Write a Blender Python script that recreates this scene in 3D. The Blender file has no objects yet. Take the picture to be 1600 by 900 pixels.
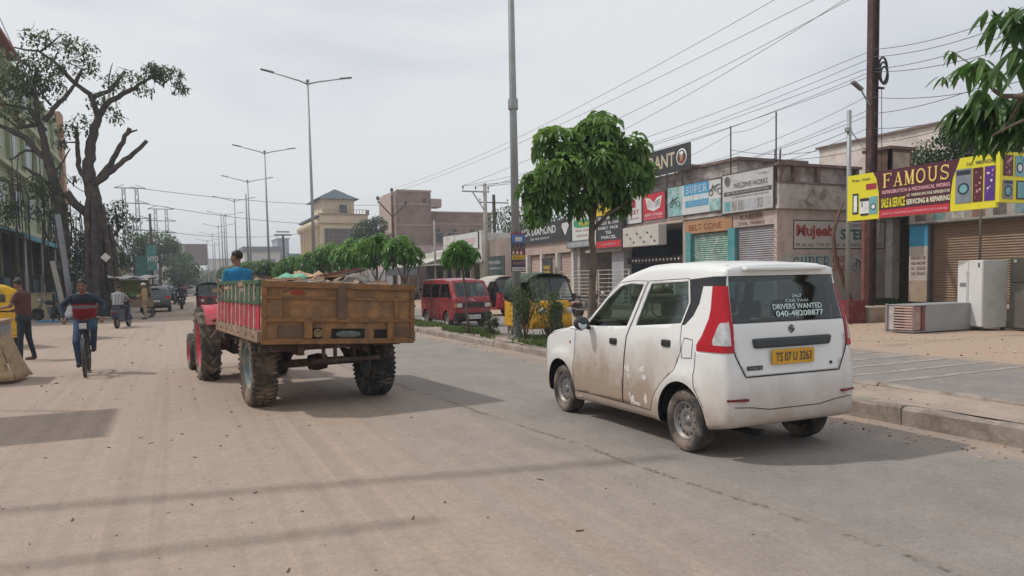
import bpy,bmesh,math,random
from mathutils import Vector,Matrix,Euler,noise as mnoise
random.seed(7)
R=math.radians
S=bpy.context.scene
COL=S.collection
def make_camera():
 cd=bpy.data.cameras.new('camera'); co=bpy.data.objects.new('camera',cd); COL.objects.link(co)
 yaw,pitch,roll=R(24.633),R(3.909),0.02
 fw=Vector((math.sin(yaw)*math.cos(pitch),math.cos(yaw)*math.cos(pitch),-math.sin(pitch)))
 r0=Vector((math.cos(yaw),-math.sin(yaw),0)); u0=r0.cross(fw)
 r=math.cos(roll)*r0-math.sin(roll)*u0; u=math.sin(roll)*r0+math.cos(roll)*u0
 m=Matrix((r,u,-fw)).transposed().to_4x4(); m.translation=(0,0,1.6)
 co.matrix_world=m
 cd.sensor_fit='HORIZONTAL'; cd.sensor_width=36; cd.lens=1150*36/1600
 cd.shift_y=64/1600; cd.clip_start=.05; cd.clip_end=3000
 S.camera=co
make_camera()
SUN_DIR=Vector((-.85,.53,1.33)).normalized()
def make_light():
 w=bpy.data.worlds.new('World'); S.world=w; w.use_nodes=True
 nt=w.node_tree; n=nt.nodes; l=nt.links; bg=n['Background']
 el=math.asin(SUN_DIR.z); az=math.atan2(SUN_DIR.x,SUN_DIR.y)
 sky=n.new('ShaderNodeTexSky'); sky.sky_type='NISHITA'; sky.sun_disc=False
 sky.sun_elevation=el; sky.sun_rotation=az; sky.dust_density=3; sky.air_density=1
 tc=n.new('ShaderNodeTexCoord'); mp=n.new('ShaderNodeMapping'); mp.inputs['Scale'].default_value=(1,1,3.2)
 l.new(tc.outputs['Generated'],mp.inputs['Vector'])
 ns=n.new('ShaderNodeTexNoise'); ns.inputs['Scale'].default_value=1.7; ns.inputs['Detail'].default_value=5; ns.inputs['Roughness'].default_value=.5
 ns.inputs['Distortion'].default_value=.3
 l.new(mp.outputs['Vector'],ns.inputs['Vector'])
 cr=n.new('ShaderNodeValToRGB')
 cr.color_ramp.elements[0].position=.40; cr.color_ramp.elements[0].color=(6.5,6.75,7.25,1)
 cr.color_ramp.elements[1].position=.56; cr.color_ramp.elements[1].color=(7.8,8.05,8.2,1)
 l.new(ns.outputs['Fac'],cr.inputs['Fac'])
 mx=n.new('ShaderNodeMix'); mx.data_type='RGBA'; mx.inputs['Factor'].default_value=.93
 l.new(sky.outputs['Color'],mx.inputs['A']); l.new(cr.outputs['Color'],mx.inputs['B'])
 l.new(mx.outputs['Result'],bg.inputs['Color']); bg.inputs['Strength'].default_value=.1
 sd=bpy.data.lights.new('sun','SUN'); so=bpy.data.objects.new('sun',sd); COL.objects.link(so)
 sd.energy=2.15; sd.angle=R(1.5); sd.color=(1,.965,.91)
 so.rotation_euler=SUN_DIR.to_track_quat('Z','Y').to_euler()
make_light()
S.view_settings.view_transform='Standard'; S.view_settings.look='None'
S.view_settings.exposure=.06; S.view_settings.gamma=1; S.view_settings.use_curve_mapping=False
MATS={}
def M(name,col,rough=.7,metal=0,var=.18,sc=3,dirt=None,bump=0,bsc=40,spec=.4,alpha=1):
 """plain surface with uneven tone; dirt = (colour, amount 0..1, noise scale)"""
 if name in MATS:return MATS[name]
 m=bpy.data.materials.new(name); MATS[name]=m; m.use_nodes=True
 nt=m.node_tree; n=nt.nodes; l=nt.links; b=n['Principled BSDF']
 b.inputs['Roughness'].default_value=rough; b.inputs['Metallic'].default_value=metal
 b.inputs['Specular IOR Level'].default_value=spec
 tc=n.new('ShaderNodeTexCoord')
 ns=n.new('ShaderNodeTexNoise'); ns.inputs['Scale'].default_value=sc; ns.inputs['Detail'].default_value=6; ns.inputs['Roughness'].default_value=.62
 l.new(tc.outputs['Object'],ns.inputs['Vector'])
 mr=n.new('ShaderNodeMapRange'); mr.inputs[1].default_value=.3; mr.inputs[2].default_value=.7
 mr.inputs[3].default_value=1-var; mr.inputs[4].default_value=1+var
 l.new(ns.outputs['Fac'],mr.inputs[0])
 vm=n.new('ShaderNodeVectorMath'); vm.operation='SCALE'; vm.inputs[0].default_value=col[:3]
 l.new(mr.outputs[0],vm.inputs['Scale']); out=vm.outputs[0]
 if dirt:
  dc,da,ds=dirt
  n2=n.new('ShaderNodeTexNoise'); n2.inputs['Scale'].default_value=ds; n2.inputs['Detail'].default_value=8; n2.inputs['Roughness'].default_value=.7
  l.new(tc.outputs['Object'],n2.inputs['Vector'])
  m2=n.new('ShaderNodeMapRange'); m2.inputs[1].default_value=.62-.3*da; m2.inputs[2].default_value=.75-.2*da; m2.inputs[4].default_value=min(1,.35+da)
  l.new(n2.outputs['Fac'],m2.inputs[0])
  mx=n.new('ShaderNodeMix'); mx.data_type='RGBA'; mx.inputs['B'].default_value=(*dc,1)
  l.new(m2.outputs[0],mx.inputs['Factor']); l.new(out,mx.inputs['A']); out=mx.outputs['Result']
 l.new(out,b.inputs['Base Color'])
 if bump:
  n3=n.new('ShaderNodeTexNoise'); n3.inputs['Scale'].default_value=bsc; n3.inputs['Detail'].default_value=4
  l.new(tc.outputs['Object'],n3.inputs['Vector'])
  bp=n.new('ShaderNodeBump'); bp.inputs['Strength'].default_value=bump; bp.inputs['Distance'].default_value=.02
  l.new(n3.outputs['Fac'],bp.inputs['Height']); l.new(bp.outputs[0],b.inputs['Normal'])
 return m
def M_glass(name,tint=(.25,.3,.3),clear=.5,rough=.05):
 if name in MATS:return MATS[name]
 m=bpy.data.materials.new(name); MATS[name]=m; m.use_nodes=True
 nt=m.node_tree; n=nt.nodes; l=nt.links; n.remove(n['Principled BSDF']); o=n['Material Output']
 tr=n.new('ShaderNodeBsdfTransparent'); tr.inputs[0].default_value=(tint[0]*clear*2,tint[1]*clear*2,tint[2]*clear*2,1)
 gl=n.new('ShaderNodeBsdfGlossy'); gl.inputs['Roughness'].default_value=rough; gl.inputs[0].default_value=(.85,.9,.9,1)
 lw=n.new('ShaderNodeLayerWeight'); lw.inputs[0].default_value=.5; pw=n.new('ShaderNodeMath'); pw.operation='POWER'; pw.inputs[1].default_value=3.2; l.new(lw.outputs['Facing'],pw.inputs[0])
 fr=n.new('ShaderNodeMapRange'); fr.inputs[3].default_value=.075; fr.inputs[4].default_value=.85; l.new(pw.outputs[0],fr.inputs[0])
 mx=n.new('ShaderNodeMixShader'); l.new(fr.outputs[0],mx.inputs[0]); l.new(tr.outputs[0],mx.inputs[1]); l.new(gl.outputs[0],mx.inputs[2])
 l.new(mx.outputs[0],o.inputs[0]); return m
def M_leaf(name,c0,c1,rough=.45):
 if name in MATS:return MATS[name]
 m=bpy.data.materials.new(name); MATS[name]=m; m.use_nodes=True
 nt=m.node_tree; n=nt.nodes; l=nt.links; b=n['Principled BSDF']; o=n['Material Output']
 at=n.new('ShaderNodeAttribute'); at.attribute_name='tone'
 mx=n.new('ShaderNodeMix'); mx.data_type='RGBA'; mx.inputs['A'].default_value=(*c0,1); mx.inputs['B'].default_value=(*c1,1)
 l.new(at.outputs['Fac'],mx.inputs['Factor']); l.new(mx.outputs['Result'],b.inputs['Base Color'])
 b.inputs['Roughness'].default_value=rough; b.inputs['Specular IOR Level'].default_value=.35
 tl=n.new('ShaderNodeBsdfTranslucent')
 hs=n.new('ShaderNodeHueSaturation'); hs.inputs['Saturation'].default_value=1.1; hs.inputs['Value'].default_value=1.5
 l.new(mx.outputs['Result'],hs.inputs['Color']); l.new(hs.outputs[0],tl.inputs[0])
 ms=n.new('ShaderNodeMixShader'); ms.inputs[0].default_value=.3
 l.new(b.outputs[0],ms.inputs[1]); l.new(tl.outputs[0],ms.inputs[2]); l.new(ms.outputs[0],o.inputs[0])
 return m
def M_stripes(name,ca,cb,axis=2,period=.1,rough=.6,metal=0,ratio=.5,bump=.6,sharp=False,var=.15):
 """rows (shutter slats, courses): tone and relief alternate along an axis of the object"""
 if name in MATS:return MATS[name]
 m=M(name,ca,rough,metal,var,2.5); nt=m.node_tree; n=nt.nodes; l=nt.links; b=n['Principled BSDF']
 src=b.inputs['Base Color'].links[0].from_socket
 tc=n.new('ShaderNodeTexCoord'); sp=n.new('ShaderNodeSeparateXYZ'); l.new(tc.outputs['Object'],sp.inputs[0])
 dv=n.new('ShaderNodeMath'); dv.operation='DIVIDE'; dv.inputs[1].default_value=period; l.new(sp.outputs[axis],dv.inputs[0])
 fr=n.new('ShaderNodeMath'); fr.operation='FRACT'; l.new(dv.outputs[0],fr.inputs[0])
 gt=n.new('ShaderNodeMath'); gt.operation='GREATER_THAN'; gt.inputs[1].default_value=ratio; l.new(fr.outputs[0],gt.inputs[0])
 mx=n.new('ShaderNodeMix'); mx.data_type='RGBA'; mx.inputs['B'].default_value=(*cb,1)
 l.new(gt.outputs[0],mx.inputs['Factor']); l.new(src,mx.inputs['A']); l.new(mx.outputs['Result'],b.inputs['Base Color'])
 pp=n.new('ShaderNodeMath'); pp.operation='PINGPONG'; pp.inputs[1].default_value=.5; l.new(dv.outputs[0],pp.inputs[0])
 bp=n.new('ShaderNodeBump'); bp.inputs['Strength'].default_value=bump; bp.inputs['Distance'].default_value=period*.6
 l.new(pp.outputs[0],bp.inputs['Height']); l.new(bp.outputs[0],b.inputs['Normal'])
 return m
def M_brick(name,ca,cb,mortar,bw=.23,bh=.09,ax='x',rough=.9):
 if name in MATS:return MATS[name]
 m=M(name,ca,rough,0,.2,1.2); nt=m.node_tree; n=nt.nodes; l=nt.links; b=n['Principled BSDF']
 tc=n.new('ShaderNodeTexCoord'); sp=n.new('ShaderNodeSeparateXYZ'); l.new(tc.outputs['Object'],sp.inputs[0])
 cb2=n.new('ShaderNodeCombineXYZ')
 ad=n.new('ShaderNodeMath'); ad.operation='ADD'; l.new(sp.outputs[0],ad.inputs[0]); l.new(sp.outputs[1],ad.inputs[1])
 l.new(ad.outputs[0],cb2.inputs[0]); l.new(sp.outputs[2],cb2.inputs[1])
 br=n.new('ShaderNodeTexBrick'); br.inputs['Scale'].default_value=1; br.inputs['Brick Width'].default_value=bw; br.inputs['Row Height'].default_value=bh
 br.inputs['Mortar Size'].default_value=.012; br.inputs['Color1'].default_value=(*ca,1); br.inputs['Color2'].default_value=(*cb,1); br.inputs['Mortar'].default_value=(*mortar,1)
 l.new(cb2.outputs[0],br.inputs['Vector'])
 ns=n.new('ShaderNodeTexNoise'); ns.inputs['Scale'].default_value=.6; ns.inputs['Detail'].default_value=6; l.new(tc.outputs['Object'],ns.inputs['Vector'])
 mr=n.new('ShaderNodeMapRange'); mr.inputs[1].default_value=.3; mr.inputs[2].default_value=.7; mr.inputs[3].default_value=.75; mr.inputs[4].default_value=1.25
 l.new(ns.outputs['Fac'],mr.inputs[0])
 vm=n.new('ShaderNodeVectorMath'); vm.operation='SCALE'; l.new(br.outputs['Color'],vm.inputs[0]); l.new(mr.outputs[0],vm.inputs['Scale'])
 l.new(vm.outputs[0],b.inputs['Base Color']); return m
def basis_from(d):
 d=Vector(d).normalized(); a=Vector((0,0,1))if abs(d.z)<.9 else Vector((1,0,0))
 x=a.cross(d).normalized(); return x,d.cross(x).normalized(),d
class MB:
 def __init__(s):s.v=[]; s.f=[]; s.m=[]; s.s=[]
 def add(s,vs,fs,m=0,sm=False):
  o=len(s.v); s.v+=[tuple(v)for v in vs]; s.f+=[tuple(i+o for i in f)for f in fs]; s.m+=[m]*len(fs); s.s+=[sm]*len(fs); return s
 def bx(s,x0,x1,y0,y1,z0,z1,m=0,rot=None):
  vs=[Vector((x,y,z))for z in(z0,z1)for y in(y0,y1)for x in(x0,x1)]
  if rot is not None:
   c=Vector(((x0+x1)/2,(y0+y1)/2,(z0+z1)/2)); q=Euler(rot).to_matrix(); vs=[c+q@(v-c)for v in vs]
  return s.add(vs,[(0,2,3,1),(4,5,7,6),(0,1,5,4),(2,6,7,3),(0,4,6,2),(1,3,7,5)],m)
 def bar(s,a,b,w,h,m=0):
  a=Vector(a); b=Vector(b); x,y,d=basis_from(b-a)
  vs=[p+x*i*w/2+y*j*h/2 for p in(a,b)for i,j in((-1,-1),(1,-1),(1,1),(-1,1))]
  return s.add(vs,[(3,2,1,0),(4,5,6,7),(0,1,5,4),(1,2,6,5),(2,3,7,6),(3,0,4,7)],m)
 def tube(s,pts,rad,seg=8,m=0,caps=True):
  pts=[Vector(p)for p in pts]; n=len(pts)
  rad=rad if isinstance(rad,(list,tuple))else[rad]*n
  vs=[]; fs=[]; px=None
  for i,p in enumerate(pts):
   d=(pts[min(i+1,n-1)]-pts[max(i-1,0)])
   if d.length<1e-9:d=Vector((0,0,1))
   d.normalize()
   if px is None:px,_,_=basis_from(d)
   px=(px-d*px.dot(d)); px=px.normalized()if px.length>1e-6 else basis_from(d)[0]
   py=d.cross(px)
   for k in range(seg):
    a=2*math.pi*k/seg; vs.append(p+(px*math.cos(a)+py*math.sin(a))*rad[i])
  for i in range(n-1):
   for k in range(seg):
    k2=(k+1)%seg; fs.append((i*seg+k,i*seg+k2,(i+1)*seg+k2,(i+1)*seg+k))
  s.add(vs,fs,m,True)
  if caps:
   o=len(s.v)-len(vs)
   s.f.append(tuple(o+k for k in reversed(range(seg)))); s.f.append(tuple(o+(n-1)*seg+k for k in range(seg))); s.m+=[m,m]; s.s+=[False,False]
  return s
 def lathe(s,prof,c=(0,0,0),axis=(1,0,0),seg=24,m=0,sm=True,mm=None):
  c=Vector(c); x,y,d=basis_from(axis); vs=[]; n=len(prof)
  for r,h in prof:
   for k in range(seg):
    a=2*math.pi*k/seg; vs.append(c+d*h+(x*math.cos(a)+y*math.sin(a))*r)
  o=len(s.v); s.v+=[tuple(v)for v in vs]
  for i in range(n-1):
   for k in range(seg):
    k2=(k+1)%seg; s.f.append((o+i*seg+k,o+i*seg+k2,o+(i+1)*seg+k2,o+(i+1)*seg+k)); s.m.append(mm[i]if mm else m); s.s.append(sm)
  return s
 def disc(s,c,axis,r,seg=20,m=0):
  c=Vector(c); x,y,d=basis_from(axis)
  return s.add([c+(x*math.cos(2*math.pi*k/seg)+y*math.sin(2*math.pi*k/seg))*r for k in range(seg)],[tuple(range(seg))],m)
 def prism(s,poly,ext,m=0,sm=False):
  ext=Vector(ext); n=len(poly); a=[Vector(p)for p in poly]
  vs=a+[p+ext for p in a]
  fs=[tuple(reversed(range(n))),tuple(range(n,2*n))]+[(i,(i+1)%n,n+(i+1)%n,n+i)for i in range(n)]
  return s.add(vs,fs,m,sm)
 def ell(s,c,r,m=0,seg=12,rings=8,rot=None):
  q=Euler(rot).to_matrix()if rot else Matrix.Identity(3); c=Vector(c); vs=[c+q@Vector((0,0,r[2]))]
  for i in range(1,rings):
   t=math.pi*i/rings
   for k in range(seg):
    a=2*math.pi*k/seg; vs.append(c+q@Vector((r[0]*math.sin(t)*math.cos(a),r[1]*math.sin(t)*math.sin(a),r[2]*math.cos(t))))
  vs.append(c+q@Vector((0,0,-r[2]))); L=len(vs)-1; fs=[]
  for k in range(seg):
   k2=(k+1)%seg; fs.append((0,1+k,1+k2)); fs.append((L,1+(rings-2)*seg+k2,1+(rings-2)*seg+k))
   for i in range(rings-2):
    a=1+i*seg; fs.append((a+k,a+seg+k,a+seg+k2,a+k2))
  return s.add(vs,fs,m,True)
 def islands(s):
  par=list(range(len(s.v)))
  def find(a):
   while par[a]!=a:par[a]=par[par[a]]; a=par[a]
   return a
  for f in s.f:
   r=find(f[0])
   for i in f[1:]:par[find(i)]=r
  groups={}
  for k,f in enumerate(s.f):groups.setdefault(find(f[0]),[]).append(k)
  out=[]
  for fs in groups.values():
   b=MB(); mp={}
   for k in fs:
    b.f.append(tuple(mp.setdefault(i,len(mp))for i in s.f[k])); b.m.append(s.m[k]); b.s.append(s.s[k])
   b.v=[None]*len(mp)
   for i,j in mp.items():b.v[j]=s.v[i]
   out.append(b)
  return out
 def build_each(s,name,mats,parent=None,**k):
  """every separate piece becomes a part of its own"""
  return[b.build(name,mats,parent,**k)for b in s.islands()]
 def build(s,name,mats,parent=None,bevel=0,world=False,bseg=2,loc=None):
  if not isinstance(mats,(list,tuple)):mats=[mats]
  me=bpy.data.meshes.new(name); off=parent.location if(world and parent)else(Vector(loc)if loc else Vector((0,0,0)))
  me.from_pydata([Vector(v)-off for v in s.v],[],s.f)
  me.polygons.foreach_set('material_index',s.m); me.polygons.foreach_set('use_smooth',s.s)
  for k in mats:me.materials.append(k)
  me.update()
  bm=bmesh.new(); bm.from_mesh(me); bmesh.ops.recalc_face_normals(bm,faces=bm.faces[:])if len(s.f)<4000 else None; bm.to_mesh(me); bm.free()
  o=bpy.data.objects.new(name,me); COL.objects.link(o)
  if loc:o.location=loc
  if parent:o.parent=parent
  if bevel:
   b=o.modifiers.new('bevel','BEVEL'); b.width=bevel; b.segments=bseg; b.limit_method='ANGLE'; b.angle_limit=R(40)
  return o
def thing(name,label,cat,loc=(0,0,0),rz=0,group=None,scale=None):
 o=bpy.data.objects.new(name,None); COL.objects.link(o); o.empty_display_size=.2
 o.location=loc; o.rotation_euler=(0,0,rz); tag(o,label,cat,group)
 if scale:o.scale=scale
 return o
def tag(o,label=None,cat=None,group=None,kind=None):
 if label:o['label']=label
 if cat:o['category']=cat
 if group:o['group']=group
 if kind:o['kind']=kind
 return o
def copy_tree(root,loc=None,rz=None,label=None,scale=None):
 def cp(o,par):
  c=o.copy(); COL.objects.link(c); c.parent=par
  for ch in o.children:cp(ch,c)
  return c
 r=cp(root,None)
 if loc is not None:r.location=loc
 if rz is not None:r.rotation_euler[2]=rz
 if label:r['label']=label
 if scale:r.scale=scale
 return r
def text_mesh(body,w,h,offset=0):
 """glyph outlines fitted into a w x h box, returned as (verts2d, faces)"""
 cu=bpy.data.curves.new('t','FONT'); cu.body=body; cu.size=1; cu.offset=offset; cu.resolution_u=3
 ob=bpy.data.objects.new('t',cu); COL.objects.link(ob); dg=bpy.context.evaluated_depsgraph_get(); dg.update()
 me=bpy.data.meshes.new_from_object(ob.evaluated_get(dg)); vs=[v.co.copy()for v in me.vertices]; fs=[tuple(p.vertices)for p in me.polygons]
 bpy.data.objects.remove(ob); bpy.data.curves.remove(cu); bpy.data.meshes.remove(me)
 x0=min(v.x for v in vs); x1=max(v.x for v in vs); y0=min(v.y for v in vs); y1=max(v.y for v in vs)
 return[((v.x-x0)/(x1-x0)*w,(v.y-y0)/(y1-y0)*h)for v in vs],fs
_CUBIC={}
def lettering(mb,body,org,right,up,w,h,m=0,offset=.0,lift=0,slant=0):
 """adds text to an MB: org = lower-left corner, right/up unit vectors; stands 'lift' proud of the board"""
 key=(body,offset)
 if key not in _CUBIC:_CUBIC[key]=text_mesh(body,1,1,offset)
 vs,fs=_CUBIC[key]; org=Vector(org); right=Vector(right); up=Vector(up); nrm=right.cross(up)
 mb.add([org+right*(x*w+y*slant)+up*(y*h)+nrm*lift for x,y in vs],fs,m)
 return mb
def serif_letter(ch):
 """slab-serif strokes on a 1 x 1 cell: list of (polyline, thickness)"""
 T=.2; t=.09; sf=.07
 def arc(cx,cy,rx,ry,a0,a1,n=14):return[(cx+rx*math.cos(R(a0+(a1-a0)*i/n)),cy+ry*math.sin(R(a0+(a1-a0)*i/n)))for i in range(n+1)]
 L={'F':[([(.22,0),(.22,1)],T),([(.05,sf/2),(.42,sf/2)],sf),([(.05,1-sf/2),(.9,1-sf/2)],sf*1.3),([(.88,1),(.88,.78)],sf),([(.22,.52),(.65,.52)],t),([(.65,.64),(.65,.4)],sf)],'A':[([(.17,.04),(.5,.97)],t),([(.48,.97),(.8,.04)],T),([(.27,.32),(.7,.32)],t),([(.02,sf/2),(.32,sf/2)],sf),([(.62,sf/2),(.99,sf/2)],sf)],'M':[([(.17,0),(.17,1)],t),([(.18,.98),(.5,.06)],T),([(.5,.06),(.82,.98)],t),([(.84,0),(.84,1)],T),([(.02,sf/2),(.32,sf/2)],sf),([(.68,sf/2),(1,sf/2)],sf),([(.02,1-sf/2),(.26,1-sf/2)],sf),([(.76,1-sf/2),(1,1-sf/2)],sf)],'O':[(arc(.5,.5,.37,.44,0,360,24),.15)],'U':[([(.22,1),(.22,.34)]+arc(.51,.36,.29,.3,180,360)+[(.8,1)],.15),([(.05,1-sf/2),(.4,1-sf/2)],sf),([(.65,1-sf/2),(.96,1-sf/2)],sf)],'S':[(arc(.5,.73,.29,.21,25,265)+arc(.5,.27,.3,.21,90,-155),.14),([(.82,.98),(.82,.72)],sf),([(.17,.02),(.17,.3)],sf)],'P':[([(.25,0),(.25,1)],T),([(.08,sf/2),(.44,sf/2)],sf),([(.08,.96),(.55,.96)]+arc(.58,.71,.25,.25,90,-90)+[(.3,.46)],t*1.3)],'E':[([(.22,0),(.22,1)],T),([(.05,sf/2),(.9,sf/2)],sf*1.3),([(.05,1-sf/2),(.88,1-sf/2)],sf*1.3),([(.88,1),(.88,.8)],sf),([(.9,0),(.9,.24)],sf),([(.22,.52),(.65,.52)],t),([(.65,.62),(.65,.42)],sf)],'R':[([(.25,0),(.25,1)],T),([(.08,sf/2),(.44,sf/2)],sf),([(.08,.96),(.55,.96)]+arc(.58,.73,.24,.23,90,-90)+[(.3,.5)],t*1.3),([(.52,.5),(.86,.04)],T*.9),([(.72,sf/2),(.99,sf/2)],sf)]}
 return L[ch]
def serif_text(mb,word,org,right,up,w,h,m=0,lift=0,fat=1.0):
 org=Vector(org); right=Vector(right); up=Vector(up); nrm=right.cross(up); cw=w/len(word)
 for i,ch in enumerate(word):
  for q,(pl,th)in enumerate(serif_letter(ch)):
   pts=[((i+.04+x*.92)*cw,y*h)for x,y in pl]; hw=th*fat*h*.5*.8; li=lift+q*.0006
   a=[]; b=[]
   for k,(x,y)in enumerate(pts):
    x0,y0=pts[max(k-1,0)]; x1,y1=pts[min(k+1,len(pts)-1)]
    dx,dy=x1-x0,y1-y0; L=math.hypot(dx,dy)or 1; nx,ny=-dy/L*hw,dx/L*hw
    a.append(org+right*(x+nx)+up*(y+ny)+nrm*li); b.append(org+right*(x-nx)+up*(y-ny)+nrm*li)
   n=len(pts); mb.add(a+b,[(k,k+1,n+k+1,n+k)for k in range(n-1)],m)
 return mb
def ground_material():
 m=M('ground_dirt',(.340,.268,.218),.95,0,.2,.5,bump=.8,bsc=7); nt=m.node_tree; n=nt.nodes; l=nt.links; b=n['Principled BSDF']
 src=b.inputs['Base Color'].links[0].from_socket
 tc=n.new('ShaderNodeTexCoord'); sp=n.new('ShaderNodeSeparateXYZ'); l.new(tc.outputs['Object'],sp.inputs[0])
 ns=n.new('ShaderNodeTexNoise'); ns.inputs['Scale'].default_value=.5; ns.inputs['Detail'].default_value=8; ns.inputs['Roughness'].default_value=.65; l.new(tc.outputs['Object'],ns.inputs['Vector'])
 ad=n.new('ShaderNodeMath'); ad.operation='MULTIPLY_ADD'; ad.inputs[1].default_value=4; l.new(ns.outputs['Fac'],ad.inputs[0]); l.new(sp.outputs[0],ad.inputs[2])
 mr=n.new('ShaderNodeMapRange'); mr.inputs[1].default_value=13.5; mr.inputs[2].default_value=15.5; l.new(ad.outputs[0],mr.inputs[0])
 mx=n.new('ShaderNodeMix'); mx.data_type='RGBA'; mx.inputs['B'].default_value=(.39,.285,.21,1); l.new(mr.outputs[0],mx.inputs['Factor']); l.new(src,mx.inputs['A'])
 n2=n.new('ShaderNodeTexNoise'); n2.inputs['Scale'].default_value=14; n2.inputs['Detail'].default_value=8; n2.inputs['Roughness'].default_value=.8; l.new(tc.outputs['Object'],n2.inputs['Vector'])
 m2=n.new('ShaderNodeMapRange'); m2.inputs[1].default_value=.35; m2.inputs[2].default_value=.65; m2.inputs[3].default_value=.86; m2.inputs[4].default_value=1.12; l.new(n2.outputs['Fac'],m2.inputs[0])
 vm=n.new('ShaderNodeVectorMath'); vm.operation='SCALE'; l.new(mx.outputs['Result'],vm.inputs[0]); l.new(m2.outputs[0],vm.inputs['Scale'])
 n3=n.new('ShaderNodeTexNoise'); n3.inputs['Scale'].default_value=.32; n3.inputs['Detail'].default_value=5; l.new(tc.outputs['Object'],n3.inputs['Vector'])
 m3=n.new('ShaderNodeMapRange'); m3.inputs[1].default_value=.56; m3.inputs[2].default_value=.68; m3.inputs[4].default_value=.5; l.new(n3.outputs['Fac'],m3.inputs[0])
 mz=n.new('ShaderNodeMix'); mz.data_type='RGBA'; mz.inputs['B'].default_value=(.40,.25,.165,1); l.new(m3.outputs[0],mz.inputs['Factor']); l.new(vm.outputs[0],mz.inputs['A'])
 l.new(mz.outputs['Result'],b.inputs['Base Color'])
 return m
def road_material(name,base,dust,x_dust0,x_dust1,crackx=None,kerb_dust=None):
 """worn asphalt with dust blown in from the side, tyre streaks along the road and a broken joint line"""
 m=bpy.data.materials.new(name); m.use_nodes=True; nt=m.node_tree; n=nt.nodes; l=nt.links; b=n['Principled BSDF']
 b.inputs['Roughness'].default_value=.82; b.inputs['Specular IOR Level'].default_value=.35
 tc=n.new('ShaderNodeTexCoord'); sp=n.new('ShaderNodeSeparateXYZ'); l.new(tc.outputs['Object'],sp.inputs[0])
 def noise(scale,det=6,rough=.6,vec=None):
  q=n.new('ShaderNodeTexNoise'); q.inputs['Scale'].default_value=scale; q.inputs['Detail'].default_value=det; q.inputs['Roughness'].default_value=rough
  l.new(vec or tc.outputs['Object'],q.inputs['Vector']); return q.outputs['Fac']
 def mr(src,a,c,d=0,e=1):
  q=n.new('ShaderNodeMapRange'); q.inputs[1].default_value=a; q.inputs[2].default_value=c; q.inputs[3].default_value=d; q.inputs[4].default_value=e; l.new(src,q.inputs[0]); return q.outputs[0]
 def math_(op,a,c=None,v=None):
  q=n.new('ShaderNodeMath'); q.operation=op; l.new(a,q.inputs[0])
  if c is not None:l.new(c,q.inputs[1])
  if v is not None:q.inputs[1].default_value=v
  return q.outputs[0]
 def mix(f,a,c):
  q=n.new('ShaderNodeMix'); q.data_type='RGBA'; l.new(f,q.inputs['Factor'])
  for s_,i in((a,'A'),(c,'B')):
   if isinstance(s_,tuple):q.inputs[i].default_value=(*s_,1)
   else:l.new(s_,q.inputs[i])
  return q.outputs['Result']
 mp=n.new('ShaderNodeMapping'); mp.inputs['Scale'].default_value=(2.6,.13,1); l.new(tc.outputs['Object'],mp.inputs['Vector'])
 streak=noise(1,7,.65,mp.outputs[0]); fine=noise(60,3,.9); mid=noise(1.1,7,.65)
 tone=math_('MULTIPLY',mr(fine,.3,.7,.84,1.16),mr(mid,.3,.7,.87,1.13))
 vm=n.new('ShaderNodeVectorMath'); vm.operation='SCALE'; vm.inputs[0].default_value=base; l.new(tone,vm.inputs['Scale'])
 xs=math_('ADD',sp.outputs[0],math_('MULTIPLY',math_('SUBTRACT',streak,v=.5),v=5.0)); dfac=mr(xs,x_dust0,x_dust1,.95,0)
 col=mix(dfac,vm.outputs[0],dust)
 st=mr(streak,.42,.74,0,.30); col=mix(st,col,(dust[0]*1.02,dust[1]*1.0,dust[2]*.98))
 mt=n.new('ShaderNodeMapping'); mt.inputs['Scale'].default_value=(5.5,.06,1); mt.inputs['Rotation'].default_value=(0,0,.05); l.new(tc.outputs['Object'],mt.inputs['Vector'])
 trk=mr(noise(1,3,.55,mt.outputs[0]),.50,.66,0,.36); lim=mr(sp.outputs[0],1.2,4.2,1,.25); col=mix(math_('MULTIPLY',trk,lim),col,(dust[0]*.70,dust[1]*.68,dust[2]*.68))
 trk2=mr(noise(1.7,3,.5,mt.outputs[0]),.56,.66,0,.35); col=mix(math_('MULTIPLY',trk2,lim),col,(dust[0]*1.16,dust[1]*1.14,dust[2]*1.12))
 if kerb_dust:
  kd=mr(math_('ADD',sp.outputs[0],math_('MULTIPLY',math_('SUBTRACT',mid,v=.5),v=2.2)),kerb_dust[0],kerb_dust[1],0,.9); col=mix(kd,col,(dust[0]*1.06,dust[1]*1.03,dust[2]))
 grit=math_('MULTIPLY',mr(noise(22,8,.85),.35,.65,.86,1.13),mr(noise(4.5,8,.75),.32,.68,.90,1.09)); v2=n.new('ShaderNodeVectorMath'); v2.operation='SCALE'; l.new(col,v2.inputs[0]); l.new(grit,v2.inputs['Scale']); col=v2.outputs[0]
 mp2=n.new('ShaderNodeMapping'); mp2.inputs['Scale'].default_value=(.9,.28,1); l.new(tc.outputs['Object'],mp2.inputs['Vector'])
 sm=mr(noise(.8,6,.6,mp2.outputs[0]),.58,.72,0,.28); col=mix(sm,col,(base[0]*.62,base[1]*.62,base[2]*.64))
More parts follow.
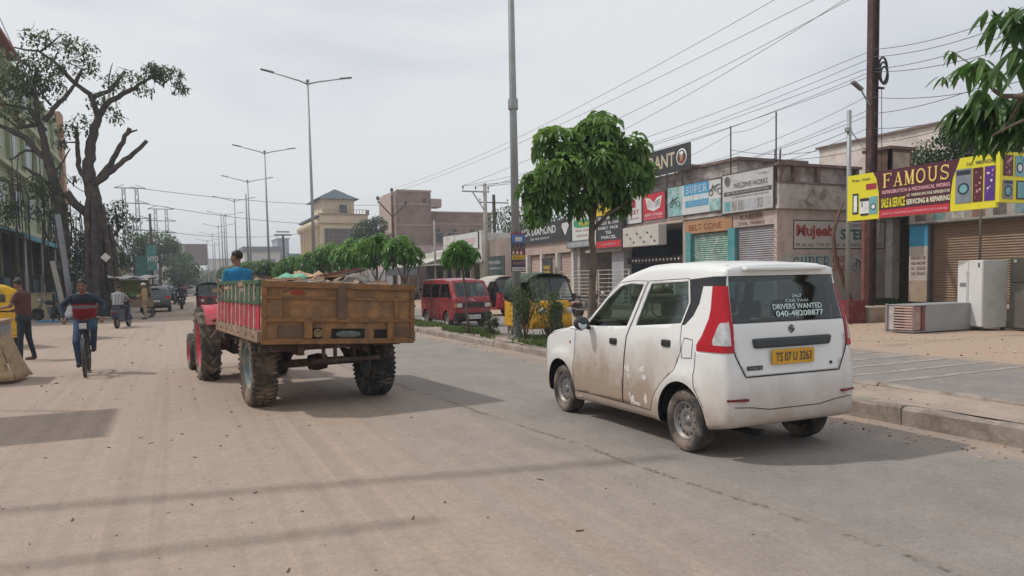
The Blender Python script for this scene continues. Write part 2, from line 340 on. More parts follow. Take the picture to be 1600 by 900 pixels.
 if crackx is not None:
  w=math_('ADD',math_('MULTIPLY',math_('SUBTRACT',noise(.9,3,.6),v=.5),v=.22),math_('MULTIPLY',math_('SUBTRACT',noise(14,6,.8),v=.5),v=.16))
  sx=math_('ADD',math_('ADD',sp.outputs[0],w),math_('MULTIPLY',sp.outputs[1],v=.072)); d=math_('ABSOLUTE',math_('SUBTRACT',sx,v=crackx))
  brk=math_('MULTIPLY',mr(noise(1.7,5,.75),.44,.52),mr(noise(26,4,.8),.42,.52)); line=math_('MULTIPLY',mr(d,.014,.042,1,0),brk); near=mr(sp.outputs[1],9,26,1,0)
  col=mix(math_('MULTIPLY',math_('MULTIPLY',line,near),v=.85),col,(.085,.066,.042))
 l.new(col,b.inputs['Base Color'])
 bp=n.new('ShaderNodeBump'); bp.inputs['Strength'].default_value=.5; bp.inputs['Distance'].default_value=.02; l.new(math_('ADD',fine,math_('MULTIPLY',noise(7,8,.7),v=1.6)),bp.inputs['Height']); l.new(bp.outputs[0],b.inputs['Normal'])
 return m
def sheet(x0,x1,y0,y1,z,nx=1,ny=1):
 mb=MB(); vs=[(x0+(x1-x0)*i/nx,y0+(y1-y0)*j/ny,z)for j in range(ny+1)for i in range(nx+1)]
 mb.add(vs,[(j*(nx+1)+i,j*(nx+1)+i+1,(j+1)*(nx+1)+i+1,(j+1)*(nx+1)+i)for j in range(ny)for i in range(nx)]); return mb
def struct(name,mb,mat,**k):
 o=mb.build(name,mat,**k); o['kind']='structure'; return o
struct('ground',sheet(-700,900,-60,1500,0),ground_material())
RM=road_material('asphalt_dusty',(.252,.229,.212),(.375,.287,.228),1.6,3.8,3.88,(5.9,6.9))
struct('road',sheet(.0,6.78,-12,420,.004),RM)
struct('dirt_shoulder',sheet(-14,.0,-12,420,.004),RM)
struct('far_carriageway',sheet(7.9,12.8,-12,420,.004),road_material('asphalt_grey',(.235,.215,.203),(.36,.27,.20),7.4,8.4,None,(11.9,13.3)))
wp=M('worn_road_paint',(.42,.39,.36),.8,0,.25,4,dirt=((.26,.23,.21),.95,4))
mb=MB()
for k,(y,x0,x1)in enumerate([(7.35,9.0,12.7),(8.05,9.3,12.8),(8.75,8.9,12.6),(9.45,9.5,12.8),(10.2,9.2,12.7),(11.0,9.4,12.7)]):
 n_=14
 pts=[(x0+(x1-x0)*i/n_,y+.07+random.uniform(-.03,.03),.009)for i in range(n_+1)]+[(x1-(x1-x0)*i/n_,y-.07+random.uniform(-.03,.03),.009)for i in range(n_+1)]
 mb.add(pts,[(i,i+1,2*n_-i,2*n_+1-i)for i in range(n_)])
struct('road_marking',mb,wp)
def rough_block(mb,x0,x1,y0,y1,z0,z1,step=.25,jit=.012,m=0,seed=0):
 """long concrete kerb with uneven arris"""
 rnd=random.Random(seed); n=max(1,int((y1-y0)/step)); prof=[(x0,z0),(x0,z1-.03),(x0+.03,z1),((x0+x1)/2,z1),(x1-.03,z1),(x1,z1-.03),(x1,z0)]
 vs=[]
 for j in range(n+1):
  y=y0+(y1-y0)*j/n
  for i,(x,z)in enumerate(prof):
   k=jit if 0<i<6 else jit*.3
   vs.append((x+rnd.uniform(-k,k),y,z+(rnd.uniform(-k,k)-(.02*max(0,mnoise.noise((x,y*.8,3)))*1.2 if 0<i<6 else 0)if i not in(0,6)else 0)))
 fs=[(j*7+i,j*7+i+1,(j+1)*7+i+1,(j+1)*7+i)for j in range(n)for i in range(6)]
 fs+=[tuple(range(7)),tuple(n*7+i for i in reversed(range(7)))]
 mb.add(vs,fs,m)
conc=M('kerb_concrete',(.31,.26,.22),.92,0,.25,2.2,dirt=((.18,.14,.11),.5,3),bump=.6,bsc=18)
mb=MB(); y=-8; k=0
while y<36:
 L=random.uniform(1.4,2.3); h=.20 if y<9 else .15
 rough_block(mb,6.80+random.uniform(-.012,.012),7.02,y+.006,y+L-.006,-.05,h+random.uniform(-.012,.012),seed=k); y+=L; k+=1
while y<300:rough_block(mb,6.80,7.02,y+.01,y+11.99,-.05,.14,step=1,seed=k); y+=12; k+=1
y=-8
while y<36:
 L=random.uniform(1.6,2.5); h=.22 if y<9 else .16
 rough_block(mb,7.86,8.0+random.uniform(-.01,.01),y+.006,y+L-.006,-.05,h,seed=k); y+=L; k+=1
while y<300:rough_block(mb,7.86,8.0,y+.01,y+11.99,-.05,.15,step=1,seed=k); y+=12; k+=1
struct('median_kerb',mb,conc)
mb=MB(); vs=[]; nx,ny=8,160
for j in range(ny+1):
 yy=-8+68*j/ny
 for i in range(nx+1):
  x=6.93+.98*i/nx; z=.19+.03*mnoise.noise((x*1.5,yy*.9,1))+.012*mnoise.noise((x*6,yy*5,2))-(.045 if yy>9 else 0)
  if 4.9<yy<5.7 and 7.15<x<7.6:z-=.05
  vs.append((x,yy,z))
mb.add(vs,[(j*(nx+1)+i,j*(nx+1)+i+1,(j+1)*(nx+1)+i+1,(j+1)*(nx+1)+i)for j in range(ny)for i in range(nx)])
struct('median_fill',mb,M('median_soil',(.35,.275,.222),.95,0,.25,2,dirt=((.25,.19,.14),.4,4),bump=.6,bsc=14))
struct('median_soil_strip',sheet(7.0,7.9,59.9,300,.12),M('median_soil',(.4,.3,.2)))
def stones(name,n,xr,yr,smin,smax,z,mats,seed=1,flat=.6):
 rnd=random.Random(seed); mb=MB()
 for i in range(n):
  x=rnd.uniform(*xr); y=yr[0]+(yr[1]-yr[0])*rnd.random()**1.6; s=rnd.uniform(smin,smax)*(.5+rnd.random()); zz=z+s*flat*.3
  vs=[]; ico=[(0,0,1),(.9,0,.3),(.28,.85,.3),(-.72,.5,.3),(-.72,-.5,.3),(.28,-.85,.3),(0,0,-.8)]
  for a in ico:vs.append((x+s*a[0]*rnd.uniform(.6,1.2),y+s*a[1]*rnd.uniform(.6,1.2),zz+s*flat*a[2]))
  mb.add(vs,[(0,1+k,1+(k+1)%5)for k in range(5)]+[(6,1+(k+1)%5,1+k)for k in range(5)],rnd.randrange(len(mats)))
 return tag(mb.build(name,mats),kind='stuff')
st_m=[M('stone_tan',(.34,.26,.2),.9),M('stone_dark',(.13,.1,.08),.9),M('stone_pale',(.5,.46,.4),.9)]
stones('roadside_grit',900,(-4.5,3.2),(3,34),.003,.012,.002,st_m,3)
stones('roadside_clods',70,(-4.0,.8),(5,26),.012,.04,.002,st_m[:2],13)
stones('kerb_grit',700,(6.1,6.8),(2.5,30),.006,.02,.004,st_m,4)
stones('shoulder_grit',500,(12.8,19),(6,24),.008,.03,0,st_m,5)
stones('median_rubble',160,(7.0,7.85),(2,26),.01,.03,.17,[st_m[0],M('rubble_grey',(.36,.31,.27),.9)],6)
rnd=random.Random(9); mb=MB()
for i in range(46):
 x=rnd.uniform(-2.8,2.6); yy=rnd.uniform(3.6,16); a=rnd.uniform(0,3.14); L=rnd.uniform(.015,.06)
 mb.bar((x,yy,.008),(x+L*math.cos(a),yy+L*math.sin(a),.012),rnd.uniform(.004,.012),.006,0)
tag(mb.build('dry_litter',M('dead_leaf',(.12,.08,.05),.9)),kind='stuff')
pl=M('plinth_concrete',(.36,.29,.23),.92,0,.22,1.4,dirt=((.22,.16,.12),.5,2),bump=.5,bsc=12)
mb=MB(); mb.bx(20.75,23.98,8,16.3,0,.5).bx(20.4,20.75,9.5,15.7,0,.22).bx(21.2,26.2,16.3,20.88,0,.36).bx(20.2,20.47,20.95,36,0,.3).bx(19.75,20.75,16.2,17.2,0,.48)
struct('shop_plinth',mb,pl,bevel=.02)
rnd=random.Random(33)
for k,(x,y,lb)in enumerate([(16.2,14.6,'broken brick lying on the forecourt left of the lying refrigerator'),(18.9,13.9,'broken brick beside the lying refrigerator near the white one'),(17.6,11.9,'lone broken brick on the forecourt in front of the white refrigerator'),(15.2,12.2,'broken brick nearest the worn road stripes')]):
 mb=MB(); mb.bx(-.11,.11,-.05,.05,0,.07,0,(.1,.15,rnd.uniform(0,3))); o=mb.build('brick',M('brick_red',(.26,.12,.08),.9,0,.3,8),loc=(x,y,.012),bevel=.01); tag(o,lb,'brick','broken bricks on the forecourt')
XF=20.5
RT=Vector((0,-1,0)); UPV=Vector((0,0,1))
def letters(par,name,items,mat,face='x',X=None,extra=None):
 """one 'lettering' part; items = (text, y_left, z_bottom, width, height[, offset])"""
 mb=MB()
 for i,it in enumerate(items):
  t,a,z,w,h=it[:5]; off=it[5]if len(it)>5 else .0
  if face=='x':lettering(mb,t,(X-.006-.0005*(i%3),a,z),RT,UPV,w,h,0,off)
  else:lettering(mb,t,(a,X-.006-.0005*(i%3),z),Vector((1,0,0)),UPV,w,h,0,off)
 return mb.build(name,mat,par,world=True)
def shutter(par,y0,y1,z0,z1,mat,x=XF+.12,name='shutter'):
 """roller shutter of real slats in a plane facing the road"""
 mb=MB(); p=.085; n=int((z1-z0)/p); pr=[]
 for i in range(n+1):
  z=z0+(z1-z0)*i/n; pr+=[(x,z),(x-.028,z+(z1-z0)/n*.5)]
 pr=pr[:-1]; vs=[(a,y,z)for y in(y0,y1)for a,z in pr]; k=len(pr)
 mb.add(vs,[(i,i+1,k+i+1,k+i)for i in range(k-1)]); mb.bx(x-.04,x,y0,y1,z0-.02,z0+.08)
 return mb.build(name,mat,par,world=True)
wall_pink=M('plaster_pinkish',(.47,.385,.35),.9,0,.16,1,dirt=((.3,.23,.19),.5,1.3),bump=.2)
wall_grey=M('plaster_grey',(.38,.35,.33),.9,0,.16,1,dirt=((.22,.19,.17),.45,1.3),bump=.2)
wall_white=M('plaster_white',(.60,.58,.54),.85,0,.12,.8,dirt=((.3,.26,.22),.4,1.2),bump=.15)
stained=M('stained_concrete',(.47,.42,.395),.9,0,.2,.9,dirt=((.16,.12,.1),.55,1.6),bump=.3)
brown_edge=M('rusty_coping',(.17,.115,.10),.85,0,.3,2,dirt=((.3,.27,.25),.3,3))
dark_in=M('dark_interior',(.03,.032,.045),.9,0,.5,1.5)
teal=M('teal_paint',(.07,.27,.29),.75,0,.2,2,dirt=((.25,.28,.26),.4,3))
steel_shut=M('shutter_steel',(.27,.26,.28),.55,.3,.14,1.2,dirt=((.2,.17,.15),.4,2))
green_shut=M('shutter_green',(.16,.29,.25),.6,.1,.3,1.6,dirt=((.42,.47,.43),.55,3.5))
brown_shut=M('shutter_brown',(.24,.16,.11),.65,.15,.12,1,dirt=((.22,.16,.12),.4,1.5))
pink_shut=M('shutter_pink',(.48,.36,.32),.65,.1,.12,1,dirt=((.35,.28,.24),.3,1.5))
frame_m=M('sign_frame',(.11,.1,.095),.6,.3)
b1=thing('shop_building','stained corner building with a steel advert painted on its side wall','building',(XF,20.9,0))
mb=MB(); mb.bx(XF+.25,26.3,20.9,26.3,0,4.0)
mb.bx(XF,XF+.25,20.9,21.02,0,3.98).bx(XF,XF+.25,26.2,26.42,0,3.98).bx(XF+.02,XF+.25,20.98,26.3,3.45,3.98)
mb.build('wall',wall_pink,b1,world=True)
mb=MB(); mb.bx(XF-.02,XF+.02,20.88,21.02,.3,3.42)
for k in range(14):mb.bar((XF-.03,20.9,.5+k*.2),(XF-.03,21.0,.64+k*.2),.012,.02,1)
mb.build('painted_jamb',[M('cream_jamb',(.5,.43,.38),.85),M('red_stroke',(.35,.08,.06),.85)],b1,world=True)
mb=MB(); mb.bx(XF-.05,XF+.2,23.12,23.52,0,3.45).bx(XF-.05,XF+.2,25.88,26.22,0,3.45); mb.build_each('pillar',teal,b1,world=True)
shutter(b1,21.02,23.12,.3,3.45,steel_shut); shutter(b1,23.52,25.88,.3,3.35,green_shut)
mb=MB(); mb.bx(XF-.03,XF+.1,23.3,26.3,3.38,3.92); mb.build('lintel_board',M('orange_board',(.42,.23,.12),.8,0,.2,1,dirt=((.3,.2,.15),.4,2)),b1,world=True)
letters(b1,'lettering',[('BELT CONE',26.0,3.5,2.1,.26,.01)],M('faded_brown_paint',(.2,.07,.03),.8),X=XF-.03)
letters(b1,'lettering',[('KABEER',22.85,3.72,1.25,.2,.01),('STEEL WORKS',22.95,3.52,1.4,.12,.01)],M('maroon_paint',(.16,.05,.045),.8),X=XF)
mb=MB(); mb.bx(XF-.05,26.2,20.75,26.4,4.0,4.16)
mb.bx(XF-.02,XF+.12,20.9,26.4,4.16,5.5).bx(XF-.02,24.6,20.78,20.92,4.16,4.95).bx(XF+.25,24.6,20.95,21.08,4.95,5.6)
mb.build('parapet',stained,b1,world=True)
mb=MB(); mb.bx(XF-.1,24.7,20.7,20.95,5.58,5.68).bx(XF-.04,24.65,20.74,20.77,4.93,4.99)
for x in(XF-.02,21.2,22.4,24.45):mb.bx(x,x+.14,20.76,20.95,4.99,5.58)
mb.bar((XF+.35,20.72,4.98),(XF+1.0,20.72,5.55),.03,.03)
mb.build('coping',brown_edge,b1,world=True)
for x in(20.75,21.0,21.05):
 mb=MB(); mb.tube([(x,21.3,5.6),(x+.02,21.3,6.2+random.uniform(0,.3))],.018,5); mb.build('rebar',M('rebar_rust',(.12,.08,.07),.8),b1,world=True)
mb=MB(); mb.bx(XF+.5,24.5,23.6,29.8,5.3,6.25).bx(XF+.4,24.5,26.6,27.4,6.25,6.5); mb.build('roof_room',stained,b1,world=True)
mb=MB(); mb.bx(XF+.35,24.7,23.4,26.3,6.2,6.32); mb.build('roof_slab',brown_edge,b1,world=True)
SW=20.9
mb=MB(); mb.bx(21.3,26.25,SW-.012,SW-.004,2.5,3.6,1);
for a in((21.3,26.25,2.5,2.535),(21.3,26.25,3.565,3.6),(21.3,21.34,2.5,3.6),(26.21,26.25,2.5,3.6)):mb.bx(a[0],a[1],SW-.018,SW-.013,a[2],a[3],0)
mb.build('painted_panel',[M('panel_line',(.05,.04,.05),.8),M('panel_offwhite',(.5,.46,.43),.85,0,.1,1,dirt=((.36,.3,.26),.35,2))],b1,world=True)
letters(b1,'lettering',[('Mujeeb',21.45,2.85,1.95,.58,.035)],M('red_wall_paint',(.33,.06,.06),.8,0,.3,5),'y',SW-.014)
letters(b1,'lettering',[('STEEL',23.75,2.86,1.65,.42,.035)],M('green_wall_paint',(.05,.14,.12),.8,0,.3,5),'y',SW-.014)
letters(b1,'lettering',[('FURNITURE &',24.2,3.36,1.4,.12),('SPL IN : ALL  TYPE OF  STEEL  ALMIRAH  COTS & TABLES',21.42,2.6,4.6,.12)],M('black_wall_paint',(.06,.05,.06),.8),'y',SW-.014)
mb=MB(); mb.bx(20.8,23.3,SW-.012,SW-.004,1.55,2.3,0).bx(23.3,24.1,SW-.012,SW-.004,1.55,2.3,1).bx(24.1,26.0,SW-.012,SW-.004,1.55,2.3,0)
mb.build('painted_strip',[M('pale_strip',(.42,.42,.40),.85,0,.15,2,dirt=((.3,.27,.24),.4,3)),M('pale_strip_red',(.46,.38,.35),.85)],b1,world=True)
mb=MB(); serif_text(mb,'SUPER',(21.25,SW-.02,1.66),Vector((1,0,0)),UPV,1.95,.55,0,0,1.0); mb.build('lettering',M('teal_wall_paint',(.05,.17,.19),.8,0,.3,5),b1,world=True)
letters(b1,'lettering',[('BIKE',23.36,1.98,.66,.24,.02),('ZONE',23.36,1.64,.66,.24,.02)],M('red_wall_paint',(.3,.06,.06)),'y',SW-.014)
mb=MB()
for cx in(24.75,25.55):
 for dx in(-.2,.2):mb.tube([(cx+dx+.13*math.cos(t),SW-.02,1.8+.13*math.sin(t))for t in[i*math.pi/6 for i in range(13)]],.014,4)
 mb.bar((cx-.2,SW-.02,1.8),(cx,SW-.02,2.08),.03,.02).bar((cx,SW-.02,2.05),(cx+.2,SW-.02,1.8),.03,.02).bar((cx-.16,SW-.02,2.1),(cx+.14,SW-.02,2.0),.06,.02)
mb.build('painted_motorcycles',M('faded_ink',(.13,.12,.1),.85),b1,world=True)
def board(name,label,y1,y0,z0,z1,mat,x=XF-.06,th=.07,cat='sign',zt2=None,group=None,border=None):
 """signboard facing the road from y1 (left as seen) to y0 (right)"""
 t=thing(name,label,cat,(x+th,y0,z0),group=group)
 mb=MB(); mb.bx(x,x+th,y0,y1,z0,z1); mb.build('panel',mat,t,world=True)
 mb=MB(); f=border or .035
 for a in((y0-f,y1+f,z0-f,z0),(y0-f,y1+f,z1,z1+f),(y0-f,y0,z0,z1),(y1,y1+f,z0,z1)):mb.bx(x-.012,x+th+.02,a[0],a[1],a[2],a[3])
 mb.build('frame',frame_m,t,world=True); return t
def patch(par,name,mat,rects,x):
 mb=MB()
 for i,(yl,yr,z0,z1)in enumerate(rects):mb.bx(x-.008-.001*(i%2),x-.001,yr,yl,z0,z1)
 return mb.build_each(name,mat,par,world=True)
s=board('signboard','large grey-white signboard of a welding works with a row of small gate pictures',23.75,20.98,4.05,5.56,M('board_greywhite',(.52,.51,.5),.6,0,.08,1.2,dirt=((.4,.37,.34),.3,2)),XF-.12)
X_=XF-.12
patch(s,'stripe',M('ink_dark',(.08,.075,.08),.7),[(23.65,21.05,4.72,4.88)],X_)
letters(s,'lettering',[('WELDING WORKS',23.1,4.98,1.85,.2,.015),('STEEL',21.75,5.36,.5,.06)],M('ink_dark',(.08,.075,.08)),X=X_)
letters(s,'lettering',[('STEEL GATES, GRILLS, ROLLING SHUTTERS, ROOFING SHEDS',23.5,4.76,2.3,.08)],M('ink_white',(.6,.6,.6)),X=X_-.008)
letters(s,'lettering',[('ALL TYPES OF FABRICATION WORK UNDERTAKEN',23.2,4.6,2.0,.07)],M('ink_dark',(.08,.075,.08)),X=X_)
mb=MB(); mb.tube([(X_-.012,23.45+.14*math.cos(t),5.3+.18*math.sin(t))for t in[i*math.pi/8 for i in range(17)]],.022,4)
for k in range(-3,4):mb.bar((X_-.01,23.45+k*.035,5.3-.15+abs(k)*.02),(X_-.01,23.45+k*.035,5.3+.15-abs(k)*.02),.01,.01)
mb.build('emblem',M('ink_grey',(.2,.2,.2),.7),s,world=True)
gp=[M('pic_teal',(.16,.38,.4),.6),M('pic_grey',(.3,.3,.31),.6,0,.4,9),M('pic_lightgrey',(.42,.43,.45),.6,0,.3,9),M('pic_olive',(.28,.3,.27),.6,0,.4,9)]
for k,(a,w)in enumerate([(23.62,.34),(23.2,.3),(22.84,.3),(22.5,.3),(22.16,.3),(21.8,.3),(21.45,.34)]):
 patch(s,'gate_picture',gp[[0,3,1,2,2,1,2][k]],[(a,a-w,4.12,4.5)],X_)
s=board('signboard','blue and white SUPER BIKE ZONE signboard with motorbike pictures at both ends',27.4,23.86,4.22,5.5,M('board_white',(.6,.61,.6),.6,0,.06,1),XF-.1)
X_=XF-.1
patch(s,'blue_field',M('sign_blue',(.07,.33,.55),.6,0,.1,2),[(26.25,24.6,5.02,5.49),(26.15,24.62,4.52,4.78)],X_)
patch(s,'teal_scene',M('pic_tealgreen',(.22,.42,.42),.6,0,.5,4,dirt=((.5,.55,.5),.5,5)),[(27.38,26.4,4.24,5.48),(24.55,23.88,4.24,4.72)],X_)
mb=MB(); serif_text(mb,'SUPER',(X_-.013,26.15,5.1),RT,UPV,1.45,.3,0,0,1.0); lettering(mb,'BIKE  ZONE',(X_-.006,26.2,4.80),RT,UPV,1.55,.2,1,.03); mb.build('lettering',[M('ink_white',(.7,.7,.7)),M('sign_white2',(.72,.76,.78),.6)],s,world=True)
mb=MB(); lettering(mb,'BIKE  ZONE',(X_-.004,26.17,4.79),RT,UPV,1.55,.2,0,.05); mb.build('lettering_outline',M('outline_teal',(.25,.42,.46),.6),s,world=True)
letters(s,'lettering',[('SALES & SERVICE ALL KINDS OF',26.0,4.67,1.25,.05),('TWO WHEELER SPARE PARTS',26.0,4.57,1.25,.05)],M('ink_white',(.7,.7,.7)),X=X_-.009)
def bike_picture(par,y,z,sc,x):
 mb=MB()
 for dy in(-.28,.28):mb.tube([(x-.012,y+sc*(dy+.13*math.cos(t)),z+sc*.13*math.sin(t))for t in[i*math.pi/6 for i in range(13)]],.02*sc,4)
 mb.bar((x-.012,y+.28*sc,z),(x-.012,y+.14*sc,z+.33*sc),.03,.01).bar((x-.014,y+.2*sc,z+.2*sc),(x-.014,y-.1*sc,z+.24*sc),.12*sc,.01).bar((x-.012,y-.05*sc,z+.1*sc),(x-.012,y+.08*sc,z+.1*sc),.14*sc,.01).bar((x-.013,y-.05*sc,z+.27*sc),(x-.013,y-.32*sc,z+.3*sc),.06*sc,.01)
 return mb.build('motorbike_picture',M('pic_dark',(.06,.075,.08),.6),par,world=True)
bike_picture(s,24.2,5.0,.95,X_); bike_picture(s,26.9,4.75,.9,X_)
s=board('signboard','red square signboard with a white open-book emblem',29.34,27.62,4.2,5.42,M('sign_red',(.50,.035,.055),.55,0,.06,2),XF-.1)
mb=MB(); X_=XF-.1
for sg in(-1,1):
 c=28.48; mb.prism([(X_-.009,c,4.58),(X_-.009,c+sg*.48,4.72),(X_-.009,c+sg*.66,5.26),(X_-.009,c+sg*.3,5.2),(X_-.009,c,4.98)],(.006,0,0),0)
mb.build('emblem',M('ink_white',(.7,.7,.7)),s,world=True)
mb=MB()
for sg in(-1,1):
 c=28.48
 for k in range(3):mb.bar((X_-.012,c+sg*.1,4.78+k*.1),(X_-.012,c+sg*.5,4.92+k*.1),.035,.004)
mb.build('emblem_lines',M('ink_grey',(.2,.2,.2)),s,world=True)
letters(s,'lettering',[('ASKY CYCLES',29.2,4.38,1.4,.12,.02),('AUTO PARTS  SALES',29.2,4.26,1.4,.06)],M('ink_white',(.7,.7,.7)),X=X_)
s=board('signboard','white signboard with small crimson emblem and lettering left of the red book sign',30.7,29.45,4.15,5.55,M('board_white',(.6,.61,.6)),XF-.1)
mb=MB(); mb.ell((XF-.11,30.1,5.15),(.01,.16,.16)); mb.bx(XF-.115,XF-.108,29.95,30.25,4.9,5.05); mb.build('emblem',M('crimson_ink',(.36,.03,.08),.6),s,world=True)
letters(s,'lettering',[('ASKY',30.5,4.55,.85,.24,.02),('AGENCIES',30.45,4.32,.8,.1)],M('crimson_ink',(.36,.03,.08)),X=XF-.1)
b2=thing('shop_building','shop building with a dark blue open front between teal shutter and black menu board','building',(XF,26.5,0))
mb=MB(); mb.bx(XF+2.8,26,26.45,36.0,0,5.3).bx(XF+.1,26,35.7,36.0,0,4.7).bx(XF+.1,26,26.45,26.6,0,4.2).bx(XF,26,26.45,36,3.92,4.12).bx(XF+.05,XF+.25,30.75,36,4.12,5.5)
mb.build('wall',wall_grey,b2,world=True)
mb=MB(); mb.bx(XF+.02,XF+.5,31.2,32.3,0,3.2); mb.build('pillar',M('pillar_grey',(.34,.35,.38),.85,0,.15,1,dirt=((.25,.2,.17),.4,2)),b2,world=True)
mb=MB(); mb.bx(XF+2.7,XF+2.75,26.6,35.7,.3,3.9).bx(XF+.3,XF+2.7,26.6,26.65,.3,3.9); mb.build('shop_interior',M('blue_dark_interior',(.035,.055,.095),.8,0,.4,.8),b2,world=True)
mb=MB()
for k in range(12):mb.bx(XF+2.3+random.uniform(0,.2),XF+2.6,27+k*.7,27.45+k*.7,.3,.9+random.random()*1.3,k%3)
mb.build('stock',[M('stock_red',(.2,.05,.05),.7),M('stock_grey',(.2,.2,.2),.7),M('stock_blue',(.06,.12,.2),.7)],b2,world=True)
mb=MB(); mb.bx(XF-.02,XF+.1,26.45,36,3.95,4.1); mb.build('fascia',M('faded_fascia',(.52,.40,.33),.8,0,.2,1),b2,world=True)
mb=MB(); mb.bx(XF-.3,XF+.35,30.9,34.4,2.88,3.02).bar((XF-.25,31,3.0),(XF+.3,31,3.3),.05,.05).bar((XF-.25,34.2,3.0),(XF+.3,34.2,3.3),.05,.05); mb.build('canopy',M('canopy_tin',(.3,.26,.24),.7),b2,world=True)
mb=MB(); mb.bx(XF+.2,XF+.4,26.7,31.1,2.2,2.5)
for k in range(14):mb.ell((XF+.18,27+k*.28,2.35),(.03,.06,.06),1,6,4)
mb.build('string_of_lamps',[M('dark_band',(.04,.03,.03),.8),M('bulb_white',(.7,.7,.68),.5)],b2,world=True)
t=thing('picture_box_sign','cream box sign with small black part pictures hanging under the red book sign','sign',(XF-.3,27.5,2.95))
mb=MB(); mb.bx(XF-.55,XF-.1,27.5,30.4,3.0,3.92); mb.build('box',M('box_cream',(.52,.5,.46),.7,0,.1,2,dirt=((.35,.3,.25),.3,3)),t,world=True,bevel=.015)
mb=MB(); rnd=random.Random(4)
for k in range(9):y=27.8+.28*k; z=3.2+(k%3)*.2; mb.ell((XF-.555,y,z),(.01,.07,.05),0,7,5); mb.bar((XF-.556,y-.1,z-.05),(XF-.556,y+.06,z-.02),.03,.005)
mb.build('part_picture',M('pic_dark',(.06,.07,.08)),t,world=True)
s=board('signboard','tall black signboard with yellow head, white lines and red foot behind the big roadside tree',33.1,30.75,3.06,5.25,M('board_black',(.045,.045,.05),.55,0,.2,2),XF-.4)
X_=XF-.4
patch(s,'yellow_head',M('sign_yellow',(.62,.42,.03),.6),[(33.08,30.77,4.72,5.23)],X_); patch(s,'red_foot',M('sign_red',(.45,.03,.05)),[(33.08,30.77,3.08,3.42)],X_)
letters(s,'lettering',[('BIRYANI',32.9,4.95,2.0,.22,.03),('POINT',32.4,4.76,1.1,.12,.03)],M('board_black',(.04,.04,.04)),X=X_-.009)
letters(s,'lettering',[('DUM  BIRYANI',32.9,4.5,1.9,.15,.02),('SINGLE  BIRYANI',32.9,4.25,1.9,.15,.02),('FAMILY  PACK',32.9,4.0,1.9,.15,.02),('TEA',32.2,3.76,.55,.16,.02),('PARCEL',32.6,3.52,1.4,.16,.02)],M('ink_white',(.7,.7,.7)),X=X_)
letters(s,'lettering',[('OPEN',32.6,3.18,1.3,.12,.01)],M('faint_red_text',(.6,.3,.3),.6),X=X_-.009)
mb=MB(); mb.bx(X_,XF+.1,33.14,33.6,3.06,5.25); mb.build('side_box',wall_white,s,world=True)
s=board('signboard','small white and green shop signboard with a leaf emblem right of the big black sign',36.1,33.9,3.62,5.0,M('board_white',(.6,.61,.6)),XF-.14)
patch(s,'green_field',M('sign_green',(.04,.3,.14),.6,0,.2,3),[(35.6,34.0,4.3,4.72)],XF-.14)
letters(s,'lettering',[('Fresh',35.3,4.38,1.0,.24,.03)],M('sign_yellow',(.6,.42,.03)),X=XF-.15)
letters(s,'lettering',[('FRUIT  JUICE',35.7,4.05,1.5,.14,.02),('CENTRE',35.6,3.8,1.2,.12,.01)],M('ink_brown',(.25,.08,.04),.7),X=XF-.14)
mb=MB(); mb.ell((XF-.15,35.75,4.55),(.01,.16,.2),0); mb.build('emblem',M('sign_green',(.04,.3,.14)),s,world=True)
s=board('signboard','low grey strip board with one line of white lettering above the pink shutters',36.6,33.8,3.26,3.58,M('board_strip_grey',(.28,.3,.33),.6),XF-.2)
letters(s,'lettering',[('MOBILE  &  XEROX  CENTRE',36.4,3.34,2.4,.15,.01)],M('ink_white',(.7,.7,.7)),X=XF-.2)
s=board('rooftop_sign','black rooftop signboard with cream lettering and a round portrait emblem',31.6,26.0,6.22,7.28,M('board_black',(.04,.04,.045)),XF-.05,th=.1)
letters(s,'lettering',[('RESTAURANT',31.5,6.45,4.55,.62,.02)],M('sign_cream',(.55,.47,.34),.6),X=XF-.05)
mb=MB(); mb.lathe([(.36,0),(.36,.012),(.30,.016)],(XF-.05,26.46,6.76),(-1,0,0),24,0); mb.disc((XF-.064,26.46,6.76),(-1,0,0),.31,24,1); mb.ell((XF-.066,26.46,6.78),(.01,.13,.18),2,12,6); mb.ell((XF-.068,26.46,6.92),(.012,.15,.08),0,12,6); mb.ell((XF-.068,26.46,6.58),(.012,.16,.07),3,12,6)
mb.build('emblem',[M('sign_white2',(.72,.76,.78)),M('emblem_dark',(.07,.04,.03),.6),M('face_print',(.45,.25,.17),.6),M('emblem_red',(.35,.08,.05),.6)],s,world=True)
mb=MB()
for y in(26.5,27.6,28.7,29.8,31.0):mb.bar((XF,y,5.3),(XF,y,7.2),.05,.05); mb.bar((XF+.05,y,7.0),(XF+.9,y,5.5),.04,.04)
mb.build_each('support_post',frame_m,s,world=True)
b3=thing('shop_building','pink-walled row of four shuttered shops with white columns under a long black sign','building',(XF,36.2,0))
mb=MB(); mb.bx(XF+.3,27,36.2,44.0,0,4.7).bx(XF,XF+.3,36.2,44.0,3.05,3.75); mb.build('wall',M('plaster_salmon',(.46,.36,.31),.88,0,.12,1,dirt=((.34,.26,.22),.4,2)),b3,world=True)
mb=MB()
for y in(36.2,38.1,40.1,42.1,43.8):mb.bx(XF-.04,XF+.25,y,y+.22,0,3.05)
mb.build_each('column',wall_white,b3,world=True)
for y in(36.42,38.32,40.32,42.32):shutter(b3,y,y+1.6,.5,2.95,pink_shut,XF+.22)
mb=MB(); mb.bx(XF-.06,XF+.27,36.2,44,.2,.62); mb.build('skirting',M('skirt_dark',(.05,.04,.06),.8),b3,world=True)
s=board('signboard','long black signboard reading BLACK DIAMOND in white with a small diamond',43.6,36.3,3.72,4.86,M('board_black',(.045,.045,.05)),XF-.12)
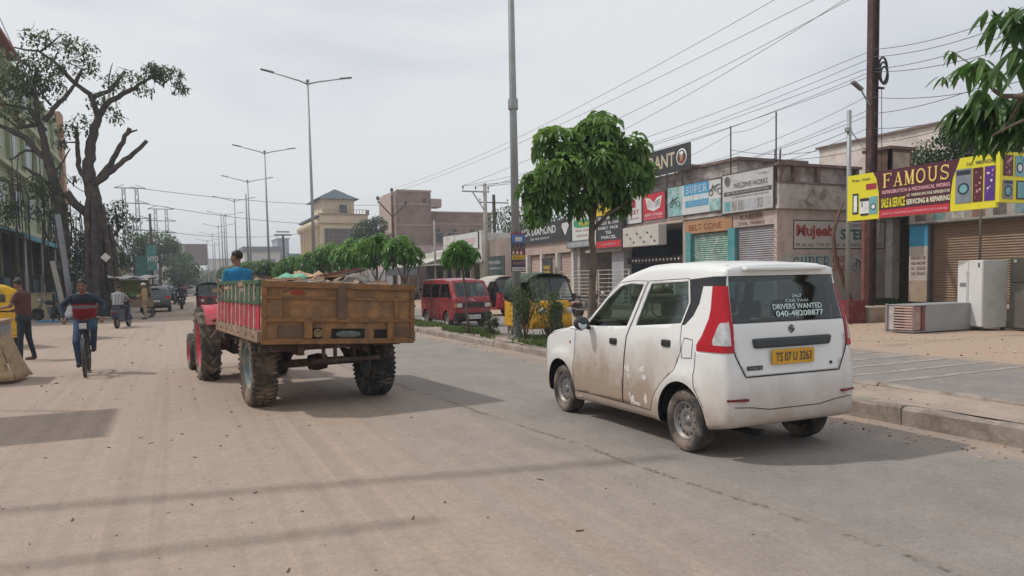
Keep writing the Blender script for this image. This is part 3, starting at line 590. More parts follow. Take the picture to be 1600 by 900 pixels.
letters(s,'lettering',[('BLACK DIAMOND',43.45,4.22,5.4,.46,.025),('MENS  WEAR  SHOWROOM',41.4,3.92,2.5,.14,.01)],M('ink_white',(.7,.7,.7)),X=XF-.12)
mb=MB(); mb.prism([(XF-.13,37.25,4.7),(XF-.13,36.6,4.7),(XF-.13,36.5,4.52),(XF-.13,36.93,4.0),(XF-.13,37.36,4.52)],(.006,0,0)); mb.build('emblem',M('ink_white',(.7,.7,.7)),s,world=True)
s=board('signboard','small upright black board with yellow and red lines standing before the pink shutters',39.05,38.0,.95,2.75,M('board_black',(.045,.045,.05)),XF-.5)
letters(s,'lettering',[('FAMILY',38.95,2.1,.85,.22,.03),('DHABA',38.95,1.8,.85,.22,.03),('OPEN',38.9,1.52,.7,.2,.03)],M('sign_yellow',(.6,.42,.03)),X=XF-.5)
patch(s,'red_foot',M('sign_red',(.45,.03,.05)),[(39.0,38.05,.97,1.25)],XF-.5)
mb=MB(); mb.bar((XF-.45,38.1,0),(XF-.45,38.1,.95),.04,.04).bar((XF-.45,38.95,0),(XF-.45,38.95,.95),.04,.04); mb.build_each('leg',frame_m,s,world=True)
def gate(name,label,x,y0,y1,z0,z1,nbar,nrail,mat,group=None):
 t=thing(name,label,'gate',(x,y0,z0),group=group); mb=MB()
 for a in(y0,y1):mb.bar((x,a,z0),(x,a,z1),.06,.06)
 for k in range(nrail+1):z=z0+.08+(z1-z0-.1)*k/nrail; mb.bar((x,y0,z),(x,y1,z),.045,.03)
 mb.build('gate_frame',mat,t,world=True); mb=MB()
 for k in range(1,nbar):y=y0+(y1-y0)*k/nbar; mb.bar((x+.03,y,z0+.05),(x+.03,y,z1-.03),.02,.02)
 mb.build('bars',mat,t,world=True); return t
gw=M('gate_white',(.52,.48,.43),.6,.1,.2,3,dirt=((.3,.22,.17),.4,5))
gate('iron_gate','white horizontal-railed iron gate beside the grey pillar, nearer leaf',XF-1.2,28.9,31.6,.2,1.95,3,8,gw,'white railed gates in front of the shops')
gate('iron_gate','white horizontal-railed iron gate behind the big roadside tree, farther leaf',XF-1.2,31.8,35.6,.2,1.95,4,9,gw,'white railed gates in front of the shops')
XS=24.0
fs=thing('shop_building','refrigeration shop with a wide brown roller shutter and a blue-topped pillar','building',(XS,10,0))
mb=MB(); mb.bx(XS+.3,31,6,18.05,0,4.1).bx(XS,XS+.3,6,18.05,3.2,4.1).bx(XS,XS+.3,6,6.6,.5,3.2); mb.build('wall',wall_grey,fs,world=True)
mb=MB(); mb.bx(XS-.05,XS+.35,17.36,18.06,.5,1.25,0).bx(XS-.05,XS+.35,17.36,18.06,1.25,2.45,1).bx(XS-.05,XS+.35,17.36,18.06,2.45,3.2,2)
mb.build('pillar',[M('pillar_tan',(.36,.27,.2),.85),M('pillar_offwhite',(.5,.44,.4),.85,0,.1,2),M('pillar_blue',(.05,.26,.42),.75,0,.15,2)],fs,world=True)
letters(fs,'lettering',[('REFRIGERATOR',17.98,1.98,.56,.12,.01),('WASH. MACHINE',17.98,1.8,.56,.12,.01),('A/C  COOLER',17.98,1.62,.56,.12,.01),('GAS  FILLING',17.98,1.44,.56,.12,.01)],M('maroon_paint',(.16,.05,.045)),X=XS-.05)
shutter(fs,12.2,17.3,.55,3.2,brown_shut,XS+.2); shutter(fs,6.7,12.0,.55,3.2,brown_shut,XS+.2)
mb=MB(); mb.bx(XS-.02,XS+.3,12.02,12.2,.5,3.2).bx(XS-.02,XS+.3,17.3,17.36,.5,3.2); mb.build_each('guide_rail',frame_m,fs,world=True)
s=board('signboard','faded board of small appliance pictures over the brown shutter under the yellow sign',18.02,9.0,3.24,3.95,M('board_faded',(.34,.31,.28),.7,0,.2,2),XS-.12)
rnd=random.Random(12)
for k in range(13):
 yl=17.8-.68*k
 patch(s,'appliance_picture',M('appliance_pic_%d'%(k%4),[(.12,.1,.1),(.16,.26,.27),(.5,.48,.44),(.22,.13,.10)][k%4],.6,0,.4,8),[(yl,yl-.42,3.32,3.84)],XS-.12)
XG=18.3
s=thing('shop_sign','long yellow and maroon FAMOUS refrigeration signboard with pictures of appliances','sign',(XG,15.85,0))
yel=M('sign_bright_yellow',(.74,.66,.03),.5,0,.05,1); mar=M('sign_maroon',(.085,.02,.035),.5,0,.1,1)
def zt(y):return 4.42
mb=MB(); mb.bx(XG,XG+.1,11.5,15.85,3.1,4.42); mb.build('panel',yel,s,world=True)
mb=MB(); mb.prism([(XG-.006,14.98,4.42),(XG-.006,14.86,4.22),(XG-.006,14.78,3.8),(XG-.006,14.76,3.1),(XG-.006,12.66,3.1),(XG-.006,12.66,3.5),(XG-.006,12.6,3.95),(XG-.006,12.42,4.42)],(.005,0,0)); mb.build('maroon_field',mar,s,world=True)
mb=MB(); mb.bx(XG-.01,XG-.005,12.67,14.76,3.11,3.32); mb.build('red_band',M('sign_red',(.45,.03,.05)),s,world=True)
mb=MB(); serif_text(mb,'FAMOUS',(XG-.018,14.66,3.93),RT,UPV,2.02,.40,0,0,1.1); mb.build('lettering_outline',M('letter_gold_dark',(.45,.22,.02),.5),s,world=True)
mb=MB(); serif_text(mb,'FAMOUS',(XG-.026,14.66,3.935),RT,UPV,2.02,.39,0,0,.8); mb.build('lettering',M('letter_gold',(.85,.62,.2),.5),s,world=True)
letters(s,'lettering',[('REFRIGERATION & MECHANICAL WORKS',14.66,3.76,2.0,.1,.02)],M('ink_pinkish',(.8,.4,.45),.5),X=XG-.012)
letters(s,'lettering',[('SALE & SERVICE',14.68,3.38,.74,.26,.03)],M('sign_bright_yellow',(.7,.6,.03)),X=XG-.012)
letters(s,'lettering',[('A/C  WASHING MACHINE, REFRIGERATOR',13.9,3.6,1.24,.09,.015),('SERVICING & REPAIRING',13.9,3.4,1.24,.14,.03)],M('ink_cream',(.75,.72,.55),.5),X=XG-.012)
letters(s,'lettering',[('# SHOP NO. 5, MAIN ROAD, ALL COMPANIES SPARE PARTS AVAILABLE',14.66,3.17,1.95,.07,.01)],M('ink_pinkish',(.8,.4,.45)),X=XG-.016)
letters(s,'lettering',[('Prop : Azam',15.68,4.2,.62,.1,.012),('Cell : 9885765262',12.25,4.2,.72,.09,.012)],M('ink_dark',(.08,.075,.08)),X=XG-.004)
def appliance(par,kind,yl,w,z0,h,x,nx=(-1,0,0)):
 """flat printed picture of an appliance: kind w = washing machine, f = fridge, g = glass-door, a = air conditioner, c = chest, r = two-door with flowers"""
 mb=MB(); rt=RT if nx[0]else Vector((1,0,0)); org=Vector((x,yl,z0))if nx[0]else Vector((yl,x,z0)); nn=Vector(nx)
 def q(a0,a1,b0,b1,m,l):mb.add([org+rt*(a0*w)+UPV*(b0*h)+nn*l,org+rt*(a1*w)+UPV*(b0*h)+nn*l,org+rt*(a1*w)+UPV*(b1*h)+nn*l,org+rt*(a0*w)+UPV*(b1*h)+nn*l],[(0,1,2,3)],m)
 def ci(a,b,r,m,l,k=16):mb.add([org+rt*(a*w+r*math.cos(t))+UPV*(b*h+r*math.sin(t))+nn*l for t in[2*math.pi*i/k for i in range(k)]],[tuple(range(k))],m)
 pal=[M('print_steel',(.20,.23,.26),.5,0,.2,6),M('print_dark',(.03,.03,.05),.5),M('print_white',(.72,.74,.72),.5),M('print_teal',(.16,.38,.42),.5),M('print_maroon',(.10,.02,.03),.5),M('print_violet',(.10,.03,.22),.5),M('print_pink',(.6,.3,.35),.5),M('print_red',(.35,.03,.06),.5)]
 if kind=='w':q(0,1,0,1,0,.010); ci(.5,.42,.36*w,1,.012); ci(.5,.42,.25*w,3,.014); q(.08,.92,.82,.95,1,.012)
 if kind=='t':q(0,1,0,1,3,.010); ci(.5,.42,.36*w,1,.012); ci(.5,.42,.24*w,2,.014)
 if kind=='f':q(0,1,0,1,2,.010); q(.0,1,.66,.68,1,.012); q(.1,.18,.3,.6,1,.012)
 if kind=='g':q(0,1,0,1,1,.010); q(.12,.88,.08,.92,3,.012)
 if kind=='d':q(0,1,0,1,1,.010); q(.2,.8,.1,.9,2,.012)
 if kind=='a':q(0,1,0,1,7,.010)
 if kind=='c':q(0,1,.12,1,2,.010); q(0,1,.82,1,1,.012); q(.06,.94,0,.12,1,.010); q(.18,.3,.5,.78,1,.013)
 if kind in 'rv':
  q(0,1,0,1,4 if kind=='r' else 5,.010); rnd=random.Random(w*100+h)
  for k in range(9):ci(rnd.uniform(.25,.85),rnd.uniform(.1,.9),w*rnd.uniform(.05,.12),6 if kind=='r' else(6 if k%3 else 2),.012+.0004*k,8)
 used=sorted(set(mb.m)); remap={u:i for i,u in enumerate(used)}; mb.m=[remap[a]for a in mb.m]
 return mb.build('appliance_picture',[pal[u]for u in used],par,world=True)
X_=XG-.002
for a in[('d',15.66,.2,3.28,.6),('c',15.4,.3,3.22,.5),('t',15.08,.26,3.24,.5),('a',15.2,.34,3.95,.16)]:appliance(s,*a,X_)
for a in[('w',12.52,.42,3.28,.86),('r',12.07,.25,3.28,.84),('v',11.78,.26,3.28,.84)]:appliance(s,*a,X_)
mb=MB(); mb.bx(XG+.0,21.4,11.42,11.5,3.22,4.44); mb.build('side_panel',yel,s,world=True)
for k,a in enumerate([('r',18.42,.38,3.86,.5),('t',18.88,.36,3.86,.5),('g',19.34,.36,3.86,.5),('f',19.8,.36,3.86,.5),('v',20.3,.36,3.86,.5),('w',18.42,.4,3.3,.46),('g',18.95,.34,3.3,.46),('t',19.4,.38,3.3,.46),('r',19.9,.36,3.3,.46),('c',20.4,.5,3.3,.46)]):appliance(s,a[0],a[1],a[2],a[3],a[4],11.418,(0,-1,0))
mb=MB(); mb.tube([(20.6,13.35,.22),(20.6,13.35,4.2)],.035,8); mb.tube([(XG+.14,13.3,4.0),(20.6,13.35,4.1)],.03,6); mb.tube([(XG+.14,13.2,3.6),(XS,13.2,3.9)],.03,6); mb.tube([(21.35,11.55,0.5),(21.35,11.55,4.3)],.035,8)
mb.build_each('post',frame_m,s,world=True)
fw=M('fridge_white',(.66,.65,.64),.3,0,.04,1.5,dirt=((.45,.4,.36),.3,3)); fg=M('fridge_steel',(.20,.19,.165),.35,.5,.1,1,dirt=((.3,.26,.2),.3,2)); fgl=M('fridge_sidegrey',(.30,.30,.30),.5,.1,.1,2,dirt=((.35,.3,.25),.3,3)); fk=M('fridge_dark',(.05,.06,.065),.25,.2,.2,2)
t=thing('refrigerator','white side-by-side double-door refrigerator with dispenser, standing open-air beside the lying one','refrigerator',(19.45,12.53,.05),R(-16))
mb=MB(); mb.bx(-.3,.38,-.42,.42,.03,1.78); mb.build('cabinet',M('fridge_side',(.42,.42,.41),.4,0,.1,2,dirt=((.3,.28,.25),.3,3)),t,bevel=.015)
mb=MB(); mb.bx(-.37,-.305,.06,.42,.06,1.79).bx(-.37,-.305,-.42,.05,.06,1.79); mb.build_each('door',fw,t,bevel=.014)
mb=MB(); mb.bx(-.378,-.371,.12,.33,1.1,1.2); mb.build('dispenser',M('dispenser_grey',(.2,.2,.21),.4),t)
mb=MB(); mb.bx(-.376,-.371,-.34,-.29,1.6,1.72); mb.build('sticker',fk,t)
mb=MB(); mb.bx(-.395,-.371,.065,.085,.5,1.5).bx(-.395,-.371,.02,.04,.5,1.5); mb.build_each('handle',fw,t)
mb=MB()
for y in(-.38,.38):mb.bx(-.34,-.26,y-.03,y+.03,-.05,.03); mb.bx(.26,.34,y-.03,y+.03,-.05,.03)
mb.build_each('foot',fk,t)
t=thing('refrigerator','tall steel-grey two-door refrigerator at the picture edge beside the white one','refrigerator',(19.95,11.42,.04),R(-14))
mb=MB(); mb.bx(-.3,.4,-.48,.48,.0,1.84); mb.build('cabinet',fg,t,bevel=.012)
mb=MB(); mb.bx(-.37,-.305,-.48,.48,.04,1.2).bx(-.37,-.305,-.48,.48,1.215,1.83); mb.build_each('door',fg,t,bevel=.012)
mb=MB(); mb.bx(-.378,-.371,.28,.36,1.72,1.79); mb.build('badge',M('print_white',(.7,.7,.7)),t)
t=thing('refrigerator','dark glossy refrigerator standing on the plinth behind the steel-grey one','refrigerator',(21.3,11.6,.5),R(0))
mb=MB(); mb.bx(-.3,.4,-1.0,.55,0,1.9); mb.build('cabinet',fk,t,bevel=.015)
mb=MB(); mb.bx(-.36,-.305,-.98,-.05,.05,1.88).bx(-.36,-.305,-.03,.54,.05,1.88); mb.build_each('door',fk,t,bevel=.015)
mb=MB(); mb.bx(-.39,-.365,.0,.03,.7,1.5); mb.build('handle',fgl,t)
t=thing('air_conditioner','small white appliance casing lying on top of the dark refrigerator','appliance',(21.3,11.5,2.4),R(5))
mb=MB(); mb.bx(-.2,.3,-.4,.3,0,.16); mb.build('casing',fw,t,bevel=.03); mb=MB(); mb.bx(-.21,-.195,-.35,.25,.03,.08); mb.build('grille',fk,t)
t=thing('refrigerator','old grey refrigerator lying on its side with its rusty pink base facing the road','refrigerator',(17.0,13.05,.03),R(-2))
mb=MB(); mb.bx(.42,2.45,-.4,.4,0,.7).bx(.0,.42,-.4,.4,0,.03).bx(.0,.42,-.4,.4,.67,.7).bx(0,.42,.37,.4,.03,.67); mb.build('cabinet',fgl,t,bevel=.008)
mb=MB(); mb.bx(.03,.3,-.36,-.1,.05,.66); mb.build('compressor_case',M('old_pink_metal',(.38,.26,.23),.8,.1,.3,6),t,bevel=.01)
mb=MB()
for k in range(9):mb.bar((-.012,-.38,.08+k*.07),(-.012,.16,.08+k*.07),.02,.035)
mb.build('coil',M('pinkish_coil',(.55,.38,.33),.7,0,.2,5),t)
mb=MB()
mb.bx(-.02,0,.17,.36,.04,.66); mb.build('back_plate',M('grey_plate',(.4,.38,.36),.7,0,.3,6),t)
mb=MB(); mb.bx(.32,.41,-.39,-.3,.05,.64).bx(.33,.42,-.34,.3,.06,.16,0,(0,0,.1)); mb.build_each('seal',M('old_red_liner',(.2,.08,.07),.8,0,.3,5),t)
mb=MB(); mb.bx(-.06,-.03,.34,.4,-.01,.72); mb.build('trim',M('edge_trim',(.25,.22,.2),.7),t)
t=thing('planter','dark red square concrete planter at the foot of the thin grey pole','planter',(19.25,16.6,0))
mb=MB(); mb.bx(-.36,.36,-.33,.33,0,.06).bx(-.36,.36,-.33,-.27,.06,.72).bx(-.36,.36,.27,.33,.06,.72).bx(-.36,-.3,-.27,.27,.06,.72).bx(.3,.36,-.27,.27,.06,.72)
mb.build('trough',M('planter_red',(.16,.03,.035),.8,0,.2,2,dirt=((.3,.2,.16),.3,3)),t); mb=MB(); mb.bx(-.3,.3,-.27,.27,.06,.66); mb.build('soil',M('planter_soil',(.3,.24,.2),.95,bump=.5),t)
t=thing('brick_wall','dark weathered brick wall in the gap between the two shop buildings','wall',(26.5,18.1,0))
mb=MB(); mb.bx(28.2,28.5,18.1,24,0,3.9); mb.build('masonry',M_brick('old_brick',(.13,.09,.075),(.19,.135,.11),(.08,.07,.06)),t,world=True)
mb=MB(); mb.bx(26.0,28.2,18.1,24,3.7,3.85); mb.build('lintel',dark_in,t,world=True)
t=thing('column','off-white square column at the end of the painted side wall','column',(26.3,20.85,0))
mb=MB(); mb.bx(26.32,26.75,20.6,21.0,.3,4.0); mb.build('shaft',wall_white,t,world=True); mb=MB(); mb.bx(26.25,26.85,20.55,21.05,3.9,4.1); mb.build('cap',wall_grey,t,world=True)
t=thing('warehouse','pale whitewashed building with a long sloping-looking parapet behind the shops','building',(45,28,0))
mb=MB(); mb.bx(45,62,18,41.6,0,10.9); mb.build('wall',M('whitewash_stained',(.62,.56,.52),.88,0,.1,.4,dirt=((.42,.33,.29),.5,.5)),t,world=True)
mb=MB(); mb.bx(44.8,62,17.8,41.8,10.9,11.05); mb.build('coping',brown_edge,t,world=True)
for z in(3.5,6.5):
 for y in(22,27,32,37):
  mb=MB(); mb.bx(44.95,45.0,y,y+1.6,z,z+1.4); w=mb.build('window',dark_in,t,world=True)
t=thing('roof_sculpture','dark timber roof hatch behind the yellow sign with a curved maroon trim','roof structure',(21.0,17.2,0))
mb=MB(); mb.bx(23.2,24.3,18.3,18.4,5.0,5.9).bx(23.2,23.3,18.3,19.3,5.0,5.9).bx(23.1,24.4,18.2,19.4,5.9,6.0); mb.build('frame',M('hatch_brown',(.12,.07,.055),.8,0,.3,3),t,world=True)
mb=MB(); mb.bx(23.35,24.2,18.29,18.3,5.15,5.8); mb.build('panel',M('hatch_panel',(.3,.24,.19),.8,0,.3,3),t,world=True)
mb=MB(); mb.tube([(22.2+1.0*math.cos(a),18.0,4.4+.55*math.sin(a))for a in[math.pi*k/10 for k in range(11)]],.04,6); mb.tube([(22.2+.6*math.cos(a),18.0,4.4+.35*math.sin(a))for a in[math.pi*k/10 for k in range(11)]],.03,6); mb.build('arch_trim',M('arch_maroon',(.2,.04,.05),.7),t,world=True)
mb=MB(); mb.bx(22.8,24.4,18.2,19.4,3.9,5.0); mb.build('base',stained,t,world=True)
def windows(par,face,at,spans,zs,w,h,mat,fm=None,depth=.12):
 for u in spans:
  for z in zs:
   mb=MB()
   if face=='x':mb.bx(at-.03,at+.02,u,u+w,z,z+h)
   else:mb.bx(u,u+w,at-.03,at+.02,z,z+h)
   o=mb.build('window',mat,par,world=True)
   if fm:
    mb=MB(); q=.08
    for a in((-q,0,-q,h+q),(w,w+q,-q,h+q),(0,w,-q,0),(0,w,h,h+q)):
     if face=='x':mb.bx(at-.06,at+.03,u+a[0],u+a[1],z+a[2],z+a[3])
     else:mb.bx(u+a[0],u+a[1],at-.06,at+.03,z+a[2],z+a[3])
    mb.build('frame',fm,o,world=False).location=-Vector(par.location)
win_dark=M('window_dark',(.05,.055,.06),.25,0,.3,1)
t=thing('cream_building','cream three-storey building with blue-grey hipped roof and a brown glazed panel','building',(21.7,120,0))
cream=M('cream_wall',(.60,.50,.36),.85,0,.07,.3,dirt=((.46,.38,.28),.3,.5)); slate=M('roof_slate',(.07,.10,.12),.7,0,.15,.6)
mb=MB(); mb.bx(21.7,29.5,120,138,0,12.6).bx(22.3,27.5,121,130,12.6,15.0); mb.build('wall',cream,t,world=True)
mb=MB()
def hip(mb,x0,x1,y0,y1,z0,z1,ins):
 mb.add([(x0,y0,z0),(x1,y0,z0),(x1,y1,z0),(x0,y1,z0),(x0+ins,y0+ins,z1),(x1-ins,y0+ins,z1),(x1-ins,y1-ins,z1),(x0+ins,y1-ins,z1)],[(3,2,1,0),(4,5,6,7),(0,1,5,4),(1,2,6,5),(2,3,7,6),(3,0,4,7)])
hip(mb,21.4,28.3,120.3,131,15.0,16.1,2.0); hip(mb,23.5,26.6,122.5,129,16.1,16.9,1.4); mb.build('roof',slate,t,world=True)
mb=MB(); mb.bx(21.5,29.7,119.8,120,12.4,12.6).bx(21.6,29.6,119.85,120,10.9,11.1);
for k in range(17):mb.bx(21.6+k*.5,21.66+k*.5,119.85,119.93,12.6,13.2)
mb.bx(21.5,29.7,119.85,119.95,13.2,13.28).bx(29.55,29.7,119.85,121.5,12.6,13.3); mb.build('cornice',M('cream_trim',(.30,.24,.18),.8),t,world=True)
mb=MB(); mb.bx(22.4,27.2,119.9,120.02,6.5,10.2); o=mb.build('window',M('brown_glass',(.10,.085,.08),.3,0,.2,.6),t,world=True)
mb=MB()
for k in range(8):mb.bx(22.4+k*.67,22.46+k*.67,119.86,119.9,6.5,10.2)
for z in(7.4,8.4,9.3):mb.bx(22.4,27.2,119.84,119.88,z,z+.05)
mb.build('frame',M('frame_tan',(.25,.2,.16),.7),o).location=-Vector((21.7,120,0))
mb=MB(); mb.bx(24.9,26.1,119.9,120.01,12.7,14.0); mb.build('window',win_dark,t,world=True)
for k in range(6):
 y=121+k*3.1
 mb=MB(); mb.lathe([(.35,0),(.35,8.8),(.55,9.1)],(21.5,y,1.2),(0,0,1),10); mb.ell((21.4,y,10.9),(.85,1.0,.75),0,10,8); mb.build('column',cream,t,world=True)
mb=MB(); mb.bx(21.2,21.7,120,138,12.0,12.3); mb.build('eave',slate,t,world=True)
t=thing('brick_building','unfinished bare brick building with a square stair tower and small window holes','building',(31,110,0))
bk=M_brick('raw_brick',(.20,.14,.118),(.245,.175,.148),(.24,.205,.185),.5,.22)
rawc=M('raw_concrete_band',(.33,.25,.22),.9,0,.15,.5)
mb=MB(); mb.bx(31.6,37,110,118,0,15.4).bx(37,48,112,124,0,12.4); mb.build('wall',bk,t,world=True)
mb=MB(); mb.bx(30.9,31.6,110.3,118,0,15.0); mb.build('end_wall',M('plastered_end',(.42,.33,.28),.9),t,world=True)
mb=MB()
for z in(3.4,6.8,10.0,13.2):mb.bx(31.5,37.05,109.93,110,z,z+.28);
for z in(3.4,6.8,10.4):mb.bx(37,48.1,111.92,112,z,z+.28)
mb.bx(31.5,37.1,109.9,110.02,15.2,15.5).bx(37,48.2,111.85,112,12.3,12.5).bx(36.9,38.6,109.6,112,12.9,14.2); mb.build('floor_band',rawc,t,world=True)
windows(t,'y',110,[33.2],[1.4,4.8],1.2,1.3,win_dark); windows(t,'y',112,[38.4,40.4,43.2,45.8],[7.6],1.1,1.5,win_dark); windows(t,'y',110,[35.6],[13.6],.7,.6,win_dark); windows(t,'y',112,[38.4,41.2,44.2],[9.3],.7,.45,win_dark)
mb=MB(); mb.bx(31.3,31.58,112,113.2,11.2,12.8); mb.build('window',win_dark,t,world=True)
t=thing('market_shed','white-fronted market shed with open dark stalls and a faded pink name board','building',(20.5,50,0))
mb=MB(); mb.bx(20.6,30,49.9,58,2.9,5.0).bx(24,30,49.9,58,0,2.9).bx(20.5,20.8,49.7,58,2.9,5.15); mb.build('wall',wall_white,t,world=True)
for k in range(5):mb=MB(); mb.bx(20.5,20.75,49.9+k*2,50.15+k*2,0,2.9); mb.build('post',wall_white,t,world=True)
mb=MB(); mb.bx(23.9,23.98,50,58,0,2.9); mb.build('stall_back',M('stall_blue',(.06,.08,.11),.8,0,.4,.7),t,world=True)
mb=MB(); mb.bx(18.4,20.6,49.6,58,2.75,2.85); mb.build('awning',M('awning_grey',(.35,.33,.32),.7,0,.2,1),t,world=True)
s=board('signboard','white signboard with faded pink lettering above the stalls beyond the utility pole',55,50.2,3.9,5.1,M('board_white',(.6,.61,.6)),20.42)
letters(s,'lettering',[('SRI SAI TRADERS',54.6,4.3,4.0,.4,.02)],M('faint_red_text',(.6,.3,.3)),X=20.42)
t=thing('market_shed','low shed with a cream corrugated roof and dark awning near the small round tree','building',(20.5,58.5,0))
mb=MB(); mb.bx(20.8,30,58.3,70,3.0,4.0).bx(23,30,58.3,70,0,3.0); mb.build('wall',M('wall_cream2',(.5,.48,.42),.85,0,.12,1),t,world=True)
mb=MB(); mb.prism([(18.4,58.3,2.75),(18.4,58.3,2.85),(24,58.3,4.5),(24,58.3,4.4)],(0,11.7,0)); mb.build('roof',M('tin_pale',(.5,.48,.44),.6,.1,.15,1),t,world=True)
mb=MB(); mb.bx(18.3,18.4,58.3,68,2.1,2.75); mb.build('valance',M('valance_dark',(.07,.08,.09),.8),t,world=True)
for k in range(5):mb=MB(); mb.tube([(18.5,58.6+k*2.6,0),(18.5,58.6+k*2.6,2.8)],.06,6); mb.build('post',M('post_brown',(.2,.15,.12),.8),t,world=True)
mb=MB(); mb.bx(22.9,22.98,58.5,70,0,3.0); mb.build('stall_back',M('stall_blue',(.06,.08,.11)),t,world=True)
t=thing('shop_building','pinkish shop block with a worn mural and banners beyond the sheds','building',(20.5,71,0))
mb=MB(); mb.bx(20.5,32,71,84,0,5.0); mb.build('wall',M('wall_pinkgrey',(.42,.33,.33),.85,0,.2,.6),t,world=True)
mb=MB(); mb.bx(20.3,20.5,72,83,.3,2.6); mb.build('shutter',M_stripes('shutter_far',(.3,.3,.32),(.2,.2,.22),2,.15),t,world=True)
s=board('banner','purple banner on the far shops next to a black and yellow one',92,88.3,2.2,4.2,M('banner_purple',(.24,.18,.28),.7,0,.4,2),19.2)
letters(s,'lettering',[('PHOTO STUDIO',91.7,3.0,3.0,.4)],M('ink_white',(.7,.7,.7)),X=19.2)
s=board('banner','black banner with yellow lettering on the far shops',87.6,84.6,2.2,4.2,M('board_black',(.045,.045,.05)),19.2)
letters(s,'lettering',[('HOTEL',87.3,3.3,2.4,.5,.02),('MEALS READY',87.3,2.6,2.4,.35,.02)],M('sign_yellow',(.6,.42,.03)),X=19.2)
t=thing('shop_building','row of low grey-white shops far down the right side of the road','building',(20.5,85,0))
mb=MB(); mb.bx(20.5,30,84.5,112,0,4.2); mb.build('wall',wall_grey,t,world=True)
for k in range(6):mb=MB(); mb.bx(20.4,20.5,86+k*4.3,89+k*4.3,.3,2.8); mb.build('shutter',[pink_shut,steel_shut,teal][k%3],t,world=True)
t=thing('compound_wall','stained plaster wall between the black-signed shops and the market sheds','wall',(21,44.2,0))
mb=MB(); mb.bx(21,26,44.2,49.6,0,4.4); mb.build('wall',M('plaster_brown',(.30,.24,.21),.9,0,.25,.6),t,world=True)
s=board('poster_board','dark green standing advert panel with white lines beside the utility pole',47.2,44.3,.9,3.1,M('panel_darkgreen',(.045,.07,.065),.6,0,.5,1.5),19.8)
letters(s,'lettering',[('WOOD WORKS',46.9,2.6,2.2,.22),('ALUMINIUM & GLASS',46.9,2.25,2.3,.14)],M('ink_white',(.7,.7,.7)),X=19.8)
mb=MB(); mb.bar((19.85,44.4,0),(19.85,44.4,.9),.06,.06).bar((19.85,47.1,0),(19.85,47.1,.9),.06,.06); mb.build_each('leg',frame_m,s,world=True)
t=thing('brown_building','wide brown building block raised over a grey stair wing at the end of the street','building',(0,230,0))
brn=M('far_brown',(.16,.125,.12),.85,0,.08,.1)
mb=MB(); mb.bx(-.3,9.6,230,244,7.5,13.3); mb.build('upper_block',brn,t,world=True)
mb=MB(); mb.bx(-.4,3.6,229.2,244,7.2,12.9).bx(-.2,5.4,229.6,244,0,7.2); mb.build('stair_wing',M('far_greybrown',(.27,.26,.25),.85,0,.15,.2),t,world=True)
for z in(1.8,4.6,9.4):mb=MB(); mb.bx(.3,3.0,229.1,229.22,z,z+1.1); mb.build('window',win_dark,t,world=True)
mb=MB(); mb.bx(5.4,10.2,232,244,0,5.8); mb.build('lower_block',M('far_white',(.55,.54,.52),.85),t,world=True)
t=thing('white_building','long low white building with a dark flat roof far behind the lamp posts','building',(20,240,0))
mb=MB(); mb.bx((20.41,240.00,11.14)[0],(30.78,240.00,11.10)[0],240,255,0,11.6); mb.build('wall',M('far_white',(.55,.54,.52)),t,world=True)
mb=MB(); mb.bx((19.86,240.00,11.14)[0],(31.36,240.00,11.10)[0],239,256,11.6,13.0); mb.build('roof',M('far_dark_roof',(.16,.17,.19),.8),t,world=True)
mb=MB(); mb.bx((25.27,240.00,11.12)[0],(29.44,240.00,11.10)[0],239.8,240.1,6,9.2); mb.build('window',M('far_mauve',(.18,.14,.17),.6),t,world=True)
t=thing('grey_tower','plain blue-grey office block between the white building and the cream one','building',(38,260,0))
mb=MB(); mb.bx((32.73,260.00,11.89)[0],(36.49,260.00,11.88)[0],260,275,0,16.5); mb.build('wall',M_stripes('far_bluegrey',(.33,.35,.40),(.26,.28,.33),2,1.2,.7,0,.6,.1),t,world=True)
mb=MB(); mb.bx((32.73,260.00,11.89)[0]-.3,(36.49,260.00,11.88)[0]+.3,259.6,275,16.5,16.9); mb.build('parapet',M('far_bluegrey2',(.38,.40,.44),.8),t,world=True)
t=thing('glass_building','low teal glass-fronted building left of the cream one','building',(45,250,0))
mb=MB(); mb.bx((34.68,250.00,11.49)[0],(42.05,250.00,11.46)[0],250,265,0,10.5); mb.build('wall',M_stripes('far_teal',(.16,.27,.29),(.32,.36,.38),0,1.5,.4,0,.6,.1),t,world=True)
mb=MB(); mb.bx((34.68,250.00,11.49)[0]-.3,(42.05,250.00,11.46)[0],249.4,265,10.5,11.2); mb.build('roof',M('far_teal2',(.10,.22,.21),.6),t,world=True)
t=thing('green_building','pale green four-storey building with small windows and a reddish tiled top behind the trees','building',(-9,40,0))
pg=M('paint_palegreen',(.36,.40,.25),.85,0,.12,.4,dirt=((.27,.28,.2),.45,.7)); pg2=M('paint_green_trim',(.27,.32,.2),.85,0,.1,1)
mb=MB(); mb.bx(-22,-9,44,80,0,16.6); mb.build('wall',pg,t,world=True)
mb=MB(); mb.bx(-22,-8.7,80,82,0,17.8); mb.build('corner_strip',M('paint_terracotta',(.42,.24,.17),.85,0,.15,.5),t,world=True)
mb=MB(); mb.prism([(-8.3,44,16.4),(-8.3,44,16.6),(-12.5,44,19.3),(-22,44,19.3),(-22,44,16.4)],(0,14,0)); mb.build('roof',M('roof_red_tile',(.30,.10,.08),.8,0,.2,1.5),t,world=True)
mb=MB()
for y in range(45,80,5):mb.bx(-9,-8.75,y,y+.5,0,16.5)
mb.build_each('pilaster',pg2,t,world=True)
mb=MB()
for z in(5.2,9.0,12.8):mb.bx(-9,-8.6,44,80,z,z+.3)
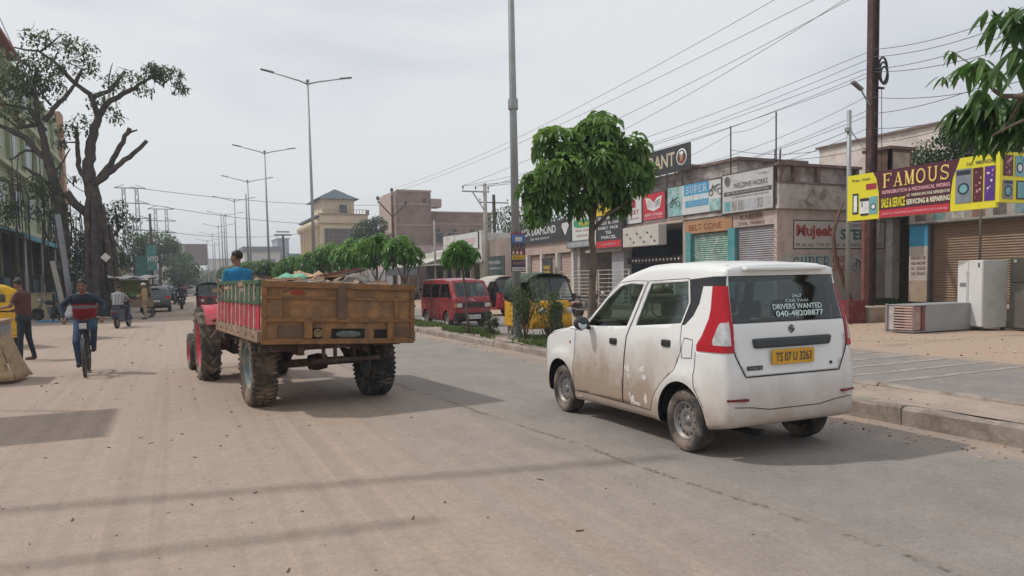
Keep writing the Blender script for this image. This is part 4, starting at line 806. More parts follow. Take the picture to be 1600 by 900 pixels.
mb.build_each('floor_band',M('band_cream',(.42,.43,.27),.85),t,world=True)
for y in range(47,79,5):
 for i,z in enumerate((6.3,10.1,13.8)):
  mb=MB(); mb.bx(-9.02,-8.95,y,y+1.5,z,z+1.7); w=mb.build('window',M('window_blue',(.10,.25,.34),.3)if(y+i)%3==0 else win_dark,t,world=True)
  mb=MB(); mb.bx(-8.97,-8.55,y-.15,y+1.65,z+1.75,z+1.85); mb.build('sunshade',pg2,w).location=-Vector(t.location)
t=thing('awning','long blue-edged corrugated awning on posts over dark shopfronts below the green building','awning',(-9,44,0))
mb=MB(); mb.prism([(-8.9,42,4.95),(-8.9,42,5.0),(-6.3,42,4.25),(-6.3,42,4.2)],(0,30,0)); mb.build('roof',M('awning_blue',(.10,.22,.27),.7,0,.3,1),t,world=True)
mb=MB(); mb.bx(-6.32,-6.28,42,72,4.0,4.22); mb.build('edge',M('awning_edge',(.08,.28,.38),.7),t,world=True)
mb=MB()
for y in range(42,73,5):mb.tube([(-6.4,y+.3,0),(-6.4,y+.3,4.2)],.06,6)
mb.build_each('post',M('post_grey',(.25,.25,.25),.7),t,world=True)
mb=MB(); mb.bx(-8.98,-8.9,42,80,0,4.9); mb.build('shop_front',M('shopfront_dark',(.04,.038,.045),.8,0,.6,.9),t,world=True)
rnd=random.Random(5)
for k in range(10):
 mb=MB(); y=43+k*3; mb.bx(-8.88,-8.0,y,y+1.8,0,1+rnd.random()*1.6); mb.build('counter',M('counter_%d'%(k%3),[(.12,.09,.08),(.08,.12,.14),(.2,.18,.15)][k%3],.8,0,.4,2),t,world=True,bevel=.03)
t=thing('boundary_wall','low pale yellow wall with a plinth behind the blue tarpaulin','wall',(-5.8,45,0))
mb=MB(); mb.bx(-9.5,-5.75,44.6,44.85,.2,1.3); mb.build('wall',M('wall_yellow',(.50,.43,.26),.85,0,.1,1,dirt=((.35,.27,.18),.4,1.5)),t,world=True)
mb=MB(); mb.bx(-9.6,-5.65,44.5,44.95,0,.2).bx(-9.6,-5.65,44.5,44.95,1.3,1.36); mb.build_each('coping',stained,t,world=True)
rnd=random.Random(21); cols=[(.22,.2,.19),(.30,.34,.38),(.13,.2,.22),(.36,.3,.24),(.25,.16,.13),(.18,.26,.2)]
stall_lab=['grey corrugated stall behind the big twisted tree','pale blue-grey tin-roofed stall beyond the big tree','dark teal stall below the green hoarding','tan stall with a dark doorway under the far trees','rust-brown stall in the middle of the left row','dull green stall near the far trees','small far grey stall before the brown building','smallest blue stall at the end of the left row']
for k in range(8):
 y=64+k*15; x1=-6.4+rnd.uniform(-.5,.6)-(0 if k else 1.0); h=rnd.uniform(3.2,4.6); L=11
 t=thing('market_stall',stall_lab[k],'stall',(x1,y,0),group='stalls along the left side of the street')
 c=cols[k%6]
 mb=MB(); mb.bx(-5,0,0,L,2.6,h).bx(-5,-2.2,0,L,0,2.6); mb.build('wall',M('stall_wall_%d'%k,c,.85,0,.25,.6),t)
 mb=MB(); mb.prism([(.9,-.3,2.7),(.9,-.3,2.78),(-5,-.3,h+.5),(-5,-.3,h+.4)],(0,L+.6,0)); mb.build('roof',M('stall_roof_%d'%(k%3),[(.25,.24,.24),(.32,.36,.42),(.16,.24,.27)][k%3],.6,.2,.25,.8),t)
 mb=MB()
 for q in range(5):mb.tube([(.6,q*L/4,0),(.6,q*L/4,2.8)],.05,6)
 mb.build_each('post',M('post_grey',(.25,.25,.25)),t)
 mb=MB(); mb.bx(-2.18,-2.1,.2,L-.2,0,2.5); mb.build('doorway',dark_in,t)
 mb=MB(); mb.bx(-.1,.02,1,L-1.5,2.85,h-.1); mb.build('name_board',M('stall_board_%d'%(k%4),[(.35,.3,.28),(.08,.2,.3),(.4,.1,.1),(.4,.36,.1)][k%4],.6,0,.4,1.5),t)
s=thing('hoarding','teal-green hoarding with a raised lighter panel on posts over the left stalls','sign',(-4,95,0))
mb=MB(); mb.bx(*sorted(((-3.71,95.00,3.59)[0],(-2.20,95.00,3.57)[0])),95,95.15,2.6,5.1); mb.build('panel',M('hoarding_green',(.03,.14,.12),.7,0,.2,.5),s,world=True)
mb=MB(); mb.bx((-2.59,95.00,3.57)[0],(-1.53,95.00,3.56)[0],94.7,94.85,3.4,6.3); mb.build('raised_panel',M('hoarding_teal',(.07,.22,.2),.7,0,.4,1.2),s,world=True)
mb=MB(); lettering(mb,'HYD',((-2.46,95.00,3.57)[0],94.69,4.4),Vector((1,0,0)),UPV,1.1,.6,0,.02); mb.build('lettering',M('ink_white',(.7,.7,.7)),s,world=True)
mb=MB()
for px in((-3.58,95.00,3.59)[0],(-1.93,95.00,3.57)[0]):mb.tube([(px,95.2,0),(px,95.2,5)],.09,6)
mb.build_each('post',M('post_grey',(.25,.25,.25)),s,world=True)
from mathutils.bvhtree import BVHTree
def lerp_tab(tab,t):
 if t<=tab[0][0]:return tab[0][1]
 for(a,va),(b,vb)in zip(tab,tab[1:]):
  if t<=b:
   u=(t-a)/(b-a)if b>a else 0; return va+(vb-va)*u
 return tab[-1][1]
def shell(zt,zb,hw,yr,yf,nx=16,ny=46,nz=22,smooth=3,plan=None):
 """closed car body grown from a cube grid. zt, zb: tables over 0..1 along the length; hw(y, z): half width; yr/yf: tables z -> rear / front y"""
 bm=bmesh.new(); key={}
 def vert(i,j,k):
  if(i,j,k)in key:return key[(i,j,k)]
  a,b,c=i/nx*2-1,j/ny,k/nz; z0,z1=lerp_tab(zb,b),lerp_tab(zt,b); z=z0+(z1-z0)*c
  y=lerp_tab(yr,z)*(1-b)+lerp_tab(yf,z)*b; x=a*hw(y,z)
  if k==nz:z+=.035*(1-a*a)
  v=bm.verts.new((x,y,z)); key[(i,j,k)]=v; return v
 def face(*q):
  bm.faces.new([vert(*p)for p in q])
 for j in range(ny):
  for k in range(nz):face((0,j,k),(0,j+1,k),(0,j+1,k+1),(0,j,k+1)); face((nx,j,k),(nx,j,k+1),(nx,j+1,k+1),(nx,j+1,k))
 for i in range(nx):
  for j in range(ny):face((i,j,nz),(i,j+1,nz),(i+1,j+1,nz),(i+1,j,nz)); face((i,j,0),(i+1,j,0),(i+1,j+1,0),(i,j+1,0))
  for k in range(nz):face((i,0,k),(i,0,k+1),(i+1,0,k+1),(i+1,0,k)); face((i,ny,k),(i+1,ny,k),(i+1,ny,k+1),(i,ny,k+1))
 for _ in range(smooth):bmesh.ops.smooth_vert(bm,verts=bm.verts[:],factor=.5,use_axis_x=True,use_axis_y=True,use_axis_z=True)
 bmesh.ops.recalc_face_normals(bm,faces=bm.faces[:]); return bm
VIEWS={'L':(1,2,0,-1),'R':(1,2,0,1),'B':(0,2,1,-1),'F':(0,2,1,1),'T':(0,1,2,1),'D':(0,1,2,-1)}
def pip(p,poly):
 x,y=p; ins=False; n=len(poly)
 for i in range(n):
  x1,y1=poly[i]; x2,y2=poly[(i+1)%n]
  if(y1>y)!=(y2>y)and x<(x2-x1)*(y-y1)/(y2-y1)+x1:ins=not ins
 return ins
def carve(bm,regions,thr=.25):
 """regions: (key, view, polygon). returns {key: MB}, 'body' for the rest. Outlines are cut exactly, then faces are sorted"""
 for key,view,poly in regions:
  u,v,w,sg=VIEWS[view]; x0=min(p[0]for p in poly)-.03; x1=max(p[0]for p in poly)+.03; y0=min(p[1]for p in poly)-.03; y1=max(p[1]for p in poly)+.03
  n=len(poly)
  for i in range(n):
   a,b=poly[i],poly[(i+1)%n]; ex0,ex1=sorted((a[0],b[0])); ey0,ey1=sorted((a[1],b[1]))
   d=Vector((0,0,0)); d[u]=-(b[1]-a[1]); d[v]=b[0]-a[0]
   if d.length<1e-6:continue
   co=Vector((0,0,0)); co[u]=a[0]; co[v]=a[1]; bm.normal_update()
   fs=[f for f in bm.faces if f.normal[w]*sg>thr*.5 and any(ex0-.09<q.co[u]<ex1+.09 and ey0-.09<q.co[v]<ey1+.09 for q in f.verts)]
   if fs:bmesh.ops.bisect_plane(bm,geom=list({e for f in fs for e in f.edges})+fs,plane_co=co,plane_no=d.normalized(),dist=1e-5)
 bm.normal_update(); out={}; nv={}
 for v in bm.verts:nv[v.index]=v
 bm.verts.index_update()
 for f in bm.faces:
  c=f.calc_center_median(); k='body'
  for key,view,poly in regions:
   u,v,w,sg=VIEWS[view]
   if f.normal[w]*sg>thr and pip((c[u],c[v]),poly):k=key; break
  out.setdefault(k,[]).append(f)
 res={}
 for k,fs in out.items():
  mb=MB(); mp={};
  for f in fs:
   mb.f.append(tuple(mp.setdefault(v.index,len(mp))for v in f.verts)); mb.m.append(0); mb.s.append(True)
  inv={j:i for i,j in mp.items()}; bm.verts.ensure_lookup_table()
  mb.v=[tuple(bm.verts[inv[i]].co)for i in range(len(mp))]; mb.n=[tuple(bm.verts[inv[i]].normal)for i in range(len(mp))]; res[k]=mb
 return res
def offset(mb,d):mb.v=[tuple(Vector(v)+Vector(n)*d)for v,n in zip(mb.v,mb.n)]; return mb
def rim_walls(mb,d):
 """turn an open patch into a plate with a turned-in edge so gaps read as gaps"""
 cnt={}
 for f in mb.f:
  for i in range(len(f)):
   e=(f[i],f[(i+1)%len(f)]); k=tuple(sorted(e)); cnt.setdefault(k,[]).append(e)
 bd=[es[0]for es in cnt.values()if len(es)==1]; mp={}
 for a,b in bd:
  for i in(a,b):
   if i not in mp:mp[i]=len(mb.v); mb.v.append(tuple(Vector(mb.v[i])-Vector(mb.n[i])*d)); mb.n.append(mb.n[i])
 for a,b in bd:mb.f.append((b,a,mp[a],mp[b])); mb.m.append(0); mb.s.append(False)
 return mb
def seam(tree,view,pts,r=.004,step=.05,lift=.001):
 """narrow gap line lying on the body along a polyline given in a side or rear view"""
 u,v,w,sg=VIEWS[view]; out=[]
 for a,b in zip(pts,pts[1:]):
  n=max(1,int(math.hypot(b[0]-a[0],b[1]-a[1])/step))
  for i in range(n+(1 if b==pts[-1]else 0)):
   t=i/n; o=Vector((0,0,0)); o[u]=a[0]+(b[0]-a[0])*t; o[v]=a[1]+(b[1]-a[1])*t; o[w]=sg*8; d=Vector((0,0,0)); d[w]=-sg
   h=tree.ray_cast(o,d)
   if h[0]is not None:out.append(h[0]+h[1]*lift)
 return out
def surf(tree,view,u_,v_,lift=0.0):
 u,v,w,sg=VIEWS[view]; o=Vector((0,0,0)); o[u]=u_; o[v]=v_; o[w]=sg*8; d=Vector((0,0,0)); d[w]=-sg
 h=tree.ray_cast(o,d); return(h[0]+h[1]*lift,h[1])if h[0]is not None else(o,-d)
rubber=M('tyre_rubber',(.028,.027,.027),.85,0,.15,4,dirt=((.17,.14,.12),.45,5))
rubber_d=M('tyre_rubber_dusty',(.045,.042,.038),.9,0,.2,4,dirt=((.24,.19,.155),.6,4))
steelrim=M('rim_steel',(.25,.235,.225),.5,.5,.15,5,dirt=((.25,.2,.16),.4,6)); blackp=M('black_plastic',(.025,.026,.028),.55,0,.15,4,dirt=((.12,.1,.09),.3,4))
glass=M_glass('car_glass',(.34,.42,.42),.68); glass_dk=M_glass('car_glass_dark',(.28,.35,.36),.42)
gapm=M('panel_gap',(.02,.02,.02),.9)
def wheel(par,c,r,w,side,tyre_mat=None,rim_mat=None,rr=.62,holes=10,seg=36,hub=True,lugs=0):
 """side = -1 outer face to -x, +1 outer face to +x"""
 cx,cy,cz=c; W=thing_part('wheel',par); W.location=c
 mb=MB(); h=w/2; prof=[(r*rr,-h*.75),(r*rr*1.04,-h*.9),(r*.80,-h*1.02),(r*.93,-h*.97),(r*.985,-h*.72),(r,-h*.3),(r,h*.3),(r*.985,h*.72),(r*.93,h*.97),(r*.80,h*1.02),(r*rr*1.04,h*.9),(r*rr,h*.75)]
 mb.lathe(prof,(0,0,0),(1,0,0),seg)
 for k in range(4 if not lugs else 0):
  x=-h*.55+k*h*.37; mb.lathe([(r*1.002,x-.004),(r*1.004,x),(r*1.002,x+.004)],(0,0,0),(1,0,0),seg)
 if lugs<0:
  n_=-lugs
  for k in range(n_):
   a=2*math.pi*k/n_
   for sgn in(-1,1):
    a2=a+(math.pi/n_ if sgn>0 else 0); mb.bar((sgn*h*.99,r*.90*math.cos(a2),r*.90*math.sin(a2)),(sgn*h*.86,r*.985*math.cos(a2),r*.985*math.sin(a2)),r*.075,r*.045).bar((sgn*h*.84,r*.995*math.cos(a2),r*.995*math.sin(a2)),(sgn*h*.12,r*1.005*math.cos(a2+.03),r*1.005*math.sin(a2+.03)),r*.075,r*.05)
 if lugs>0:
  for k in range(lugs):
   for sgn in(-1,1):
    a=2*math.pi*(k+(.5 if sgn>0 else 0))/lugs; da=2*math.pi/lugs*.9
    p=[Vector((sgn*h*.98,r*.93*math.cos(a),r*.93*math.sin(a))),Vector((sgn*h*.6,r*1.03*math.cos(a+da*.35),r*1.03*math.sin(a+da*.35))),Vector((sgn*.0,r*1.04*math.cos(a+da),r*1.04*math.sin(a+da)))]
    for q0,q1 in zip(p,p[1:]):mb.bar(q0,q1,r*.085,r*.07)
 mb.build('tyre',tyre_mat or rubber,W)
 mb=MB(); s=side; R0=r*rr
 mb.lathe([(R0*1.02,s*h*.80),(R0*.99,s*h*.86),(R0*.93,s*h*.80),(R0*.90,s*h*.45),(R0*.80,s*h*.40),(R0*.62,s*h*.52),(R0*.45,s*h*.50),(R0*.36,s*h*.38),(R0*.22,s*h*.38),(R0*.2,s*h*.55),(0.001,s*h*.58)],(0,0,0),(1,0,0),seg)
 mb.lathe([(R0*.97,-s*h*.8),(R0*.9,-s*h*.2),(R0*.3,-s*h*.1),(.001,-s*h*.1)],(0,0,0),(1,0,0),16)
 rim=mb.build('rim',rim_mat or steelrim,W)
 if holes:
  mb=MB()
  for k in range(holes):
   a=2*math.pi*k/holes; mb.disc((s*h*.475+s*.001*0,R0*.72*math.cos(a),R0*.72*math.sin(a)),(s,0,0),R0*.075,8)
   mb.v[-8:]=[(v[0]+s*.006,v[1],v[2])for v in mb.v[-8:]]
  for k in range(4):
   a=2*math.pi*(k+.5)/4; mb.disc((s*(h*.52),R0*.32*math.cos(a),R0*.32*math.sin(a)),(s,0,0),R0*.05,8)
  mb.build('vent_hole',gapm,W)
 return W
def thing_part(name,par):
 o=bpy.data.objects.new(name,None); COL.objects.link(o); o.empty_display_size=.1; o.parent=par; return o
def car_paint_dusty(name,white,dust,z0,z1,amt=1,rough=.32):
 m=M(name,white,rough,0,.02,1,spec=.5); nt=m.node_tree; n=nt.nodes; l=nt.links; b=n['Principled BSDF']
 b.inputs['Coat Weight'].default_value=.35; b.inputs['Coat Roughness'].default_value=.08
 src=b.inputs['Base Color'].links[0].from_socket; tc=n.new('ShaderNodeTexCoord'); sp=n.new('ShaderNodeSeparateXYZ'); l.new(tc.outputs['Object'],sp.inputs[0])
 ns=n.new('ShaderNodeTexNoise'); ns.inputs['Scale'].default_value=2.2; ns.inputs['Detail'].default_value=7; ns.inputs['Roughness'].default_value=.65; l.new(tc.outputs['Object'],ns.inputs['Vector'])
 ma=n.new('ShaderNodeMath'); ma.operation='MULTIPLY_ADD'; ma.inputs[1].default_value=.7; l.new(ns.outputs['Fac'],ma.inputs[0]); l.new(sp.outputs[2],ma.inputs[2])
 mr=n.new('ShaderNodeMapRange'); mr.inputs[1].default_value=z0+.35; mr.inputs[2].default_value=z1+.35; mr.inputs[3].default_value=amt; mr.inputs[4].default_value=.04; l.new(ma.outputs[0],mr.inputs[0])
 n2=n.new('ShaderNodeTexNoise'); n2.inputs['Scale'].default_value=30; n2.inputs['Detail'].default_value=5; l.new(tc.outputs['Object'],n2.inputs['Vector'])
 m2=n.new('ShaderNodeMapRange'); m2.inputs[1].default_value=.3; m2.inputs[2].default_value=.7; m2.inputs[3].default_value=.92; m2.inputs[4].default_value=1.05; l.new(n2.outputs['Fac'],m2.inputs[0])
 mu=n.new('ShaderNodeMath'); mu.operation='MULTIPLY'; mu.use_clamp=True; l.new(mr.outputs[0],mu.inputs[0]); l.new(m2.outputs[0],mu.inputs[1])
 mx=n.new('ShaderNodeMix'); mx.data_type='RGBA'; mx.inputs['B'].default_value=(*dust,1); l.new(mu.outputs[0],mx.inputs['Factor']); l.new(src,mx.inputs['A']); l.new(mx.outputs['Result'],b.inputs['Base Color'])
 rr=n.new('ShaderNodeMapRange'); rr.inputs[3].default_value=rough; rr.inputs[4].default_value=.8; l.new(mu.outputs[0],rr.inputs[0]); l.new(rr.outputs[0],b.inputs['Roughness'])
 cw=n.new('ShaderNodeMapRange'); cw.inputs[3].default_value=.35; cw.inputs[4].default_value=0; l.new(mu.outputs[0],cw.inputs[0]); l.new(cw.outputs[0],b.inputs['Coat Weight'])
 return m
def seats(par,rows,zf=.35,hw=.62,mat=None):
 mat=mat or M('seat_fabric',(.05,.05,.055),.9)
 for y,xs in rows:
  for x in xs:
   st=thing_part('seat',par); st.location=(x,y,zf)
   mb=MB(); mb.bx(-.24,.24,-.05,.45,0,.16); mb.build('cushion',mat,st,bevel=.04)
   mb=MB(); mb.prism([(-.24,-.02,.12),(.24,-.02,.12),(.21,-.22,.74),(-.21,-.22,.74)],(0,-.11,.02)); mb.build('backrest',mat,st,bevel=.04)
   mb=MB(); mb.bx(-.12,.12,-.34,-.25,.77,.93); mb.build('headrest',mat,st,bevel=.03)
def hatchback():
 t=thing('hatchback_car','white tall hatchback with dusty doors and tall red tail lamps driving beside the median','car',(4.888,5.333,0),R(-.76),scale=(.951,.951,1.0))
 white=car_paint_dusty('paint_white_dusty',(.74,.74,.73),(.34,.255,.19),.50,1.02,1.0)
 white2=car_paint_dusty('paint_white_bumper',(.72,.72,.71),(.42,.34,.28),.34,.85,.95)
 ZT=[(0,1.655),(.12,1.685),(.3,1.70),(.42,1.685),(.53,1.60),(.60,1.46),(.72,1.12),(.78,1.06),(.93,.97),(1,.86)]
 def hw(y,z):
  h=.80+.015*math.sin(max(0,min(1,(z-.3)/.7))*math.pi)
  if z>1.0:h-=(z-1.0)*.22
  if y>2.5:h-=(y-2.5)**2*.30
  if y<-.2:h-=(-.2-y)**2*.35
  if z<.35:h-=(.35-z)*.15
  for cy in(0,2.435):
   d=math.hypot(y-cy,z-.285)
   if d<.50:h+=.030*min(1,(.50-d)/.045)
  return h
 bm=shell(ZT,[(0,.30),(.12,.22),(.85,.20),(1,.24)],hw,[(.2,-.52),(.30,-.58),(.42,-.61),(.66,-.61),(.74,-.59),(.95,-.57),(1.17,-.55),(1.22,-.525),(1.5,-.455),(1.58,-.44),(1.7,-.47)],[(.2,2.95),(.35,3.02),(.7,3.03),(.86,2.98),(.97,2.9),(1.1,2.8),(1.7,2.62)],20,58,30,2)
 def arc(cy,r,a0=-20,a1=200,n=22):return[(cy+r*math.cos(R(a0+(a1-a0)*i/n)),.285+r*math.sin(R(a0+(a1-a0)*i/n)))for i in range(n+1)]
 W1=[(1.83,1.065),(1.50,1.075),(.985,1.10),(.93,1.22),(.79,1.515),(1.05,1.525),(1.22,1.50),(1.45,1.37)]
 W2=[(.82,1.11),(.66,1.52),(.06,1.545),(.0,1.35),(.07,1.165)]
 BQ=[(.06,1.56),(.03,1.545),(-.03,1.35),(.05,1.15),(-.0,1.155),(-.10,1.24),(-.16,1.35),(-.175,1.50),(-.9,1.50),(-.9,1.585),(-.3,1.585)]
 LAMP=[(-.305,1.50),(-.33,1.30),(-.325,1.22),(-.27,1.07),(-.215,.99),(-.22,.94),(-.9,.94),(-.9,1.5)]
 LENS=[(-.425,1.0),(-.41,1.04),(-.45,1.17),(-.47,1.19),(-.9,1.2),(-.9,1.0)]
 reg=[]
 for sg in(-1,1):
  for cy in(0,2.435):reg.append(('hole','D',[(sg*.48,cy-.345),(sg*1.1,cy-.345),(sg*1.1,cy+.345),(sg*.48,cy+.345)]))
 for s in 'LR':
  reg+=[('hole',s,arc(0,.365)),('hole',s,arc(2.435,.365)),('side_window',s,W1),('side_window2',s,W2),('lens'+s,s,LENS),('lamp'+s,s,LAMP),('quarter',s,BQ)]
 m_=lambda P:[(-a,b)for a,b in P]
 RLENS=[(-.70,1.0),(-.90,1.0),(-.90,1.2),(-.70,1.2)]; RLAMP=[(-.675,.94),(-.95,.94),(-.95,1.5),(-.64,1.5),(-.665,1.19)]
 reg+=[('lensL','B',RLENS),('lensR','B',m_(RLENS)),('lampL','B',RLAMP),('lampR','B',m_(RLAMP)),('rear_window','B',[(-.66,1.185),(.655,1.185),(.625,1.585),(-.625,1.585)]),('tailgate','B',[(-.675,.96),(-.655,.90),(-.55,.735),(.55,.735),(.655,.90),(.675,.96),(.66,1.185),(-.66,1.185)])]
 D1=[(2.06,.31),(2.10,.62),(2.08,1.0),(1.88,1.065),(1.5,1.38),(1.25,1.535),(1.0,1.555),(.73,1.55),(.90,1.14),(.97,1.0),(1.05,.31)]
 D2=[(1.04,.31),(.96,1.0),(.89,1.14),(.71,1.55),(.05,1.57),(.03,1.545),(-.03,1.35),(.05,1.15),(.02,.92),(.10,.74),(.30,.60),(.45,.45),(.52,.31)]
 for s in 'LR':reg+=[('door1'+s,s,D1),('door2'+s,s,D2)]
 reg+=[('windscreen','F',[(-.60,1.14),(.60,1.14),(.56,1.56),(-.56,1.56)]),('windscreen','T',[(-.60,1.80),(.60,1.80),(.60,2.15),(-.60,2.15)]),('lamp_front','F',[(-.76,.68),(-.42,.72),(-.46,.86),(-.74,.90)]),('lamp_front','F',[(.76,.68),(.42,.72),(.46,.86),(.74,.90)]),('grille','F',[(-.4,.68),(.4,.68),(.4,.80),(-.4,.80)]),('grille','F',[(-.5,.34),(.5,.34),(.45,.52),(-.45,.52)])]
 allbm=bm.copy(); tree=BVHTree.FromBMesh(allbm)
 reg.append(('bumper','B',[(-1,.2),(1,.2),(1,.935),(-1,.935)]))
 for s in 'LR':reg.append(('bumper',s,[(-.9,.2),(-.33,.2),(-.365,.32),(-.34,.46),(-.22,.62),(-.19,.72),(-.20,.935),(-.9,.935)]))
 P=carve(bm,reg)
 liner=MB()
 for k in('body','door1L','door2L','door1R','door2R','tailgate','bumper'):
  q=P[k]; o=len(liner.v); liner.v+=[tuple(Vector(v)-Vector(n)*.03)for v,n in zip(q.v,q.n)]; liner.f+=[tuple(i+o for i in f)for f in q.f]; liner.m+=q.m; liner.s+=q.s
 liner.build('inner_liner',M('interior_trim',(.045,.045,.048),.9),t)
 P['body'].build('body',car_paint_dusty('paint_white_body',(.74,.74,.73),(.38,.30,.24),.34,.78,1.15),t); rim_walls(P['bumper'],.02).build('bumper',white2,t); rim_walls(P['tailgate'],.02)
 tg=P['tailgate'].build('tailgate',M('paint_white_clean',(.74,.74,.735),.3,0,.02,1,dirt=((.6,.56,.52),.2,3)),t); tg.data.materials[0].node_tree.nodes['Principled BSDF'].inputs['Coat Weight'].default_value=.4
 for k,lab in(('door1L',None),('door2L','dusty left rear door with wiped white smears'),('door1R',None),('door2R',None)):
  d=rim_walls(P[k],.02).build('door',white,t)
  if lab:d['label']=lab
  s='L' if k.endswith('L')else 'R'; sg=-1 if s=='L' else 1
  hy=1.22 if '1' in k else .26; hz=.93 if '1' in k else .975
  p,nr=surf(tree,s,hy,hz); mb=MB(); mb.bx(p.x-.022,p.x+.022,hy-.075,hy+.06,hz-.033,hz+.033,0); o=mb.build('handle',blackp,d,bevel=.015)
  if k=='door2L':
   mb=MB(); rnd=random.Random(2)
   def blob(cu,cv,ru,rv,k_=14):
    pts=[]
    for i in range(k_):
     a=2*math.pi*i/k_; q=rnd.uniform(.35,1.15); pp,nn=surf(tree,'L',cu+ru*math.cos(a)*q,cv+rv*math.sin(a)*q,.0015); pts.append(pp)
    c,_=surf(tree,'L',cu,cv,.002); mb.add([c]+pts,[(0,1+i,1+(i+1)%k_)for i in range(k_)],0,True)
   blob(.93,.68,.055,.05); blob(.90,.60,.02,.03); blob(.66,.70,.06,.035); blob(.62,.62,.05,.03); blob(.60,.40,.035,.06); blob(.84,.37,.05,.055); blob(.76,.34,.08,.022); blob(.90,.41,.02,.05)
   mb.build('wiped_smear',M('smear_white',(.66,.62,.58),.6,0,.15,12),d)
 for k in('side_window','side_window2'):
  for b in P[k].islands():b.build('side_window',glass,t)
 gl=[offset(P[k],-.006)for k in()]
 P['rear_window'].build('rear_window',glass_dk,t); P['windscreen'].build('windscreen',glass,t)
 for b in P['quarter'].islands():b.build('quarter_panel',M('gloss_black',(.02,.021,.023),.12,0,.1,3),t)
 red=M('lamp_red',(.40,.002,.012),.22,0,.06,6,spec=.4); clear=M('lamp_clear',(.50,.50,.50),.12,.3,.3,14,spec=.7)
 for s in 'LR':
  o=offset(P['lamp'+s],.008).build('tail_lamp',red,t); offset(P['lens'+s],.010).build('reversing_lens',clear,o)
  rim_walls(P['lens'+s],.01)
 for b in P['lamp_front'].islands():offset_b=b.build('headlight',clear,t)
 for b in P['grille'].islands():b.build('grille',blackp,t)
 mb=MB()
 def sm(view,pts,r=.0028):
  q=seam(tree,view,pts,r)
  if len(q)>1:mb.tube(q,r,5)
 for s in 'LR':
  sm(s,D1+[D1[0]]); sm(s,D2+[D2[0]])
  sm(s,[(-.20,.93),(-.19,.72),(-.22,.62),(-.34,.46)])
  sm(s,[(1.9,1.0),(2.3,1.02),(2.75,.92)])
 sm('L',[(-.02,1.04),(-.15,1.03),(-.15,.87),(-.0,.86),(.01,.95),(-.02,1.04)],.0035)
 sm('B',[(-.675,.96),(-.655,.90),(-.56,.73),(.56,.73),(.655,.90),(.675,.96)],.006)
 sm('B',[(-.66,1.187),(.66,1.187)],.004)
 sm('B',[(-.70,.485),(-.50,.47),(-.3,.44),(.3,.44),(.50,.47),(.70,.485)],.004)
 mb.build('panel_gap',gapm,t)
 mb=MB()
 for x in(-.55,.55):mb.tube(seam(tree,'T',[(x,-.35),(x,1.6)],.01,.1,.0),.009,5)
 mb.build_each('roof_rail',white,t)
 p,_=surf(tree,'B',0,1.03)
 mb=MB(); mb.prism([(-.45,p.y-.035,.965),(-.47,p.y-.035,1.05),(.47,p.y-.035,1.05),(.45,p.y-.035,.965)],(0,.05,0)); mb.build('garnish',M('garnish_dark',(.045,.052,.058),.5),t,bevel=.02)
 pl_=thing_part('number_plate',t); pl_.location=(-.02,p.y-.05,.885)
 mb=MB(); mb.bx(-.25,.25,0,.012,-.065,.065); mb.build('plate',M('plate_yellow',(.62,.33,.02),.5,0,.1,4),pl_,bevel=.004)
 mb=MB(); lettering(mb,'TS 07 U 3263',(-.215,-.003,-.04),Vector((1,0,0)),UPV,.43,.08,0,.018); mb.build('lettering',M('ink_dark',(.08,.075,.08)),pl_)
 p,_=surf(tree,'B',0,1.125); mb=MB(); yy=p.y-.012
 for sg in(1,-1):
  c=Vector((0,yy,1.118)); mb.prism([c+Vector((sg*a,0,sg*b))for a,b in((.034,.012),(.0,.038),(-.034,.014),(-.034,-.002),(-.012,-.012),(.012,.002),(.0,.012),(-.008,.008),(-.012,.014),(.0,.022))],(0,.008,0))
 mb.build('emblem',M('chrome_dark',(.13,.14,.15),.3,.7),t)
 p,_=surf(tree,'B',-.47,.80); mb=MB(); mb.bx(-.54,-.37,p.y-.012,p.y+.01,.785,.82); b_=mb.build('badge',blackp,t)
 mb=MB(); lettering(mb,'TOUR H3',(-.53,p.y-.014,.794),Vector((1,0,0)),UPV,.15,.017,0,.0); mb.build('lettering',M('badge_silver',(.4,.4,.4),.4),b_)
 p,_=surf(tree,'B',.45,.80); mb=MB(); mb.lathe([(.014,0),(.014,-.012),(.001,-.012)],(.46,p.y,.80),(0,1,0),10); mb.build('lock',blackp,t)
 for x in(-.66,.66):
  p,nn=surf(tree,'B',x,.545); mb=MB(); mb.bx(x-.10,x+.10,p.y-.012,p.y+.02,.533,.553,0,(0,0,-.28 if x<0 else .28)); mb.build('reflector',M('reflector_red',(.16,.015,.018),.3),t)
 p,_=surf(tree,'B',0,1.6); mb=MB(); mb.bx(-.48,.48,p.y-.06,p.y+.1,1.625,1.66); mb.build('spoiler',white,t,bevel=.015)
 def on_glass(text,x0,z,w,h,off):
  a,_=surf(tree,'B',x0,z,.006); b,_=surf(tree,'B',x0,z+h,.006); up=(b-a).normalized(); mb=MB(); lettering(mb,text,a,Vector((1,0,0)),up,w,h,0,off,.004); return mb
 wt=M('glass_lettering',(.55,.68,.66),.6)
 on_glass('DRIVERS WANTED',-.18,1.285,.60,.048,.02).build('lettering',wt,t); on_glass('040-48208877',-.155,1.222,.58,.052,.022).build('lettering',wt,t); on_glass('CAR TAXI',-.02,1.345,.28,.024,.0).build('lettering',wt,t); on_glass('24x7',.07,1.385,.12,.03,.0).build('lettering',wt,t)
